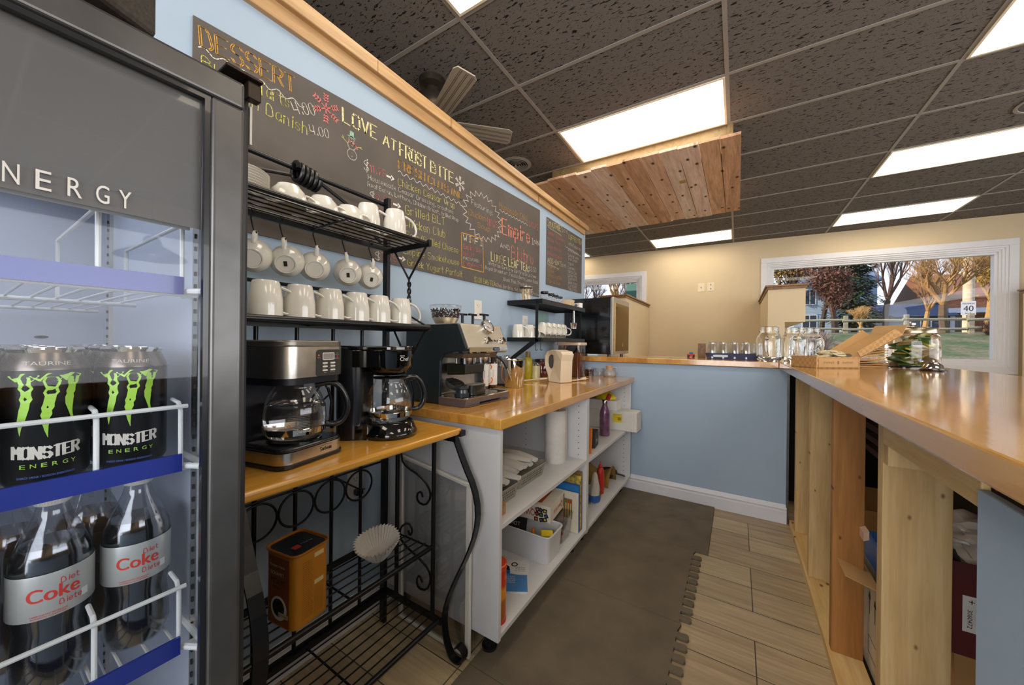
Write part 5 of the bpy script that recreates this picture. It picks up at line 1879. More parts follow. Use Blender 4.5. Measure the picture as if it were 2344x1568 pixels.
for k in range(-4, 5):
    w = math.sqrt(max(0.0, 0.042**2-(k*0.009)**2))
    box(bm, k*0.009-0.003, k*0.009+0.002, -w, w, -0.001, 0.002, R(24, 'Y'))
obj('grate_bars', bm, 'steel', t)

# steel pitcher
t = thing('steel_bucket', 'shiny steel bucket on the butcher block beside the espresso machine', 'bucket', (-1.155, 1.862, WT))
bm = nb(); lathe(bm, [(0, 0.002), (0.055, 0.0), (0.058, 0.004), (0.069, 0.164), (0.073, 0.168), (0.071, 0.171), (0.067, 0.168), (0.056, 0.006), (0, 0.006)], 44)
obj('bucket_body', bm, 'chrome', t, smooth=True)
bm = nb(); tube(bm, [(-0.02, -0.062, 0.15), (-0.03, -0.09, 0.12), (-0.03, -0.095, 0.06), (-0.025, -0.062, 0.025)], 0.0035, 8)
obj('bucket_handle', bm, mat('copper wire', 'b98a58', 0.3, metal=0.8), t, smooth=True)
# kettle
t = thing('electric_kettle', 'cream plastic jug kettle in the middle of the butcher block', 'kettle', (-1.055, 2.30, WT), -25)
bm = nb()
P = [(-0.052, 0), (0.072, 0), (0.075, 0.005), (0.079, 0.15), (0.094, 0.196), (0.082, 0.203), (0.078, 0.214), (0.02, 0.224), (-0.02, 0.224), (-0.075, 0.214), (-0.098, 0.185), (-0.104, 0.145), (-0.095, 0.095), (-0.068, 0.05)]
hole = [(-0.078, 0.160), (-0.070, 0.182), (-0.050, 0.190), (-0.035, 0.180), (-0.030, 0.150), (-0.036, 0.110), (-0.050, 0.090), (-0.066, 0.098), (-0.078, 0.130)]
def ring_solid(bm, outer, inner, hw):
    import mathutils
    for sgn in (-1, 1):
        lo = [bm.verts.new((x, sgn*hw, z)) for x, z in outer]
        li = [bm.verts.new((x, sgn*(hw*0.55), z)) for x, z in inner]
        es = []
        for L_ in (lo, li):
            for i in range(len(L_)):
                es.append(bm.edges.new((L_[i], L_[(i+1) % len(L_)])))
        bmesh.ops.triangle_fill(bm, use_beauty=True, edges=es, normal=(0, sgn, 0))
        if sgn == -1:
            a0, b0 = lo, li
        else:
            for A, B in ((a0, lo), (b0, li)):
                for i in range(len(A)):
                    j = (i+1) % len(A)
                    bm.faces.new((A[i], A[j], B[j], B[i]))
ring_solid(bm, P, hole, 0.052)
M['kettle'] = mat('cream kettle plastic', 'dfcdb0', 0.35, noise=0.02)
o = obj('kettle_body', bm, 'kettle', t)
bv = o.modifiers.new('bevel', 'BEVEL'); bv.width = 0.016; bv.segments = 4; bv.limit_method = 'ANGLE'; bv.angle_limit = math.radians(50)
bm = nb(); prism(bm, [(x*0.92-0.004, z*0.92+0.011) for x, z in hole], -0.036, 0.020, 'y')
obj('water_gauge', bm, mat('smoky gauge', '4f4c48', 0.15, coat=0.5), t)
bm = nb(); lathe(bm, [(0, 0.0), (0.008, 0.0), (0.011, 0.004), (0.011, 0.01), (0, 0.012)], 16, m=T(-0.098, 0, 0.05) @ R(-90, 'Y')) ; box(bm, -0.115, -0.10, -0.004, 0.004, 0.028, 0.045)
obj('inlet_switch', bm, 'orange', t)
bm = nb()
tube(bm, [(-1.36+0.03, 2.05, WT+0.006), (-1.28, 2.06, WT+0.008), (-1.24, 2.10, WT+0.010), (-1.20, 2.17, WT+0.018), (-1.16, 2.21, WT+0.022), (-1.13, 2.24, WT+0.024)], 0.0035, 8)
tube(bm, [(-1.16, 2.205, WT+0.021), (-1.125, 2.245, WT+0.024)], 0.0065, 10)
tag(obj('electric_flex', bm, 'kettle', smooth=True), 'cream cord lying on the counter behind the kettle', 'cord')
bm = nb()
tube(bm, [(-0.99, 2.36, WT+0.008), (-0.97, 2.42, WT+0.009), (-0.95, 2.47, WT+0.012)], 0.0045, 8)
tube(bm, [(-0.955, 2.46, WT+0.013), (-0.94, 2.50, WT+0.014)], [0.008, 0.012], 10)
for d in (-0.005, 0.005):
    tube(bm, [(-0.94+d, 2.50, WT+0.014), (-0.932+d, 2.525, WT+0.014)], 0.0015, 6)
tag(obj('kettle_plug', bm, 'kettle', smooth=True), 'cream two-pin plug lying on the counter right of the kettle', 'plug')
# canister of flour / coffee
t = thing('storage_canister', 'large smoky clear canister with pale lid behind the kettle', 'canister', (-1.155, 2.76, WT))
bm = nb(); prism(bm, rbox2(-0.095, 0.095, -0.075, 0.075, 0.02), 0.0, 0.255)
obj('canister_body', bm, 'smoke', t, smooth=True)
bm = nb(); prism(bm, rbox2(-0.088, 0.088, -0.068, 0.068, 0.018), 0.003, 0.19)
obj('contents', bm, mat('brown contents', '8d6b50', 0.9, noise=0.15, nscale=50), t, smooth=True)
bm = nb(); prism(bm, rbox2(-0.104, 0.104, -0.083, 0.083, 0.02), 0.255, 0.278)
obj('canister_lid', bm, mat('beige lid', 'd9bfa2', 0.3), t, bevel=0.004)
bm = nb(); prism(bm, rbox2(-0.03, 0.03, -0.03, 0.03, 0.008), 0, 0.055)
o = obj('clear_container', bm, 'smoke', None); o.location = (-1.05, 2.89, WT); tag(o, 'small clear tub of peppercorns next to the big canister', 'tub')
bm = nb(); rn = random.Random(2)
for k in range(120):
    a, rr = rn.uniform(0, 2*PI), 0.02*math.sqrt(rn.random())
    ball(bm, 0.003, (-1.05+rn.uniform(-.024, .024), 2.89+rn.uniform(-.024, .024), WT+0.006+rn.uniform(0, .035)), n=6)
o = stuff(obj('peppercorns', bm, mat('peppercorns', '6a4a22', 0.6), None)); tag(o, 'peppercorns filling the small clear tub', 'peppercorns')
# pottery jug
t = thing('pottery_jug', 'small grey stoneware jug at the far end of the butcher block', 'jug', (-0.892, 2.93, WT), 15)
bm = nb(); lathe(bm, [(0, 0.002), (0.045, 0.0), (0.05, 0.006), (0.0515, 0.022), (0.045, 0.042), (0.030, 0.056), (0.026, 0.064)], 36)
obj('jug_body', bm, mat('grey glaze', '9a9590', 0.15, noise=0.08, coat=0.5), t, smooth=True)
bm = nb(); lathe(bm, [(0.026, 0.064), (0.0265, 0.078), (0.030, 0.084), (0.030, 0.088), (0.026, 0.088), (0.024, 0.070), (0, 0.07)], 36)
obj('jug_neck', bm, mat('bare clay', 'c69a6e', 0.6), t, smooth=True)
bm = nb(); tube(bm, [(0.026, 0, 0.074), (0.045, 0, 0.078), (0.058, 0, 0.066), (0.056, 0, 0.048), (0.045, 0, 0.038)], 0.005, 10)
obj('jug_handle', bm, 'jug' if 'jug' in M else mat('grey glaze 2', 'a39e98', 0.15, coat=0.5), t, smooth=True)
# cut glass cups under the bar edge
g = thing('glass_cup', 'clear cut glass cup under the bar edge, left of the pair', 'glass', (-1.06, 2.93, WT+0.001), 0, 'cut glass cups under the bar edge')
bm = nb(); lathe(bm, [(0, 0), (0.026, 0), (0.028, 0.004), (0.018, 0.014), (0.034, 0.030), (0.040, 0.062), (0.038, 0.064), (0.032, 0.034), (0, 0.018)], 20)
obj('glass_bowl', bm, 'glass', g, smooth=False)
bm = nb(); tube(bm, arc((0.045, 0, 0.042), 0.014, -110, 110, 8, 'y'), 0.003, 8)
obj('glass_handle', bm, 'glass', g, smooth=True)
dup(g, (-0.975, 2.93, WT+0.001), 25, 'clear cut glass cup under the bar edge, right of the pair, nearest the jug')

def squeeze(label, loc, h, r, body, capm, cat='squeeze bottle', nozzle=True, group=None):
    t = thing('squeeze_bottle', label, cat, loc, 0, group)
    bm = nb(); lathe(bm, [(0, 0.0), (r*0.9, 0), (r, 0.006), (r, h*0.62), (r*0.8, h*0.76), (r*0.48, h*0.80)], 24)
    obj('bottle_body', bm, body, t, smooth=True)
    bm = nb()
    if nozzle:
        lathe(bm, [(r*0.55, h*0.80), (r*0.55, h*0.86), (r*0.22, h*0.90), (r*0.10, h), (0, h)], 20)
    else:
        lathe(bm, [(r*0.55, h*0.79), (r*0.55, h*0.97), (r*0.5, h), (0, h)], 20)
    obj('bottle_cap', bm, capm, t, smooth=True)
    return t
M['mustard'] = mat('mustard yellow', 'b7a81e', 0.3, coat=0.3)
M['brownlid'] = mat('brown cap', '8a6a3a', 0.4)
squeeze('yellow mustard bottle with brown cap behind the steel bucket', (-1.30, 2.285, WT+0.008), 0.20, 0.033, 'mustard', 'brownlid', 'mustard bottle', False)
t = thing('sugar_shaker', 'ribbed glass shaker of sugar beside the mustard bottle', 'shaker', (-1.245, 2.31, WT+0.008))
bm = nb(); lathe(bm, [(0, 0), (0.028, 0), (0.030, 0.005)]+[(0.030+0.0012*(k % 2), 0.01+0.007*k) for k in range(12)]+[(0.029, 0.098), (0.031, 0.10)], 24)
obj('shaker_glass', bm, mat('sugar glass', 'd5cba0', 0.15, coat=0.5), t, smooth=True)
bm = nb(); lathe(bm, [(0.032, 0.098), (0.032, 0.108), (0.025, 0.116), (0.012, 0.121), (0, 0.121)], 24)
obj('shaker_top', bm, 'chrome', t, smooth=True)
t = thing('brown_jar', 'dark amber jar behind the sugar shaker', 'jar', (-1.285, 2.47, WT+0.008))
bm = nb(); lathe(bm, [(0, 0), (0.05, 0), (0.053, 0.006), (0.053, 0.11), (0.045, 0.122)], 28)
obj('jar_body', bm, mat('amber jar', '5a1f0c', 0.12, coat=0.6), t, smooth=True)
bm = nb(); lathe(bm, [(0.05, 0.122), (0.05, 0.138), (0, 0.140)], 28)
obj('jar_lid', bm, mat('dark lid', '2c1a12', 0.4), t, smooth=True)
bm = nb(); box(bm, -1.345, -1.195, 2.24, 2.55, WT, WT+0.0075)
tag(obj('wooden_board', bm, 'pineY', bevel=0.002), 'thin board under the condiments by the wall', 'board')
# cutlery caddy
t = thing('cutlery_caddy', 'blue grey metal caddy of forks and spoons between machine and bucket', 'cutlery caddy', (-1.275, 1.93, WT))
bm = nb()
for a in ((-0.05, 0.05, -0.06, -0.057), (-0.05, 0.05, 0.057, 0.06), (-0.05, -0.047, -0.057, 0.057), (0.047, 0.05, -0.057, 0.057)):
    box(bm, *a, 0.012, 0.115)
obj('caddy_box', bm, mat('grey caddy', '7d7f88', 0.4, metal=0.3), t)
bm = nb(); box(bm, -0.052, 0.052, -0.062, 0.062, 0, 0.012)
obj('caddy_base', bm, 'blackplastic', t)
fk = thing('fork', 'steel fork standing in the caddy', 'fork', (0, 0, 0), 0, 'cutlery standing in the caddy')
bm = nb(); box(bm, -0.0015, 0.0015, -0.004, 0.004, 0, 0.12); box(bm, -0.001, 0.001, -0.010, 0.010, 0.12, 0.135)
obj('fork_handle', bm, 'chrome', fk)
bm = nb()
for k in range(4):
    box(bm, -0.001, 0.001, -0.010+k*0.0058, -0.0072+k*0.0058, 0.135, 0.175)
obj('tines', bm, 'chrome', fk)
sp = thing('spoon', 'steel spoon standing in the caddy', 'spoon', (0, 0, 0), 0, 'cutlery standing in the caddy')
bm = nb(); box(bm, -0.0015, 0.0015, -0.004, 0.004, 0, 0.125)
obj('spoon_handle', bm, 'chrome', sp)
bm = nb(); lathe(bm, [(0, -0.03), (0.010, -0.02), (0.0155, 0.0), (0.012, 0.018), (0, 0.026)], 14, m=T(0, 0, 0.15) @ Matrix.Diagonal((0.25, 1, 1, 1)))
obj('spoon_bowl', bm, 'chrome', sp, smooth=True)
rn = random.Random(9)
for k in range(9):
    src = fk if k % 3 else sp
    kind = 'fork' if k % 3 else 'spoon'
    lo = (-1.275+rn.uniform(-.03, .03), 1.89+0.011*k, WT+0.014)
    ro = (rn.uniform(-.12, .12), rn.uniform(-.08, .2), rn.uniform(-.6, .6))
    if k == 0:
        sp.location, sp.rotation_euler = lo, ro
    elif k == 1:
        fk.location, fk.rotation_euler = lo, ro
    else:
        dup(src, lo, rot=ro)
# syrup bottles seen through the machine
for k, (x, y, cm) in enumerate(((-1.20, 1.60, 'whiteplastic'), (-1.20, 1.685, 'blackplastic'))):
    t = thing('syrup_bottle', ('tall syrup bottle with flame pattern label, left, behind the espresso machine', 'tall syrup bottle with flame pattern label, right, behind the espresso machine')[k], 'syrup bottle', (x, y, WT), -60, 'syrup bottles behind the espresso machine')
    bm = nb(); lathe(bm, [(0, 0), (0.030, 0), (0.033, 0.005), (0.033, 0.17), (0.012, 0.22), (0.011, 0.245)], 28)
    obj('bottle_body', bm, mat('dark syrup', '2a140c', 0.1, coat=0.6), t, smooth=True)
    bm = nb(); lathe(bm, [(0.0334, 0.03), (0.0338, 0.031), (0.0338, 0.15), (0.0334, 0.151)], 28)
    lb = obj('bottle_label', bm, 'paper', t, smooth=True)
    bm = nb(); f = onCyl(0.0342, 0, 0)
    quad(bm, *[f(a, b) for a, b in ((-0.014, 0.075), (0.014, 0.075), (0.014, 0.118), (-0.014, 0.118))])
    obj('label_block', bm, 'ink', lb)
    bm = nb(); ribbon(bm, [(-0.01, 0.034), (0.004, 0.045), (0.010, 0.060), (0.004, 0.072)], 0.007, f, smooth=True); ribbon(bm, [(-0.004, 0.148), (0.004, 0.135), (0.0, 0.122)], 0.006, f)
    obj('label_flame', bm, 'orange', lb)
    bm = nb(); f = onCyl(0.0345, 0, 0); letters(bm, '1883', lambda u, v: f(u, v+0.092), w=0.020, h=0.012, align='C'); letters(bm, 'MAISON', lambda u, v: f(u, v+0.080), w=0.018, h=0.004, align='C')
    obj('label_lettering', bm, 'whiteplastic', lb)
    bm = nb(); cyl(bm, 0.014, 0.245, 0.262, n=20)
    obj('bottle_cap', bm, cm, t, smooth=True)

# ------------------------------------------------------------------ black wall shelf
WSH = thing('wall_shelf', 'black two-tier metal wall shelf above the kettle', 'wall shelf', (-1.21, 2.45, 1.2))
SY0, SY1, SX0, SX1 = 2.075, 2.85, -1.349, -1.078
for z0, z1 in ((1.445, 1.476), (1.195, 1.222)):
    bm = nb()
    box(bm, SX0, SX1, SY0, SY0+0.004, z0, z1); box(bm, SX0, SX1, SY1-0.004, SY1, z0, z1)
    box(bm, SX1-0.004, SX1, SY0+0.004, SY1-0.004, z0, z1); box(bm, SX0, SX0+0.004, SY0+0.004, SY1-0.004, z0, z1)
    objw('shelf_rim', bm, 'black', WSH)
    bm = nb()
    n_ = 26
    for k in range(n_):
        y = SY0+0.01+k*(SY1-SY0-0.02)/(n_-1)
        box(bm, SX0+0.004, SX1-0.004, y-0.0015, y+0.0015, z0+0.012, z0+0.015)
    for k in range(9):
        x = SX0+0.015+k*(SX1-SX0-0.03)/8
        box(bm, x-0.0015, x+0.0015, SY0+0.004, SY1-0.004, z0+0.015, z0+0.018)
    objw('shelf_mesh', bm, 'black', WSH)
for y in (SY0-0.004, SY1-0.016):
    bm = nb(); box(bm, -1.126, -1.106, y, y+0.004, 1.196, 1.472)
    objw('upright', bm, 'black', WSH)
    bm = nb()
    m_ = T(-1.350, y, 1.00)
    prism(bm, [(-1.350, 1.03), (-1.350, 1.062), (-1.126, 1.222), (-1.106, 1.21), (-1.106, 1.196)], y, y+0.004, 'y')
    objw('bracket', bm, 'black', WSH)
    bm = nb(); cyl(bm, 0.005, -0.002, 0.0, n=10, m=T(-1.116, y, 1.456) @ R(90, 'X')); cyl(bm, 0.005, -0.002, 0.0, n=10, m=T(-1.116, y, 1.209) @ R(90, 'X'))
    objw('screw', bm, 'black', WSH)
for k in range(2):
    t = thing('hook', ('black wire hook under the lower wall shelf, left one', 'black wire hook under the lower wall shelf, right one')[k], 'hook', (-1.17+0.012*k, 2.16+0.05*k, 1.195), 0, 'hooks under the wall shelf')
    bm = nb(); tube(bm, [(0, 0, 0), (0, 0, -0.045)]+arc((0, 0.012, -0.05), 0.012, 180, 350, 8, 'x'), 0.002, 8)
    obj('hook_wire', bm, 'black', t, smooth=True)
G6 = 'white mugs on the black wall shelf'
zs = 1.2135
dup(mug, (-1.285, 2.118, zs), 10, 'white mug upside down on the black wall shelf, leftmost', G6)
dup(mug, (-1.255, 2.215, zs), 15, 'white mug upside down on the black wall shelf, second from left', G6)
for k, y in enumerate((2.31, 2.40, 2.49, 2.58, 2.67)):
    q = dup(mug, (-1.215, y, zs+0.028), label='white mug leaning over on the black wall shelf, %s of the tilted row' % ('first', 'second', 'middle', 'fourth', 'last')[k], group=G6, rot=(math.radians(-36), 0, math.radians(6)))
# jars and packets on the upper tier
zt = 1.464
t = thing('straw_jar', 'glass jar of wooden sticks on the upper black wall shelf', 'jar', (-1.255, 2.17, zt))
bm = nb(); lathe(bm, [(0, 0.002), (0.043, 0), (0.045, 0.005), (0.045, 0.10), (0.042, 0.106)], 28)
obj('jar_glass', bm, 'glass', t, smooth=True)
bm = nb(); rn = random.Random(4)
for k in range(26):
    a, rr = rn.uniform(0, 2*PI), 0.034*math.sqrt(rn.random())
    x, y = rr*math.cos(a), rr*math.sin(a)
    box(bm, x-0.003, x+0.003, y-0.001, y+0.001, 0.004, 0.098)
stuff(obj('sticks', bm, mat('pale sticks', 'c8b490', 0.7), t))
bm = nb(); lathe(bm, [(0.046, 0.104), (0.046, 0.114), (0.02, 0.118), (0.006, 0.12), (0.008, 0.128), (0, 0.132)], 28)
obj('jar_lid', bm, mat('pewter lid', '8a8274', 0.35, metal=0.7), t, smooth=True)
sj = thing('spice_jar', 'glass spice jar with black lid on the upper wall shelf, largest and first', 'spice jar', (-1.25, 2.44, zt), 0, 'spice jars on the upper wall shelf')
bm = nb(); lathe(bm, [(0, 0.002), (0.030, 0), (0.033, 0.005), (0.033, 0.085), (0.027, 0.096), (0.027, 0.10)], 24)
obj('jar_glass', bm, 'glass', sj, smooth=True)
bm = nb(); lathe(bm, [(0, 0.003), (0.0295, 0.004), (0.0295, 0.045), (0, 0.048)], 20)
obj('jar_filling', bm, mat('pale filling', 'b0a08c', 0.8, noise=0.2, nscale=60), sj, smooth=True)
bm = nb(); lathe(bm, [(0.030, 0.098), (0.030, 0.112), (0.028, 0.114), (0, 0.114)], 24)
obj('jar_lid', bm, 'black', sj, smooth=True)
for k, y in enumerate((2.525, 2.60, 2.68)):
    dup(sj, (-1.235, y, zt), 0, 'glass spice jar with black lid on the upper wall shelf, %s from the left' % ('second', 'third', 'fourth')[k], scale=(0.88, 0.88, 0.94-0.03*k))
for k in range(3):
    t = thing('paper_packet', 'cream paper packet leaning on the upper wall shelf, %s' % ('nearest the jars', 'in the middle', 'nearest the white box')[k], 'packet', (-1.20, 2.735+0.028*k, zt), 0, 'packets on the upper wall shelf')
    bm = nb(); box(bm, -0.04, 0.04, -0.006, 0.006, 0, 0.085, R(-16, 'X'))
    obj('packet_body', bm, mat('cream packet', 'cdb892', 0.7), t, bevel=0.002)
t = thing('tea_box', 'small white carton with a blue oval logo at the end of the upper shelf', 'carton', (-1.135, 2.905, 1.464)) if False else None
M['bluelogo'] = mat('navy logo', '2a2f6a', 0.5)
t = thing('white_carton', 'small white carton with a blue oval emblem at the end of the upper wall shelf', 'carton', (-1.125, 2.815, zt), -20)
bm = nb(); box(bm, -0.045, 0.03, -0.02, 0.02, 0, 0.055)
obj('carton_box', bm, 'paper', t, bevel=0.002)
bm = nb(); prism(bm, [(0.018*math.cos(a*PI/10)-0.008, 0.035+0.010*math.sin(a*PI/10)) for a in range(20)], -0.0212, -0.0200, 'y')
lg = obj('oval_emblem', bm, 'bluelogo', t)
bm = nb(); handwrite(bm, 'Tetley', lambda u, v: Vector((-0.020+u, -0.0216, 0.031+v)), 0.024, 0.007, 0.001)
obj('emblem_lettering', bm, 'whiteplastic', lg)
t = thing('hanging_measure', 'steel measuring cup hanging by a long handle under the upper wall shelf', 'measuring cup', (-1.10, 2.66, 1.30))
bm = nb(); lathe(bm, [(0, 0), (0.022, 0.0), (0.026, 0.044), (0.028, 0.046), (0.025, 0.046), (0.021, 0.003), (0, 0.003)], 24)
obj('cup', bm, 'steel', t, smooth=True)
bm = nb(); tube(bm, [(-0.006, 0.0, 0.046), (-0.004, 0, 0.145)], 0.0018, 6); tube(bm, [(0.006, 0.0, 0.046), (0.004, 0, 0.145)], 0.0018, 6)
obj('handle', bm, 'steel', t, smooth=True)
# teal cutting board against the wall
bm = nb(); prism(bm, rbox2(2.50, 2.70, 1.225, 1.44, 0.03), XW+0.002, XW+0.012, 'x')
tag(obj('cutting_board', bm, mat('pale teal board', '7b9a96', 0.3), bevel=0.002), 'pale teal board with rounded corners against the wall behind the mugs', 'cutting board')

# oven on the bar
t = thing('countertop_oven', 'large black countertop oven with a bronze mirrored door on the bar', 'oven', (-1.12, 3.30, BT))
bm = nb(); box(bm, -0.225, 0.205, -0.26, 0.26, 0.018, 0.51)
obj('oven_body', bm, mat('black enamel oven', '0e0e10', 0.18, coat=0.4), t, bevel=0.006)
bm = nb(); box(bm, 0.205, 0.222, -0.262, 0.262, 0.016, 0.512)
obj('door_frame', bm, mat('satin door frame', 'b5ab9b', 0.35, metal=0.6), t, bevel=0.003)
bm = nb(); box(bm, 0.2215, 0.2255, -0.20, 0.24, 0.045, 0.465)
dr = obj('door_glass', bm, mat('bronze mirror glass', '8a703c', 0.06, metal=0.9, noise=0.02), t)
bm = nb(); handwrite(bm, '00', plane((0.2262, 0.02, 0.085), (0, 1, 0), (0, 0, 1)), 0.02, 0.03, 0.003)
obj('door_symbols', bm, 'whiteplastic', dr)
for y in (-0.2, 0.2):
    for x in (-0.19, 0.17):
        bm = nb(); cyl(bm, 0.014, 0, 0.018, x, y, 14)
        obj('foot', bm, 'blackplastic', t, smooth=True)
# ------------------------------------------------------------------ inside the white cabinet
Z1, Z2, Z3 = 0.5235, 0.5155, 0.1255     # left upper shelf, right upper shelf, bottom shelf
def tray(name, label, cat, x0, x1, y0, y1, z, h, m, taper=0.012, holes=True, group=None, rz=0):
    cx, cy = (x0+x1)/2, (y0+y1)/2
    t = thing(name, label, cat, (cx, cy, z), rz, group)
    hx, hy = (x1-x0)/2, (y1-y0)/2
    bm = nb()
    O = rbox2(-hx+taper, hx-taper, -hy+taper, hy-taper, 0.02)
    O2 = rbox2(-hx, hx, -hy, hy, 0.022)
    I2 = rbox2(-hx+0.004, hx-0.004, -hy+0.004, hy-0.004, 0.02)
    I = rbox2(-hx+taper+0.003, hx-taper-0.003, -hy+taper+0.003, hy-taper-0.003, 0.018)
    rings = [[bm.verts.new((a, b, zz)) for a, b in P] for P, zz in ((O, 0), (O2, h), (I2, h), (I, 0.003))]
    for A, B in zip(rings, rings[1:]):
        k = len(A)
        for i in range(k):
            bm.faces.new((A[i], A[(i+1) % k], B[(i+1) % k], B[i]))
    bm.faces.new(rings[0][::-1]); bm.faces.new(rings[3])
    obj('tray_body', bm, m, t, smooth=True)
    bm = nb(); tube(bm, [(a, b, h) for a, b in rbox2(-hx-0.002, hx+0.002, -hy-0.002, hy+0.002, 0.024)], 0.004, 6, closed=True)
    obj('rim', bm, m, t, smooth=True)
    if holes:
        bm = nb()
        for r_ in range(3):
            n_ = int((2*hy-0.06)/0.014)
            for k in range(n_):
                y = -hy+0.03+k*0.014+0.007*(r_ % 2)
                z_ = h*(0.28+0.2*r_)
                xx = hx-taper*(1-z_/h)+0.0006
                box(bm, xx-0.0012, xx+0.0004, y, y+0.007, z_, z_+0.006)
        for r_ in range(3):
            n_ = int((2*hx-0.06)/0.014)
            for k in range(n_):
                x = -hx+0.03+k*0.014
                z_ = h*(0.28+0.2*r_)
                yy = -hy+taper*(1-z_/h)-0.0006
                box(bm, x, x+0.007, yy-0.0004, yy+0.0012, z_, z_+0.006)
        stuff(obj('basket_holes', bm, mat('basket shadow', '4b483e', 0.8), t))
    return t
M['basket'] = mat('grey plastic basket', '938e80', 0.5, noise=0.05)
G = 'grey plastic baskets of cutlery rolls'
tray('cutlery_basket', 'grey slotted basket of napkin rolls, nearer the cabinet end', 'basket', -1.12, -0.795, 1.120, 1.345, Z1, 0.062, 'basket', group=G)
tray('cutlery_basket', 'grey slotted basket of napkin rolls, next to the paper towel', 'basket', -1.16, -0.815, 1.37, 1.64, Z1, 0.062, 'basket', group=G)
NR = 'napkin rolls in the grey baskets'
nr = thing('napkin_roll', 'white napkin roll with cutlery', 'napkin roll', (0, 0, 0), 0, NR)
bm = nb()
P = [(-0.11, 0.014, 0.0), (-0.06, 0.024, 0.001), (0, 0.029, 0.003), (0.06, 0.027, 0.0), (0.12, 0.018, -0.003)]
rr = []
for x, r, z in P:
    rr.append([bm.verts.new((x, r*math.cos(2*PI*j/14)*(1.15 if j % 2 else 1), 0.012+r*0.55*math.sin(2*PI*j/14)+z)) for j in range(14)])
for A, B in zip(rr, rr[1:]):
    for j in range(14):
        bm.faces.new((A[j], A[(j+1) % 14], B[(j+1) % 14], B[j]))
bm.faces.new(rr[0][::-1]); bm.faces.new(rr[-1])
obj('napkin', bm, 'cloth', nr, smooth=True)
bm = nb(); box(bm, -0.150, -0.095, -0.008, 0.006, 0.012, 0.015); box(bm, -0.14, -0.095, 0.0, 0.010, 0.008, 0.011)
obj('cutlery_ends', bm, 'chrome', nr)
rn = random.Random(12)
spots = []
for b_, (bx, by) in enumerate(((-0.945, 1.240), (-0.970, 1.515))):
    for k in range(6):
        spots.append((bx+rn.uniform(-.01, .03), by-0.085+0.035*k, Z1+0.050+0.012*(k % 2)+rn.uniform(0, .008), rn.uniform(-14, 10), b_, k))
for i, (x, y, z, a, b_, k) in enumerate(spots):
    lb = 'white napkin roll in the %s grey basket, %s' % (('nearer', 'farther')[b_], ('first', 'second', 'third', 'fourth', 'fifth', 'last')[k]+' from the near side')
    if i == 0:
        nr.location, nr.rotation_euler = (x, y, z), (0, 0, math.radians(a)); nr['label'] = lb
    else:
        dup(nr, (x, y, z), a, lb)
bm = nb(); prism(bm, [(-0.06, -0.05), (0.045, -0.05), (0.045, 0.02), (0.02, 0.055), (-0.06, 0.055)], 0, 0.03)
o = obj('cardboard_scrap', bm, 'card', bevel=0.002); o.location = (-0.80, 1.145, Z1)
tag(o, 'folded brown cardboard piece in front of the nearer grey basket', 'cardboard')
t = thing('paper_towel_roll', 'white paper towel roll standing on the cabinet shelf', 'paper towel', (-0.862, 1.835, Z1))
bm = nb(); lathe(bm, [(0.02, 0.0), (0.058, 0.0), (0.059, 0.002), (0.059, 0.286), (0.058, 0.288), (0.02, 0.288)], 44)
obj('roll', bm, mat('quilted paper', 'e0dcd4', 0.9, bump=0.4, bscale=160), t, smooth=True)
bm = nb(); lathe(bm, [(0.017, 0), (0.0205, 0), (0.0205, 0.2885), (0.017, 0.2885)], 24)
obj('core', bm, 'card', t, smooth=True)
bm = nb(); prism(bm, [(0.030, 0.0585), (0.0595, 0.025), (0.062, 0.029), (0.032, 0.0635)], 0, 0.288, m=R(20))
obj('loose_sheet', bm, 'paper', t)

# right bay, upper shelf
t = thing('steel_bottle', 'purple marbled steel water bottle on the upper cabinet shelf', 'water bottle', (-0.815, 2.575, Z2))
bm = nb(); lathe(bm, [(0, 0.002), (0.033, 0), (0.036, 0.006), (0.036, 0.155), (0.032, 0.182), (0.022, 0.208), (0.0175, 0.220), (0.0175, 0.226)], 36)
mm = mat('purple marble', '6b4560', 0.3, noise=0.55, nscale=28, coat=0.5)
obj('bottle_body', bm, mm, t, smooth=True)
bm = nb(); lathe(bm, [(0.019, 0.226), (0.020, 0.229), (0.020, 0.256), (0.018, 0.259), (0, 0.259)], 28)
obj('bottle_cap', bm, 'steel', t, smooth=True)
t = thing('foam_box', 'white foam box sticking out over the shelf end, with a yellow sticker', 'foam box', (-0.86, 2.85, Z2))
bm = nb(); box(bm, -0.22, 0.225, -0.07, 0.075, 0, 0.148)
obj('box_body', bm, mat('white foam', 'd9d6cd', 0.9, bump=0.3, bscale=120), t, bevel=0.004)
bm = nb(); box(bm, 0.045, 0.115, -0.0712, -0.0700, 0.062, 0.128)
st = obj('sticker', bm, 'yellow', t)
bm = nb()
for k in range(7):
    box(bm, 0.082+0.004*k, 0.0838+0.004*k, -0.0720, -0.0712, 0.078, 0.102)
letters(bm, 'PERISHABLE', plane((0.05, -0.0716, 0.118), (1, 0, 0), (0, 0, 1)), w=0.05, h=0.005)
for k in range(4):
    letters(bm, 'keep cool', plane((0.05, -0.0716, 0.110-0.008*k), (1, 0, 0), (0, 0, 1)), w=0.026, h=0.0035)
obj('sticker_print', bm, 'ink', st)
t = thing('foam_box', 'smaller white foam box stacked on the bigger foam box', 'foam box', (-0.90, 2.845, Z2+0.148))
bm = nb(); box(bm, -0.11, 0.11, -0.06, 0.07, 0, 0.075)
obj('box_body', bm, 'paper', t, bevel=0.003)
bm = nb()
rn = random.Random(6)
lathe(bm, [(0, 0), (0.085, 0.002), (0.09, 0.015), (0.06, 0.045), (0.03, 0.06), (0.012, 0.068), (0, 0.085)], 20, m=Matrix.Diagonal((1.0, 0.62, 1, 1)))
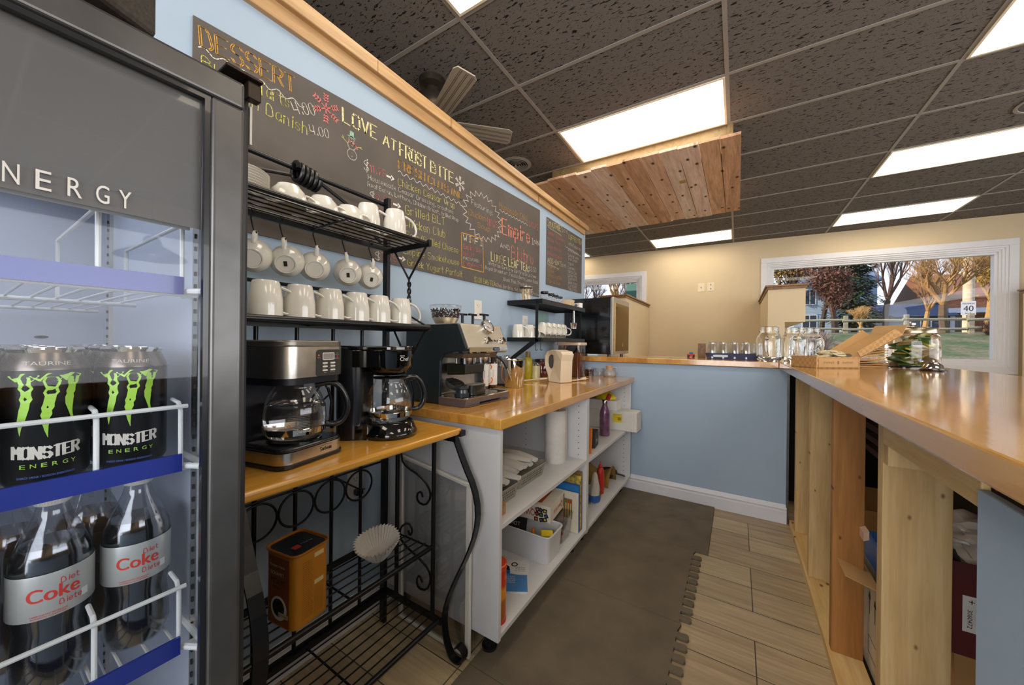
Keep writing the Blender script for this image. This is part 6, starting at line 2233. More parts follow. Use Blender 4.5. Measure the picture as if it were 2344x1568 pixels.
for v in bm.verts:
    v.co += Vector((rn.uniform(-.006, .006), rn.uniform(-.006, .006), rn.uniform(-.002, .004)))
o = obj('plastic_bag', bm, mat('yellow bag', 'd6c51f', 0.25, coat=0.5, noise=0.2), None, smooth=True)
o.location = (-0.895, 2.845, Z2+0.2235)
tag(o, 'crumpled yellow and red plastic bag on top of the foam boxes', 'bag')
bm = nb(); lathe(bm, [(0.0, 0.0), (0.018, 0.0), (0.016, 0.05), (0, 0.056)], 10, m=T(0.03, -0.048, 0.0) @ R(20, 'Y'))
o2 = obj('bag_stripe', bm, 'red', o, smooth=True)
t = thing('tea_carton', 'small black carton on the upper cabinet shelf in front of the purple bottle', 'carton', (-0.80, 2.27, Z2), 8)
bm = nb(); box(bm, -0.055, 0.03, -0.06, 0.055, 0, 0.10)
obj('carton_box', bm, mat('charcoal carton', '2f2e2a', 0.6), t, bevel=0.002)
bm = nb(); letters(bm, 'TEA', plane((0.0305, -0.03, 0.03), (0, 1, 0), (0, 0, 1)), w=0.05, h=0.022)
obj('carton_lettering', bm, 'whiteplastic', t)
for k, (x, y, w, h, c, lb) in enumerate(((-0.79, 2.10, 0.012, 0.15, 'orange', 'thin orange packet beside the black carton'), (-0.85, 2.16, 0.05, 0.17, 'red', 'red and black snack packet behind the orange one'), (-0.92, 2.30, 0.03, 0.12, 'green', 'green round-topped packet behind the black carton'))):
    bm = nb(); box(bm, -0.045, 0.045, -w/2, w/2, 0, h, R(-6, 'X'))
    o = obj('snack_packet', bm, c, None, bevel=0.003); o.location = (x, y, Z2+0.001)
    tag(o, lb, 'packet', 'packets on the upper cabinet shelf')
squeeze('small bottle with yellow cap at the back of the upper cabinet shelf', (-0.98, 2.22, Z2), 0.20, 0.03, 'clearplastic', 'yellow', nozzle=False)
bm = nb(); box(bm, -0.16, 0.10, -0.12, 0.12, 0, 0.17)
o = obj('white_box', bm, 'paper', None, bevel=0.003); o.location = (-1.12, 2.55, Z2)
tag(o, 'plain white box at the back behind the purple bottle', 'box')

# right bay, bottom
t = squeeze('red ketchup squeeze bottle on the cabinet floor', (-0.815, 2.49, Z3), 0.225, 0.027, 'red', 'red')
squeeze('jar with yellow lid on the cabinet floor, front one', (-0.90, 2.30, Z3), 0.17, 0.040, 'smoke', 'yellow', 'jar', False)
squeeze('jar with yellow lid on the cabinet floor, rear one', (-0.98, 2.44, Z3), 0.20, 0.036, 'smoke', 'yellow', 'jar', False)
squeeze('white and blue bottle half hidden by the cabinet divider', (-0.92, 2.15, Z3), 0.22, 0.032, 'whiteplastic', 'bluep', 'bottle', False)
t = thing('food_bag', 'crumpled clear bag with pale powder and a blue label on the cabinet floor', 'bag', (-0.80, 2.33, Z3))
bm = nb(); rn = random.Random(8)
lathe(bm, [(0, 0), (0.038, 0.0), (0.045, 0.01), (0.047, 0.06), (0.040, 0.10), (0.026, 0.14), (0.022, 0.17), (0.012, 0.195), (0, 0.20)], 22, m=Matrix.Diagonal((0.75, 1, 1, 1)))
for v in bm.verts:
    v.co += Vector((rn.uniform(-.004, .004), rn.uniform(-.004, .004), 0))
obj('bag_body', bm, mat('milky plastic bag', 'c9c3b2', 0.3, coat=0.4, noise=0.12), t, smooth=True)
bm = nb(); lathe(bm, [(0.046, 0.008), (0.049, 0.012), (0.0505, 0.05), (0.049, 0.055)], 22, m=Matrix.Diagonal((0.75, 1, 1, 1)))
lb = obj('bag_label', bm, 'bluep', t, smooth=True)
bm = nb()
for k in range(8):
    quad(bm, *[(0.039, -0.02+0.004*k+a, z) for a, z in ((0, 0.062), (0.002, 0.062), (0.002, 0.085), (0, 0.085))])
letters(bm, 'FLOUR', plane((0.0392, -0.018, 0.03), (0, 1, 0), (0, 0, 1)), w=0.034, h=0.008)
obj('bag_print', bm, 'ink', t)
bm = nb(); rn = random.Random(10)
prof_ = []
def drape(bm, x0, x1, y0, y1, z, h, n=10):
    V = []
    for i in range(n+1):
        row = []
        for j in range(n+1):
            u, v = i/n, j/n
            zz = z+h*math.sin(PI*min(1, max(0, v)))**0.5*(0.75+0.25*math.cos(u*5))+rn.uniform(-.004, .004)
            row.append(bm.verts.new((x0+(x1-x0)*u, y0+(y1-y0)*v, zz)))
        V.append(row)
    for i in range(n):
        for j in range(n):
            bm.faces.new((V[i][j], V[i+1][j], V[i+1][j+1], V[i][j+1]))
drape(bm, -0.13, 0.13, -0.11, 0.10, 0.002, 0.16)
o = obj('suede_glove', bm, mat('tan suede', '8f6f35', 0.95, noise=0.12, bump=0.3, bscale=80), None, smooth=True)
o.location = (-0.92, 2.70, Z3); o.modifiers.new('thick', 'SOLIDIFY').thickness = 0.006
tag(o, 'folded tan suede gloves heaped on the cabinet floor', 'gloves')
t = thing('frying_pan', 'dark pan lid and handle leaning behind the tan gloves', 'pan', (-0.86, 2.83, Z3+0.002), 20)
bm = nb(); lathe(bm, [(0, 0), (0.055, 0.002), (0.065, 0.03), (0.062, 0.03), (0.053, 0.006), (0, 0.005)], 28, m=T(0, 0, 0.014) @ R(12, 'X'))
obj('pan_bowl', bm, mat('dark pan', '3c362e', 0.35, metal=0.5), t, smooth=True)
bm = nb(); box(bm, 0.05, 0.12, -0.016, 0.016, 0.036, 0.042, R(12, 'Y'))
obj('pan_handle', bm, 'black', t, bevel=0.003)

# left bay, bottom
t = thing('drink_canister', 'tall red and orange hot chocolate canister standing at the cabinet end', 'canister', (-0.777, 1.135, Z3))
bm = nb(); cyl(bm, 0.040, 0.008, 0.205, n=40)
m, n, b = newmat('canister print')
tco = n.nodes.new('ShaderNodeTexCoord'); sp_ = n.nodes.new('ShaderNodeSeparateXYZ'); rp = n.nodes.new('ShaderNodeValToRGB')
mr = n.nodes.new('ShaderNodeMath'); mr.operation = 'DIVIDE'; mr.inputs[1].default_value = 0.21
n.links.new(tco.outputs['Object'], sp_.inputs[0]); n.links.new(sp_.outputs['Z'], mr.inputs[0]); n.links.new(mr.outputs[0], rp.inputs[0]); n.links.new(rp.outputs[0], b.inputs['Base Color'])
e = rp.color_ramp.elements
e[0].position = 0.0; e[0].color = lin('a8531c'); e[1].position = 0.40; e[1].color = lin('b8682a')
for p_, c_ in ((0.45, 'e8952a'), (0.60, 'f0a030'), (0.68, 'd8401c'), (1.0, 'cf3018')):
    q = e.new(p_); q.color = lin(c_)
b.inputs['Roughness'].default_value = 0.3
obj('canister_body', bm, m, t, smooth=True)
bm = nb(); lathe(bm, [(0.041, 0.200), (0.043, 0.203), (0.043, 0.218), (0.040, 0.221), (0, 0.221)], 40)
obj('canister_lid', bm, mat('red orange lid', 'd94a22', 0.35), t, smooth=True)
bm = nb(); lathe(bm, [(0, 0), (0.041, 0), (0.0415, 0.010), (0.040, 0.012)], 40)
obj('canister_base', bm, 'red', t, smooth=True)
bm = nb(); f = onCyl(0.0405, 0.160, math.radians(10)); handwrite(bm, 'Carnation', f, 0.05, 0.018, 0.002, 1)
letters(bm, 'RICH', lambda u, v: f(u+0.006, v-0.022), w=0.018, h=0.006); letters(bm, 'HOT CHOCOLATE', lambda u, v: f(u+0.004, v-0.032), w=0.034, h=0.005)
obj('canister_lettering', bm, 'whiteplastic', t)
# leaflets and pens
t = thing('leaflet_pile', 'pile of blue and white flyers lying on the cabinet floor', 'flyers', (-0.86, 1.38, Z3), 28)
bm = nb()
for k in range(4):
    box(bm, -0.075, 0.075, -0.11, 0.11, 0.0015*k, 0.0015*k+0.0012, R(2*k-3))
obj('sheets', bm, 'paper', t)
bm = nb(); ztop = 0.0062
prism(bm, [(-0.075, -0.11), (0.072, -0.11), (0.072, 0.0), (0.03, 0.0), (-0.02, 0.012), (-0.04, 0.05), (-0.03, 0.105), (-0.075, 0.105)], ztop-0.0003, ztop+0.0002, m=R(3))
fl = obj('blue_panel', bm, mat('flyer blue', '4a82bd', 0.4), t)
bm = nb(); zz = ztop+0.0006
pf = plane((-0.065, -0.02, zz), (1, 0, 0), (0, 1, 0))
for k, s in enumerate(('WE ACCEPT', 'IN 30 MINUTES', 'and 10 WEEKS', 'AT NO CHARGE')):
    letters(bm, s, lambda u, v, kk=k: pf(u, v-0.012*kk), w=0.085, h=0.008)
obj('flyer_lettering', bm, 'whiteplastic', fl)
bm = nb(); pf2 = plane((0.0, 0.05, ztop+0.0006), (1, 0, 0), (0, 1, 0))
for k, s in enumerate(('CREATIVE', 'THE JOB', 'by the sea')):
    letters(bm, s, lambda u, v, kk=k: pf2(u+0.015, v-0.012*kk), w=0.045, h=0.007)
lathe(bm, [(0.010, 0), (0.016, 0)], 20, m=T(0.01, 0.075, ztop+0.0008))
obj('flyer_lettering', bm, 'ink', t)
pc = ('ink', 'ink', 'bluep', 'ink', 'red', 'bluep', 'greyp')
for k in range(7):
    t = thing('pen', '%s pen lying loose on the flyers behind the canister, %s' % (('black', 'black', 'blue', 'black', 'red and white', 'blue', 'grey')[k], ('nearest the bin', 'second from the bin', 'third from the bin', 'in the middle', 'fifth from the bin', 'sixth from the bin', 'nearest the camera')[k]), 'pen', (-0.955+0.010*(k % 3), 1.42-0.022*k, Z3+0.012), -10+9*(k % 3), 'pens on the flyers')
    bm = nb(); cyl(bm, 0.0045, -0.065, 0.05, n=10, m=R(90, 'Y')); 
    obj('barrel', bm, 'whiteplastic' if k == 4 else pc[k], t, smooth=True)
    bm = nb(); cyl(bm, 0.0048, 0.02, 0.065, n=10, m=R(90, 'Y')); box(bm, 0.03, 0.065, -0.001, 0.001, 0.004, 0.007)
    obj('pen_cap', bm, pc[k] if k != 3 else 'bluep', t, smooth=True)
t = tray('storage_bin', 'deep white plastic bin with toys on the cabinet floor', 'bin', -1.16, -0.745, 1.525, 1.69, Z3, 0.135, 'white', 0.010, holes=False)
bm = nb(); box(bm, -0.055, 0.055, -0.002, 0.002, 0, 0.075, R(-12, 'X') @ R(20))
o = obj('small_chalk_sign', bm, 'dark', None); o.location = (-0.98, 1.61, Z3+0.065); tag(o, 'small dark chalk sign standing in the white bin', 'sign')
bm = nb(); handwrite(bm, 'HOT', lambda u, v: (R(-12, 'X') @ R(20)) @ Vector((-0.03+u, -0.0028, 0.035+v)), 0.05, 0.016, 0.002); handwrite(bm, 'Soup', lambda u, v: (R(-12, 'X') @ R(20)) @ Vector((-0.03+u, -0.0028, 0.01+v)), 0.05, 0.014, 0.002)
obj('sign_lettering', bm, 'chalk_w', o)
bm = nb(); box(bm, -0.03, 0.03, -0.018, 0.018, 0, 0.05, R(30, 'Z') @ R(25, 'X'))
o = obj('toy_block', bm, 'yellow', None, bevel=0.004); o.location = (-0.80, 1.615, Z3+0.075); tag(o, 'yellow toy block in the white bin', 'toy')
bm = nb(); cyl(bm, 0.012, 0.0, 0.05, n=14, r1=0.006)
o = obj('orange_cone', bm, 'orange', None, smooth=True); o.location = (-0.87, 1.60, Z3+0.070); tag(o, 'orange plastic tip sticking up in the white bin', 'toy')
t = tray('clear_box', 'clear plastic box of craft things with a clip lid behind the white bin', 'plastic box', -1.10, -0.765, 1.725, 1.865, Z3, 0.120, 'clearplastic', 0.010, holes=False)
bm = nb(); prism(bm, rbox2(-0.172, 0.172, -0.074, 0.074, 0.022), 0.122, 0.130)
obj('clip_lid', bm, 'clearplastic', t, bevel=0.002)
rn = random.Random(20)
cols_ = ['red', 'bluep', 'yellow', 'green', 'brownlid', 'purple', 'card', 'dark', 'bluep', 'yellow']
for k in range(12):
    bm = nb(); box(bm, -0.018, 0.018, -0.008, 0.008, -0.012, 0.012, R(rn.uniform(0, 180), 'Z') @ R(rn.uniform(-40, 40), 'X'))
    o = obj('craft_piece', bm, cols_[k % 10], None, bevel=0.002)
    o.location = (-0.80-0.022*k+rn.uniform(-.004, .004), 1.775+0.035*(k % 2)+rn.uniform(-.01, .01), Z3+0.025+0.022*(k % 3))
    tag(o, 'small coloured craft piece inside the clear box', 'craft piece', 'craft pieces in the clear box')
# board game, lying tilted on the clear box and the bin
t = thing('board_game', 'white board game box with red lettering on top of the clear box', 'board game', (-0.80, 1.655, Z3+0.137), 6)
L1, L2, H_ = 0.265, 0.24, 0.084
bm = nb(); box(bm, -L2, 0, 0, L1, 0, H_)
obj('game_box', bm, mat('cream game box', 'e6ddca', 0.45), t, bevel=0.002)
bm = nb(); box(bm, -L2*0.95, -0.06, 0.03, 0.20, H_, H_+0.0006)
tp = obj('top_picture', bm, mat('orange picture', 'c85a2c', 0.4, noise=0.5, nscale=18), t)
bm = nb(); pf = plane((0.0006, 0.05, 0.026), (0, 1, 0), (0, 0, 1))
letters(bm, 'Qwirkle', lambda u, v: pf(0.145-u, 0.028-v), w=0.145, h=0.034)
pf = plane((-0.235, -0.0006, 0.026), (1, 0, 0), (0, 0, 1))
letters(bm, 'QWIRKLE', lambda u, v: pf(0.15-u, 0.036-v), w=0.15, h=0.040)
obj('game_lettering', bm, mat('game red', 'c63a22', 0.4), t)
bm = nb(); rn = random.Random(31)
tiles = []
for k in range(9):
    a, b_ = (-0.075+0.024*(k % 3)+rn.uniform(-.004, .004), 0.012+0.024*(k//3)+rn.uniform(-.003, .003))
    m_ = T(a, -0.0004, b_) @ R(rn.uniform(-25, 25), 'Y')
    box(bm, -0.0105, 0.0105, -0.0006, 0, -0.0105, 0.0105, m_)
    tiles.append((m_, k))
for k in range(7):
    a, b_ = (0.222+0.020*(k % 2), 0.012+0.017*(k//2))
    m_ = T(0.0004, a, b_) @ R(rn.uniform(-25, 25), 'X')
    box(bm, 0, 0.0006, -0.0085, 0.0085, -0.0085, 0.0085, m_)
    tiles.append((m_, -k-1))
tl = obj('printed_tiles', bm, 'ink', t)
for m_, k in tiles:
    bm = nb(); q = cols_[(abs(k)*3+1) % 6]
    if k >= 0:
        cyl(bm, 0.006, 0.0006, 0.001, n=8, m=m_ @ R(90, 'X'))
    else:
        cyl(bm, 0.005, 0.0006, 0.001, n=8, m=m_ @ R(90, 'Y'))
    obj('tile_symbol', bm, ['orange', 'purple', 'yellow', 'red', 'green', 'bluep'][abs(k) % 6], tl)
# pencil case and books against the divider
t = thing('pencil_set', 'white tray of natural coloured pencils standing against the divider', 'pencil set', (-0.85, 1.895, Z3), 0)
bm = nb(); box(bm, -0.12, 0.11, -0.014, -0.002, 0, 0.225)
obj('pencil_tray', bm, mat('cream tray', 'd9d0bc', 0.4), t, bevel=0.004)
bm = nb(); box(bm, -0.105, 0.075, -0.0150, -0.0138, 0.075, 0.185)
obj('tray_recess', bm, mat('tan recess', '8f7a4c', 0.6), t)
for k in range(12):
    p = thing('coloured_pencil', 'coloured pencil in the white tray, number %d counted from the aisle' % (k+1), 'pencil', (-0.85+0.068-0.0145*k, 1.895-0.019, Z3+0.078), 0, 'pencils in the white tray')
    bm = nb(); cyl(bm, 0.0036, 0, 0.085, n=6)
    obj('pencil_barrel', bm, mat('pencil wood', 'c8a860', 0.5) if k == 0 else 'pw', p); M['pw'] = M.get('pw') or p.children[0].data.materials[0] if k == 0 else M['pw']
    bm = nb(); cyl(bm, 0.0038, 0.085, 0.102, n=6)
    obj('pencil_end', bm, ['red', 'red', 'green', 'orange', 'bluep', 'purple'][k % 6], p)
for k, (y, h, c, lb) in enumerate(((1.905, 0.265, 'bluep', 'blue fronted picture book standing behind the pencil tray'), (1.922, 0.31, 'multi', 'colourful activity book standing behind the blue book'), (1.939, 0.33, 'brownlid', 'dark brown book standing against the divider'))):
    if c == 'multi':
        M['multi'] = mat('patterned cover', 'b7a24a', 0.5, noise=0.9, nscale=40)
    bm = nb(); box(bm, -0.15, 0.115, -0.006, 0.006, 0, h)
    o = obj('picture_book', bm, c, None, bevel=0.0015); o.location = (-0.855, y, Z3); tag(o, lb, 'book', 'books against the divider')
    if c == 'bluep':
        bm = nb(); prism(bm, [(-0.145, h-0.006), (0.11, h-0.006), (0.11, h-0.07), (0.06, h-0.095), (-0.145, h-0.095)], -0.0072, -0.0060, 'y'); obj('cover_picture', bm, mat('bright blue cover', '2374b5', 0.4), o)
# ------------------------------------------------------------------ on the bar
t = thing('serving_tray', 'navy tray with cut-out handles holding upturned glasses on the back bar', 'tray', (-0.03, 3.335, BT), 0)
bm = nb()
O, I = rbox2(-0.175, 0.175, -0.125, 0.125, 0.035), rbox2(-0.170, 0.170, -0.120, 0.120, 0.03)
O2, I2 = rbox2(-0.188, 0.188, -0.138, 0.138, 0.04), rbox2(-0.184, 0.184, -0.134, 0.134, 0.036)
rings = [[bm.verts.new((a, b, z)) for a, b in P] for P, z in ((O, 0), (O2, 0.046), (I2, 0.046), (I, 0.004))]
for A, B in zip(rings, rings[1:]):
    for i in range(len(A)):
        bm.faces.new((A[i], A[(i+1) % len(A)], B[(i+1) % len(A)], B[i]))
bm.faces.new(rings[0][::-1]); bm.faces.new(rings[3])
obj('tray_body', bm, mat('navy tray', '3c4663', 0.35), t, smooth=True)
bm = nb(); prism(bm, rbox2(-0.13, -0.03, 0.016, 0.033, 0.008), -0.1365, -0.1325, 'y')
obj('handle_opening', bm, mat('pale opening', 'b9bcc6', 0.3), t)
M['thick'] = realglass('thick glass', (0.985, 0.99, 0.985), 1.45)
GG = 'upturned glasses in the navy tray'
g = thing('drinking_glass', 'upturned clear tumbler in the navy tray', 'glass', (-0.17, 3.24, BT+0.0045), 0, GG)
bm = nb(); lathe(bm, [(0.036, 0), (0.037, 0.001), (0.029, 0.122), (0.027, 0.128), (0, 0.128)], 20)
obj('glass_body', bm, glassmat('tumbler glass', tint=(0.95, 0.96, 0.96), refl=1.0, base=0.06, rough=0.05), g, smooth=True)
bm = nb(); lathe(bm, [(0, 0.110), (0.027, 0.112), (0.0285, 0.122), (0.0265, 0.1275), (0, 0.1275)], 20)
obj('glass_foot', bm, 'glass', g, smooth=True)
for r_ in range(3):
    for c_ in range(5):
        if r_ == c_ == 0:
            g['label'] = 'upturned clear tumbler in the navy tray, front row, first from the left'
            continue
        dup(g, (-0.17+0.075*c_+(0.010 if r_ == 1 else 0)*0, 3.24+0.076*r_, BT+0.0045), 0, 'upturned clear tumbler in the navy tray, %s row, %s from the left' % (('front', 'middle', 'back')[r_], ('first', 'second', 'third', 'fourth', 'fifth')[c_]))
bm = nb(); box(bm, -0.03, 0.03, -0.01, 0.01, 0, 0.12)
o = obj('wooden_block', bm, 'oakcap', None, bevel=0.002); o.location = (-0.262, 3.52, BT); tag(o, 'upright brown wooden block behind the left end of the navy tray', 'block')
jar = thing('mason_mug', 'large clear mason jar mug with handle next to the navy tray', 'jar mug', (0.190, 3.14, BT), -100, 'large mason jar mugs on the bar')
bm = nb(); lathe(bm, [(0, 0.010), (0.055, 0.012), (0.062, 0.0), (0.073, 0.012), (0.077, 0.03), (0.077, 0.155), (0.070, 0.178), (0.058, 0.196), (0.056, 0.205), (0.059, 0.212), (0.057, 0.222), (0.058, 0.240), (0.055, 0.242), (0.053, 0.224), (0.053, 0.198), (0.066, 0.172), (0.072, 0.15), (0.072, 0.03), (0, 0.018)], 36)
obj('jar_body', bm, 'thick', jar, smooth=True)
bm = nb(); tube(bm, [(0.071, 0, 0.150), (0.09, 0, 0.165), (0.112, 0, 0.150), (0.116, 0, 0.11), (0.105, 0, 0.065), (0.088, 0, 0.045), (0.076, 0, 0.04)], [0.008, 0.012, 0.011, 0.009, 0.010, 0.014, 0.010], 12)
obj('jar_handle', bm, 'thick', jar, smooth=True)
dup(jar, (0.352, 3.30, BT), -95, 'large clear mason jar mug in the middle, behind the pastry box')
dup(jar, (0.455, 3.42, BT), -60, 'large clear mason jar mug at the back right, overlapping the middle one')
# toy on the back edge
t = thing('toy_tractor', 'tiny red and blue toy at the rear of the back bar', 'toy', (-0.345, 3.50, BT), 20)
bm = nb(); box(bm, -0.03, 0.03, -0.012, 0.012, 0.006, 0.028); 
obj('toy_body', bm, 'red', t, bevel=0.003)
bm = nb(); box(bm, -0.012, 0.016, -0.010, 0.010, 0.028, 0.042)
obj('toy_cab', bm, 'bluep', t, bevel=0.002)
bm = nb(); box(bm, 0.018, 0.045, -0.009, 0.009, 0.018, 0.024)
obj('toy_arm', bm, 'yellow', t)
for x in (-0.02, 0.02):
    bm = nb(); cyl(bm, 0.009, -0.014, 0.014, n=14, m=T(x, 0, 0.009) @ R(90, 'X'))
    obj('wheel', bm, 'ink', t)
# open pastry box
A_, B_, C_, D_ = Vector((0.250, 2.475, 0)), Vector((0.335, 2.325, 0)), Vector((0.525, 2.470, 0)), Vector((0.440, 2.620, 0))
t = thing('pastry_box', 'open brown patterned cardboard box with its lid tilted back', 'cardboard box', (0.39, 2.47, BT))
off = Vector((0.39, 2.47, 0))
q = [p-off for p in (A_, B_, C_, D_)]
BH = 0.058
bm = nb()
def wall(bm, a, b, z0, z1, th=0.003):
    d = (b-a).normalized(); n_ = Vector((-d.y, d.x, 0))*th
    vs = [a, b, b+n_, a+n_]
    prism(bm, [(v.x, v.y) for v in vs], z0, z1)
for i in range(4):
    wall(bm, q[i], q[(i+1) % 4], 0, BH)
prism(bm, [(v.x, v.y) for v in q], 0.0, 0.003)
m, n, b = newmat('checked cardboard')
tco = n.nodes.new('ShaderNodeTexCoord'); ck = n.nodes.new('ShaderNodeTexChecker'); ck.inputs['Scale'].default_value = 62
mp = n.nodes.new('ShaderNodeMapping'); mp.inputs['Rotation'].default_value = (0, 0, math.radians(-38))
ck.inputs['Color1'].default_value = lin('a47b48'); ck.inputs['Color2'].default_value = lin('b48c57')
n.links.new(tco.outputs['Object'], mp.inputs[0]); n.links.new(mp.outputs[0], ck.inputs['Vector']); n.links.new(ck.outputs[0], b.inputs['Base Color']); b.inputs['Roughness'].default_value = 0.75
M['check'] = m
obj('box_base', bm, 'check', t)
d = (q[2]-q[1]).normalized()
nn = Vector((d.y, -d.x, 0))
bm = nb()
f = lambda u, v: q[1]+d*u+nn*0.0008+Vector((0, 0, v))
quad(bm, f(0.012, 0.006), f(0.228, 0.006), f(0.228, BH-0.006), f(0.012, BH-0.006))
pn = obj('front_panel_print', bm, mat('tan print', 'b08a58', 0.75), t)
bm = nb(); f2 = lambda u, v: q[1]+d*u+nn*0.0014+Vector((0, 0, v))
for (a, b_, c, e_) in ((0.010, 0.230, 0.0045, 0.0055), (0.010, 0.230, BH-0.0055, BH-0.0045)):
    quad(bm, f2(a, c), f2(b_, c), f2(b_, e_), f2(a, e_))
for a in (0.010, 0.229):
    quad(bm, f2(a, 0.005), f2(a+0.001, 0.005), f2(a+0.001, BH-0.005), f2(a, BH-0.005))
P = [(0.118+0.008*math.cos(k*2*PI/10)*(1 if k % 2 else 0.5), 0.029+0.012*math.sin(k*2*PI/10)*(1 if k % 2 else 0.5)) for k in range(10)]
bm.faces.new([bm.verts.new(f2(*p)) for p in P])
for s in (-1, 1):
    for k in range(5):
        cx = 0.118+s*(0.028+0.012*k)
        ribbon(bm, [(cx-0.006, 0.026+0.003*(k % 2)), (cx, 0.036-0.003*(k % 2)), (cx+0.005, 0.028), (cx, 0.023)], 0.0016, f2)
obj('crest_print', bm, mat('brown crest', '7d5a30', 0.75), pn)
# lid: hinged on the C-D side, tilted up and away
hinge0, hinge1 = q[2], q[3]
hd = (hinge1-hinge0).normalized(); out = Vector((-hd.y, hd.x, 0))
if out.dot(hinge0+hinge1) < 0:
    out = -out
rise = Vector((0, 0, 1))*0.50+out*0.866
nl = out*0.50-Vector((0, 0, 1))*0.866
bm = nb()
LL = 0.235
h0, h1 = hinge0+Vector((0, 0, BH)), hinge1+Vector((0, 0, BH))
def slab(bm, pts, n_):
    Aq = [bm.verts.new(p) for p in pts]; Bq = [bm.verts.new(p+n_) for p in pts]
    bm.faces.new(Aq[::-1]); bm.faces.new(Bq)
    for i in range(len(pts)):
        bm.faces.new((Aq[i], Aq[(i+1) % len(pts)], Bq[(i+1) % len(pts)], Bq[i]))
slab(bm, [h0, h1, h1+rise*LL, h0+rise*LL], nl*0.003)
up = -nl
slab(bm, [h0, h0+rise*LL, h0+rise*(LL-0.02)+up*0.042, h0+up*0.030], -hd*0.003)
slab(bm, [h1, h1+rise*LL, h1+rise*(LL-0.02)+up*0.042, h1+up*0.030], hd*0.003)
slab(bm, [h0+rise*LL, h1+rise*LL, h1+rise*(LL+0.045)+up*0.03, h0+rise*(LL+0.045)+up*0.03], nl*0.002)
obj('box_lid', bm, 'cardin', t)
bm = nb(); slab(bm, [h0+nl*0.0035-hd*0.004, h1+nl*0.0035+hd*0.004, h1+rise*LL+nl*0.0035+hd*0.004, h0+rise*LL+nl*0.0035-hd*0.004], nl*0.001)
slab(bm, [h0-hd*0.0035, h0+rise*LL-hd*0.0035, h0+rise*(LL-0.02)+up*0.040-hd*0.0035, h0+up*0.028-hd*0.0035], -hd*0.001)
obj('lid_outside', bm, 'check', t)
bm = nb(); rn = random.Random(14)
for k in range(9):
    P = []
    cx, cy = rn.uniform(-.03, .04), rn.uniform(-.03, .03)
    for i in range(10):
        a = i*0.7+k
        P.append((cx+(0.035+0.01*rn.random())*math.cos(a)*0.9, cy+0.03*math.sin(a), BH-0.010+0.016*rn.random()+0.003*k))
    tube(bm, P, 0.0045, 6)
o = obj('cord_bundle', bm, mat('cream cord', 'cfc09a', 0.8), None, smooth=True); o.location = (0.40, 2.475, BT); tag(o, 'tangle of cream cord lying in the open pastry box', 'cord')
bm = nb(); rn = random.Random(15)
drape(bm, -0.05, 0.05, -0.045, 0.05, 0, 0.035, 12)
o = obj('grey_cloth', bm, mat('grey cloth', '5a574c', 0.9, bump=0.3), None, smooth=True); o.location = (0.445, 2.52, BT+0.045); o.rotation_euler = (0, 0, 0.6); tag(o, 'crumpled grey cloth in the open pastry box', 'cloth')
# napkins
t = thing('napkin_stack', 'curved stack of brown paper napkins between the box and the cookie jar', 'napkins', (0.612, 2.83, BT), 20)
rn = random.Random(16)
for k in range(12):
    bm = nb(); a = rn.uniform(-3, 3)
    box(bm, -0.075-0.002*k, 0.075, -0.08, 0.08, 0.0085*k, 0.0085*k+0.0055, R(a))
    for v in bm.verts: v.co.z += 0.018*(v.co.x/0.08)**2*(1 if v.co.x < 0 else 0.2)*(k/12)
    obj('napkin', bm, 'card' if k < 5 else 'cardin', t)
# cookie jar
t = thing('cookie_jar', 'big glass jar with steel lid full of green and yellow tea packets on the bar', 'jar', (0.802, 2.80, BT))
bm = nb(); prism(bm, rbox2(-0.098, 0.098, -0.098, 0.098, 0.055, 8), 0.0, 0.006)
lathe(bm, [(0.088, 0.004), (0.100, 0.016), (0.103, 0.05), (0.103, 0.14), (0.098, 0.172), (0.085, 0.186)], 40)
obj('jar_glass', bm, 'thick', t, smooth=True)
bm = nb(); lathe(bm, [(0.088, 0.184), (0.093, 0.186), (0.093, 0.210), (0.088, 0.216), (0, 0.220)], 40)
ld = obj('jar_lid', bm, mat('aged steel lid', 'a3987f', 0.25, metal=1.0), t, smooth=True)
bm = nb(); lathe(bm, [(0.010, 0.219), (0.008, 0.226), (0.013, 0.231), (0.013, 0.240), (0, 0.242)], 20)
obj('lid_knob', bm, 'steel', ld, smooth=True)
rn = random.Random(19)
pk = None
M['teagreen'] = mat('green foil packet', '3f6a25', 0.35, noise=0.5, nscale=40, coat=0.3)
M['teayellow'] = mat('yellow green packet', 'a89a22', 0.35, noise=0.5, nscale=40, coat=0.3)
M['teakraft'] = mat('kraft packet', 'a58a62', 0.5, noise=0.3, nscale=40)
for k in range(22):
    m_ = ('teagreen', 'teayellow', 'teakraft', 'teagreen')[k % 4]
    bm = nb(); box(bm, -0.030, 0.030, -0.022, 0.022, -0.004, 0.004)
    o = obj('tea_packet', bm, m_, None, bevel=0.002)
    a = rn.uniform(0, 2*PI); rr = 0.052*math.sqrt(rn.random())
    o.location = (0.802+rr*math.cos(a), 2.80+rr*math.sin(a), BT+0.022+0.0062*k)
    o.rotation_euler = (rn.uniform(-.6, .6), rn.uniform(-.7, .7), rn.uniform(0, 6))
    tag(o, '%s tea packet inside the big glass jar' % ('green', 'yellow', 'brown paper', 'green')[k % 4], 'tea packet', '%s tea packets in the glass jar' % ('green', 'yellow', 'brown', 'green')[k % 4])
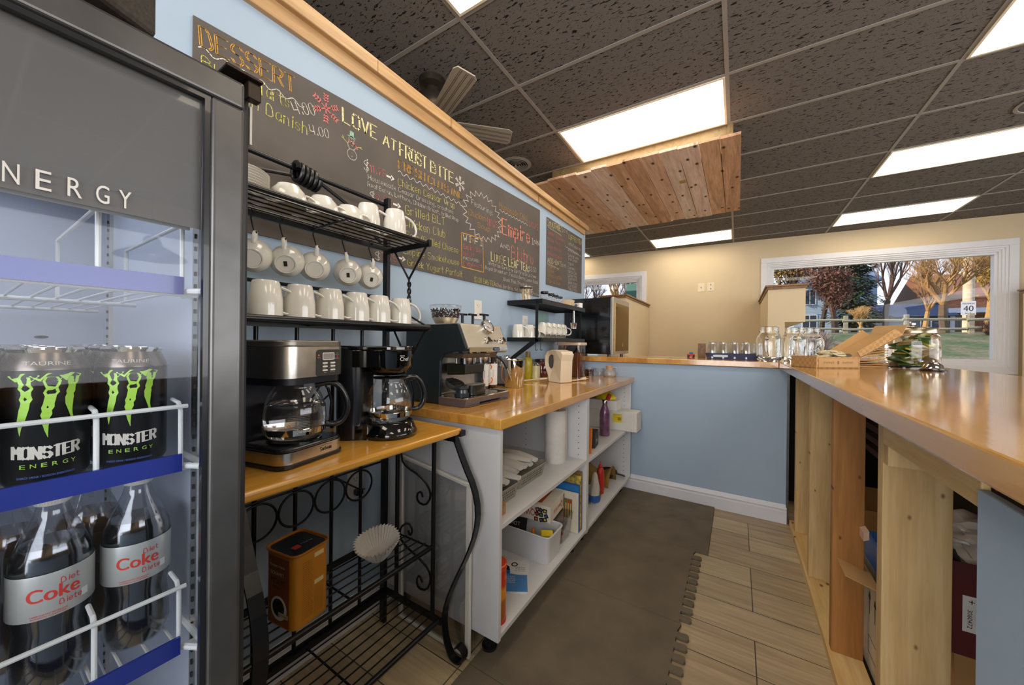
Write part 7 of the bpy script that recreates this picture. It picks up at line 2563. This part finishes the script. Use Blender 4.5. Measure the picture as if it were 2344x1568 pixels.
# counter bell
t = thing('counter_bell', 'shiny silver counter bell on the bar in front of the jar', 'bell', (0.778, 2.475, BT))
bm = nb(); lathe(bm, [(0, 0), (0.043, 0.0), (0.044, 0.006), (0.039, 0.009), (0, 0.009)], 36)
obj('bell_base', bm, 'black', t, smooth=True)
bm = nb(); lathe(bm, [(0.036, 0.010), (0.037, 0.013), (0.030, 0.030), (0.016, 0.041), (0, 0.044)], 36)
obj('bell_dome', bm, 'chrome', t, smooth=True)
bm = nb(); lathe(bm, [(0.004, 0.044), (0.004, 0.050), (0.006, 0.052), (0, 0.054)], 16)
obj('bell_button', bm, 'chrome', t, smooth=True)
# glass cake dome at the back
t = thing('glass_dome', 'clear glass cake dome with knob standing behind the open pastry box', 'cake dome', (0.70, 3.30, BT))
bm = nb(); lathe(bm, [(0, 0), (0.11, 0.0), (0.115, 0.006), (0.10, 0.010), (0, 0.010)], 36)
obj('dome_plate', bm, 'thick', t, smooth=True)
bm = nb(); lathe(bm, [(0.098, 0.011), (0.100, 0.10), (0.092, 0.125), (0.06, 0.142), (0.012, 0.148), (0.010, 0.158), (0.018, 0.164), (0.016, 0.175), (0, 0.178)], 36)
obj('dome_cover', bm, 'thick', t, smooth=True)

# ------------------------------------------------------------------ under the bar
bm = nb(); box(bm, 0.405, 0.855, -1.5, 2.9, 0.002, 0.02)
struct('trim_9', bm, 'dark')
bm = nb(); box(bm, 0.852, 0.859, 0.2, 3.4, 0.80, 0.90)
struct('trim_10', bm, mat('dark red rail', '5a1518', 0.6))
def carton(name, label, x0, x1, y0, y1, z0, z1, m, th=0.004, group=None):
    t = thing(name, label, 'cardboard box', ((x0+x1)/2, (y0+y1)/2, z0), 0, group)
    hx, hy, h = (x1-x0)/2, (y1-y0)/2, z1-z0
    bm = nb()
    box(bm, -hx, hx, -hy, hy, 0, th)
    box(bm, -hx, hx, -hy, -hy+th, th, h); box(bm, -hx, hx, hy-th, hy, th, h)
    box(bm, -hx, -hx+th, -hy+th, hy-th, th, h); box(bm, hx-th, hx, -hy+th, hy-th, th, h)
    obj('box_body', bm, m, t)
    return t, hx, hy, h
t, hx, hy, h = carton('cardboard_box', 'dark red cardboard box with a white address label under the bar', 0.440, 0.82, 1.34, 1.62, 0.43, 0.658, mat('dark red card', '5b1d1a', 0.7, noise=0.06))
bm = nb(); quad(bm, (-0.155, -hy-0.0008, 0.062), (0.02, -hy-0.0008, 0.062), (0.02, -hy-0.0008, 0.150), (-0.155, -hy-0.0008, 0.150))
lb = obj('address_label', bm, 'paper', t)
bm = nb(); pf = plane((-0.155, -hy-0.0014, 0.062), (1, 0, 0), (0, 0, 1))
rn = random.Random(22)
x = 0.03
while x < 0.15:
    w = rn.choice((0.0015, 0.003, 0.004)); quad(bm, pf(x, 0.072), pf(x+w, 0.072), pf(x+w, 0.084), pf(x, 0.084)); x += w+rn.choice((0.0015, 0.003))
letters(bm, '3060472', lambda u, v: pf(0.008+v, 0.055-u), w=0.045, h=0.008)
letters(bm, 'L1 NRT', lambda u, v: pf(0.05+u, 0.018+v), w=0.028, h=0.008)
letters(bm, '+', lambda u, v: pf(0.010+u, 0.070+v), w=0.010, h=0.010)
for k in range(4):
    letters(bm, 'ship to store dept goods', lambda u, v, kk=k: pf(0.045+u, 0.058-0.005*kk+v), w=0.06, h=0.0028)
obj('label_print', bm, 'ink', lb)
bm = nb(); cyl(bm, 0.022, 0, 0.001, n=24, m=T(-0.062, -hy-0.0005, 0.168) @ R(90, 'X') @ Matrix.Diagonal((1.2, 0.7, 1, 1)))
obj('hand_hole', bm, 'ink', t)
t2, *_ = carton('cardboard_box', 'plain tan corrugated box under the dark red box', 0.470, 0.83, 1.36, 1.64, 0.02, 0.425, 'card')
t2, *_ = carton('cardboard_box', 'white printed carton between the knotty stud and the dark stained stud', 0.415, 0.80, 1.665, 1.98, 0.02, 0.36, mat('off white card', 'd8cdb4', 0.7))
bm = nb()
hy_ = 0.1575; xl = -0.1925-0.0006
ar = plane((xl, 0, 0), (0, -1, 0), (0, 0, 1))
for u in (0.03, 0.09):
    ribbon(bm, [(u, 0.20), (u, 0.26)], 0.006, ar)
    bm.faces.new([bm.verts.new(ar(*p)) for p in ((u-0.014, 0.255), (u+0.014, 0.255), (u, 0.285))])
for a, b_ in (((0.02, 0.06), (0.11, 0.06)), ((0.11, 0.06), (0.11, 0.12)), ((0.11, 0.12), (0.02, 0.12)), ((0.02, 0.12), (0.02, 0.06))):
    ribbon(bm, [a, b_], 0.003, ar)
obj('printed_arrows', bm, 'ink', t2)
bm = nb(); slab(bm, [Vector((-0.19, -0.15, 0.34)), Vector((-0.19, 0.14, 0.34)), Vector((-0.285, 0.10, 0.375)), Vector((-0.285, -0.16, 0.375))], Vector((0, 0, 0.003)))
obj('box_flap', bm, 'cardin', t2)
t2, *_ = carton('cardboard_box', 'brown carton at the back of the gap beside the low blue wall', 0.42, 0.80, 2.36, 2.76, 0.02, 0.40, 'card')
bm = nb(); box(bm, -0.17, 0.17, -0.13, 0.13, 0, 0.10)
o = obj('blue_bin', bm, 'bluep', None, bevel=0.01); o.location = (0.60, 1.82, 0.366); tag(o, 'blue plastic bin sitting on the white carton under the bar', 'bin')
# crumpled bags
def crumple(name, label, loc, sx_, sy_, sz_, m, seed):
    rn = random.Random(seed)
    bm = nb()
    bmesh.ops.create_icosphere(bm, subdivisions=4, radius=1)
    for v in bm.verts:
        k = 1+0.20*math.sin(v.co.x*7+seed)+0.14*math.sin(v.co.y*11+v.co.z*6)+0.08*math.sin(v.co.z*17+v.co.x*9)+rn.uniform(-.015, .015)
        v.co = Vector((v.co.x*sx_*k, v.co.y*sy_*k, (v.co.z*k+1)*sz_))
    o = obj(name, bm, m, None, smooth=True)
    o.location = loc
    return tag(o, label, 'bag')
M['bagwhite'] = mat('white plastic bag', 'c9c2b4', 0.35, coat=0.4, noise=0.06)
crumple('paper_bag', 'crumpled white paper sticking out of the dark red box', (0.56, 1.46, 0.62), 0.13, 0.09, 0.055, 'bagwhite', 3)
bm = nb(); rn = random.Random(5)
n = 16
V = []
for i in range(n+1):
    u = i/n
    row = []
    for j in range(n+1):
        v = j/n
        c = Vector((0.455+0.15*u, 1.42-0.05*u, 0.93-0.30*u**1.2))
        wd = 0.05+0.07*u
        row.append(bm.verts.new(c+Vector((-wd*0.6*(v-0.5)*2*0.5, 0.035*math.sin(v*9+u*3)+0.01*math.sin(v*23), wd*(v-0.5)*1.5))))
    V.append(row)
for i in range(n):
    for j in range(n):
        bm.faces.new((V[i][j], V[i+1][j], V[i+1][j+1], V[i][j+1]))
o = obj('carrier_bag', bm, mat('translucent carrier bag', 'a8a29a', 0.3, coat=0.4, noise=0.12, nscale=30), None, smooth=True)
o.modifiers.new('thick', 'SOLIDIFY').thickness = 0.002
tag(o, 'twisted white carrier bag with red print hanging over the dark red box', 'bag')
bm = nb(); tube(bm, [(0.515, 1.35, 0.875), (0.545, 1.35, 0.885), (0.555, 1.35, 0.86), (0.53, 1.352, 0.845)], 0.003, 6)
obj('bag_print', bm, 'red', o)
bm = nb()
for k in range(3):
    box(bm, 0.50, 0.83, 1.95, 2.25, 0.72+0.05*k, 0.745+0.05*k)
tag(obj('folded_cloths', bm, mat('dark red cloth', '35110e', 0.9)), 'dark folded cloths on the shelf behind the stained stud', 'cloths')
# ------------------------------------------------------------------ outside the windows
def groundz(x, y):
    if y < 9:
        return 0.62+0.02*(y-7.6)
    if y < 18:
        s = (y-9)/9
        return 0.65+1.0*(s*s*(3-2*s))
    return 1.65+0.03*(y-18)
bm = nb()
NX, NY = 70, 70
V = [[None]*(NY+1) for _ in range(NX+1)]
rn = random.Random(1)
for i in range(NX+1):
    for j in range(NY+1):
        x = -30+75*i/NX
        y = 7.75+0.2+(j/NY)**1.8*85
        V[i][j] = bm.verts.new((x, y, groundz(x, y)+rn.uniform(-.02, .02)))
for i in range(NX):
    for j in range(NY):
        bm.faces.new((V[i][j], V[i+1][j], V[i+1][j+1], V[i][j+1]))
m, n, b = newmat('winter lawn')
tco = n.nodes.new('ShaderNodeTexCoord'); nz = n.nodes.new('ShaderNodeTexNoise'); rp = n.nodes.new('ShaderNodeValToRGB'); nz2 = n.nodes.new('ShaderNodeTexNoise'); mx = n.nodes.new('ShaderNodeMix')
nz.inputs['Scale'].default_value = 0.9; nz.inputs['Detail'].default_value = 9; nz.inputs['Roughness'].default_value = 0.7
e = rp.color_ramp.elements
e[0].position = 0.40; e[0].color = lin('3f5c26'); e[1].position = 0.62; e[1].color = lin('86775c')
nz2.inputs['Scale'].default_value = 14; nz2.inputs['Detail'].default_value = 6
mx.data_type = 'RGBA'; mx.blend_type = 'OVERLAY'; mx.inputs[0].default_value = 0.9
n.links.new(tco.outputs['Object'], nz.inputs['Vector']); n.links.new(tco.outputs['Object'], nz2.inputs['Vector']); n.links.new(nz.outputs['Fac'], rp.inputs[0])
n.links.new(rp.outputs[0], mx.inputs[6]); n.links.new(nz2.outputs['Fac'], mx.inputs[7]); n.links.new(mx.outputs[2], b.inputs['Base Color']); b.inputs['Roughness'].default_value = 0.95
o = obj('lawn', bm, m, None, smooth=True)
o['kind'] = 'structure'

M['bark'] = mat('grey brown bark', '6d5a48', 0.9, noise=0.2)
M['barkdark'] = mat('dark bark', '453830', 0.9, noise=0.2)
M['barkpale'] = mat('pale golden bark', 'b8935a', 0.9, noise=0.15)
M['twig'] = mat('golden twigs', 'a57f50', 0.9, noise=0.2)
M['twigdark'] = mat('purple brown twigs', '5e463c', 0.9, noise=0.25)
def tree(label, loc, h, spread, trunk_h, r0, depth, kids, seed, mb, mt, leaf=None, up=0.55, tilt=0.0, cat='tree'):
    rn = random.Random(seed)
    t = thing('tree', label, cat, loc)
    bmT, bmC = nb(), nb()
    tips = []
    def seg(bm, a, b, ra, rb, n):
        d = (b-a)
        if d.length < 1e-4:
            return
        d.normalize()
        s = d.cross(Vector((0.31, 0.77, 0.2))).normalized()
        w = s.cross(d)
        A = [bm.verts.new(a+(s*math.cos(2*PI*k/n)+w*math.sin(2*PI*k/n))*ra) for k in range(n)]
        B = [bm.verts.new(b+(s*math.cos(2*PI*k/n)+w*math.sin(2*PI*k/n))*rb) for k in range(n)]
        for k in range(n):
            bm.faces.new((A[k], A[(k+1) % n], B[(k+1) % n], B[k]))
    def grow(p, d, L, r, lv):
        bm = bmT if lv == 0 else bmC
        n = 7 if lv < 2 else (4 if lv < 4 else 3)
        q = p
        dd = d.copy()
        ns = 3 if lv < 3 else 2
        for k in range(ns):
            dd = (dd+Vector((rn.uniform(-.14, .14), rn.uniform(-.14, .14), rn.uniform(-.02, .10)))).normalized()
            q2 = q+dd*(L/ns)
            seg(bm, q, q2, r*(1-0.22*k/ns), r*(1-0.22*(k+1)/ns), n)
            q = q2
            if lv >= 1 and lv < depth and rn.random() < 0.6:
                a = rn.uniform(0, 2*PI)
                sd = (dd+Vector((math.cos(a), math.sin(a), 0.3))*spread).normalized()
                grow(q, sd, L*0.55, r*0.42, lv+2)
        if lv >= depth:
            tips.append(q)
            return
        for k in range(kids if lv else kids+1):
            a = rn.uniform(0, 2*PI) if lv else 2*PI*k/(kids+1)+rn.uniform(-.3, .3)
            sp = spread*rn.uniform(0.55, 1.15)
            nd = (dd*0.9+Vector((math.cos(a)*sp, math.sin(a)*sp, up*rn.uniform(0.2, 0.9)))).normalized()
            grow(q, nd, L*rn.uniform(0.56, 0.78), r*0.52, lv+1)
    grow(Vector((0, 0, -0.1)), Vector((tilt, 0, 1)).normalized(), trunk_h, r0, 0)
    obj('trunk', bmT, mb, t, smooth=True)
    cr_ = obj('branches', bmC, mt, t)
    if leaf:
        bm = nb()
        for p in tips:
            for k in range(leaf[1]):
                c = p+Vector((rn.gauss(0, leaf[2]), rn.gauss(0, leaf[2]), rn.gauss(0, leaf[2])))
                a, b_ = Vector((rn.uniform(-1, 1), rn.uniform(-1, 1), rn.uniform(-1, 1))).normalized()*leaf[3], Vector((rn.uniform(-1, 1), rn.uniform(-1, 1), rn.uniform(-1, 1))).normalized()*leaf[3]
                bm.faces.new([bm.verts.new(c), bm.verts.new(c+a), bm.verts.new(c+b_)])
        obj('leaves', bm, leaf[0], t)['kind'] = 'stuff'
    return t
M['brownleaf'] = mat('brown purple dead leaves', '6e4a3a', 0.8, noise=0.4, nscale=3)
M['goldleaf'] = mat('golden foliage', 'a98a35', 0.8, noise=0.4, nscale=2)
M['firgreen'] = mat('dark conifer green', '2c3f26', 0.85, noise=0.4, nscale=3)
g_ = groundz
tree('big bare tree with wide branches right of the middle of the large window', (6.05, 18.4, 1.60), 0, 0.75, 1.15, 0.13, 7, 3, 4, 'bark', 'twig', up=0.35)
tree('upright bare tree with a straight dark trunk in the middle of the large window', (5.55, 22.0, 1.70), 0, 0.34, 1.6, 0.12, 7, 3, 8, 'barkdark', 'twigdark', up=1.5)
tree('brown-leaved tree left of the middle of the large window', (3.62, 20.8, 1.68), 0, 0.52, 0.9, 0.14, 5, 3, 12, 'barkdark', 'twigdark', ('brownleaf', 9, 0.16, 0.10), up=0.8)
tree('small pale golden bare tree in front of the fence line', (4.12, 19.2, 1.62), 0, 0.7, 0.45, 0.07, 6, 3, 21, 'barkpale', 'barkpale', up=0.3)
tree('golden tree behind the brick house at the right of the large window', (11.4, 30.0, 2.0), 0, 0.6, 1.8, 0.16, 5, 3, 30, 'barkpale', 'barkpale', ('goldleaf', 3, 0.3, 0.16), up=0.6)
tree('tall golden tree at the upper left corner of the large window', (3.2, 36.0, 2.2), 0, 0.6, 2.4, 0.2, 5, 3, 33, 'bark', 'twigdark', ('goldleaf', 8, 0.35, 0.20), up=0.8)
tree('reddish bare tree in front of the pale blue house', (5.0, 33.0, 2.1), 0, 0.6, 2.2, 0.16, 5, 3, 37, 'barkdark', 'twigdark', ('brownleaf', 6, 0.35, 0.18), up=0.8)
tree('bare tree behind the low blue house', (8.2, 27.0, 1.9), 0, 0.6, 1.2, 0.11, 6, 3, 41, 'barkpale', 'twig', up=0.5)
tree('bare tree seen through the left hand window, left one', (-5.6, 15.0, 1.2), 0, 0.55, 1.0, 0.09, 6, 3, 51, 'barkdark', 'twigdark', up=0.5)
tree('bare tree seen through the left hand window, right one', (-3.9, 16.5, 1.5), 0, 0.6, 1.0, 0.09, 6, 3, 57, 'barkdark', 'twigdark', up=0.4)
tree('thin bare tree far behind in the left hand window', (-6.6, 24.0, 1.8), 0, 0.6, 2.0, 0.2, 5, 3, 59, 'bark', 'twig', up=0.5)
# evergreen
t = thing('evergreen_tree', 'tall dark evergreen behind the brown-leaved tree', 'tree', (6.3, 31.0, 2.0))
bm = nb(); rn = random.Random(77)
for k in range(5200):
    z = rn.random()**1.1*8.0+0.6
    R_ = 1.9*(1-z/9.0)
    a = rn.uniform(0, 2*PI)
    rr = R_*math.sqrt(rn.random())*(0.8+0.3*math.sin(z*6))
    c = Vector((rr*math.cos(a), rr*math.sin(a), z-0.25*rr))
    o1 = Vector((math.cos(a), math.sin(a), -0.5)).normalized()*0.26
    s1 = Vector((-math.sin(a), math.cos(a), rn.uniform(-.3, .3)))*0.09
    bm.faces.new([bm.verts.new(c-s1), bm.verts.new(c+o1), bm.verts.new(c+s1)])
obj('foliage', bm, 'firgreen', t)['kind'] = 'stuff'
bm = nb(); cyl(bm, 0.16, 0, 7.5, n=8, r1=0.03)
obj('trunk', bm, 'barkdark', t)
# shrubs
def shrub(label, loc, r, mname, seed, n=420):
    rn = random.Random(seed)
    t = thing('shrub', label, 'shrub', loc)
    bm = nb()
    for k in range(n):
        a, e = rn.uniform(0, 2*PI), rn.uniform(0.1, 1.4)
        d = Vector((math.cos(a)*math.cos(e), math.sin(a)*math.cos(e), math.sin(e)))
        p0 = Vector((rn.uniform(-.15, .15)*r, rn.uniform(-.15, .15)*r, 0))
        p1 = p0+d*r*rn.uniform(.6, 1)
        pm = (p0+p1)/2+Vector((rn.uniform(-.1, .1), rn.uniform(-.1, .1), .1))*r
        for a_, b_ in ((p0, pm), (pm, p1)):
            s = (b_-a_).cross(Vector((0, 0, 1))).normalized()*0.006
            bm.faces.new([bm.verts.new(a_-s), bm.verts.new(a_+s), bm.verts.new(b_)])
    obj('twigs', bm, mname, t)['kind'] = 'stuff'
M['pinkgrey'] = mat('pink grey twigs', 'a5918c', 0.9, noise=0.3)
shrub('low grey twiggy shrub below the fence behind the glass jars', (1.85, 12.6, g_(0, 12.6)), 0.7, 'pinkgrey', 3, 900)
shrub('dark bushy clump at the right edge of the large window', (6.25, 16.2, g_(0, 16.2)), 0.55, 'twigdark', 5, 700)
# split rail fence
M['railwood'] = wood('weathered rail', '7d7a68', 'a39e86', 'X', 0.5, 0.85)
t = thing('split_rail_fence', 'weathered split rail fence along the top of the grassy bank', 'fence', (4.0, 17.6, 1.6))
xs_ = [-8.4, -5.9, -3.4, -0.9, 1.0, 3.35, 4.9, 6.35, 8.7, 11.0]
for x in xs_:
    bm = nb(); box(bm, x-0.06, x+0.06, 17.54, 17.66, 1.45, 2.28)
    objw('fence_post', bm, 'railwood', t, bevel=0.01)
rn = random.Random(12)
for a, b_ in zip(xs_, xs_[1:]):
    for z in (1.80, 2.10):
        bm = nb(); tube(bm, [(a-0.1, 17.56, z+rn.uniform(-.04, .04)), ((a+b_)/2, 17.60, z+rn.uniform(-.03, .03)), (b_+0.1, 17.64, z+rn.uniform(-.04, .04))], 0.05, 6)
        objw('fence_rail', bm, 'railwood', t)
# houses
def house(label, x0, x1, y0, y1, z0, z1, wallm, roofm, roofh, wins=(), door=None, ridge='x'):
    t = thing('house', label, 'house', ((x0+x1)/2, y0, z0))
    bm = nb(); box(bm, x0, x1, y0, y1, z0, z1)
    objw('house_walls', bm, wallm, t)
    bm = nb(); ym = (y0+y1)/2
    if ridge == 'x':
        prism(bm, [(y0-0.3, z1), (y1+0.3, z1), (ym, z1+roofh)], x0-0.3, x1+0.3, 'x')
    else:
        xm = (x0+x1)/2
        prism(bm, [(x0-0.3, z1), (x1+0.3, z1), (xm, z1+roofh)], y0-0.3, y1+0.3, 'y')
    objw('roof', bm, roofm, t)
    for (a, b_, c, d) in wins:
        bm = nb(); box(bm, a, b_, y0-0.05, y0, c, d)
        w = objw('window', bm, 'trimwhite', t)
        bm = nb(); k = 0.07
        mid = (a+b_)/2
        box(bm, a+k, mid-0.03, y0-0.06, y0-0.04, c+k, d-k); box(bm, mid+0.03, b_-k, y0-0.06, y0-0.04, c+k, d-k)
        bmesh.ops.translate(bm, vec=-Vector(t.location), verts=bm.verts)
        obj('window_panes', bm, mat('dark pane', '3a4654', 0.1), w)
    return t
def siding(name, c1, c2, rowh=0.14):
    m, n, b = newmat(name)
    tco = n.nodes.new('ShaderNodeTexCoord'); br = n.nodes.new('ShaderNodeTexBrick'); mp = n.nodes.new('ShaderNodeMapping')
    mp.inputs['Rotation'].default_value = (math.radians(90), 0, 0)
    br.inputs['Scale'].default_value = 1; br.inputs['Brick Width'].default_value = 30 if 'brick' not in name else 0.25; br.inputs['Row Height'].default_value = rowh
    br.inputs['Mortar Size'].default_value = 0.012; br.inputs['Color1'].default_value = lin(c1); br.inputs['Color2'].default_value = lin(c1 if 'brick' not in name else c2); br.inputs['Mortar'].default_value = lin(c2)
    n.links.new(tco.outputs['Object'], mp.inputs[0]); n.links.new(mp.outputs[0], br.inputs['Vector']); n.links.new(br.outputs[0], b.inputs['Base Color']); b.inputs['Roughness'].default_value = 0.8
    return m
M['slate'] = mat('dark slate roof', '4a5263', 0.8, noise=0.12)
M['roofgrey'] = mat('grey roof', '7d8792', 0.8)
house('pale blue two storey house with white trim at the left of the large window', 4.0, 9.0, 38, 44, 1.9, 6.2, siding('pale blue siding', '9db3c4', '73899b'), 'roofgrey', 1.6, [(4.6, 5.4, 4.5, 5.8), (6.4, 7.2, 4.5, 5.8), (4.5, 5.5, 2.3, 3.7), (6.9, 7.8, 2.3, 3.7)])
t = house('low dark blue house with white window in the middle distance', 8.6, 11.4, 34, 38, 1.9, 3.15, siding('dark blue siding', '45566a', '2f3b4a', 0.2), 'slate', 1.0, [(9.6, 10.6, 2.2, 2.95)])
t = house('brick house with a white porch at the right of the large window', 11.6, 18.0, 36, 44, 1.9, 4.4, siding('red brick', '9c5a3c', 'b87a55', 0.08), mat('brown roof', '8a5a3e', 0.8), 2.2, [(12.2, 12.9, 2.3, 3.2), (15.0, 16.0, 2.3, 3.3)])
bm = nb(); box(bm, 11.4, 18.2, 34.2, 36, 3.35, 3.65)
objw('porch_roof', bm, 'trimwhite', t)
for x in (11.6, 13.2, 14.8, 16.4, 18.0):
    bm = nb(); box(bm, x-0.1, x+0.1, 34.3, 34.5, 1.9, 3.35)
    objw('porch_post', bm, 'trimwhite', t)
# pole, sign, wires
t = thing('utility_pole', 'pale sunlit wooden utility pole rising past the top of the large window', 'pole', (7.15, 20.0, 1.7))
bm = nb(); cyl(bm, 0.15, -0.2, 9, n=14, r1=0.12)
obj('pole_shaft', bm, mat('pale pole', 'd6bfa0', 0.8, noise=0.15), t, smooth=True)
t = thing('speed_sign', 'small white speed limit sign reading 40 fixed to the pole', 'sign', (7.08, 19.82, 2.35))
bm = nb(); box(bm, -0.18, 0.18, -0.01, 0.0, 0, 0.50)
obj('sign_plate', bm, 'trimwhite', t)
bm = nb(); letters(bm, '40', plane((0, -0.012, 0.14), (1, 0, 0), (0, 0, 1)), w=0.24, h=0.2, align='C'); letters(bm, 'MAXIMUM', plane((0, -0.012, 0.39), (1, 0, 0), (0, 0, 1)), w=0.28, h=0.05, align='C'); letters(bm, 'km/h', plane((0, -0.012, 0.04), (1, 0, 0), (0, 0, 1)), w=0.14, h=0.06, align='C')
obj('sign_lettering', bm, 'ink', t)
for k, (z, lb) in enumerate(((5.4, 'upper overhead wire crossing the large window'), (4.9, 'lower overhead wire crossing the large window'))):
    bm = nb(); tube(bm, [(-25, 20.2, z+0.9), (-8, 20.2, z+0.15), (7.15, 20.1, z+0.1), (22, 20.1, z+0.4)], 0.022, 5)
    tag(obj('overhead_wire', bm, 'ink'), lb, 'wire', 'overhead wires')
bm = nb(); box(bm, -0.16, 0.16, -0.03, 0.03, -0.9, 1.0)
o = obj('teal_shutter', bm, mat('weathered teal board', '6fa39b', 0.7), None); o.location = (-2.02, 8.4, 1.55); tag(o, 'pale teal board standing just outside the left window', 'board')
bm = nb(); box(bm, -1.5, 1.5, 0, 0.1, 0, 0.10) if False else None
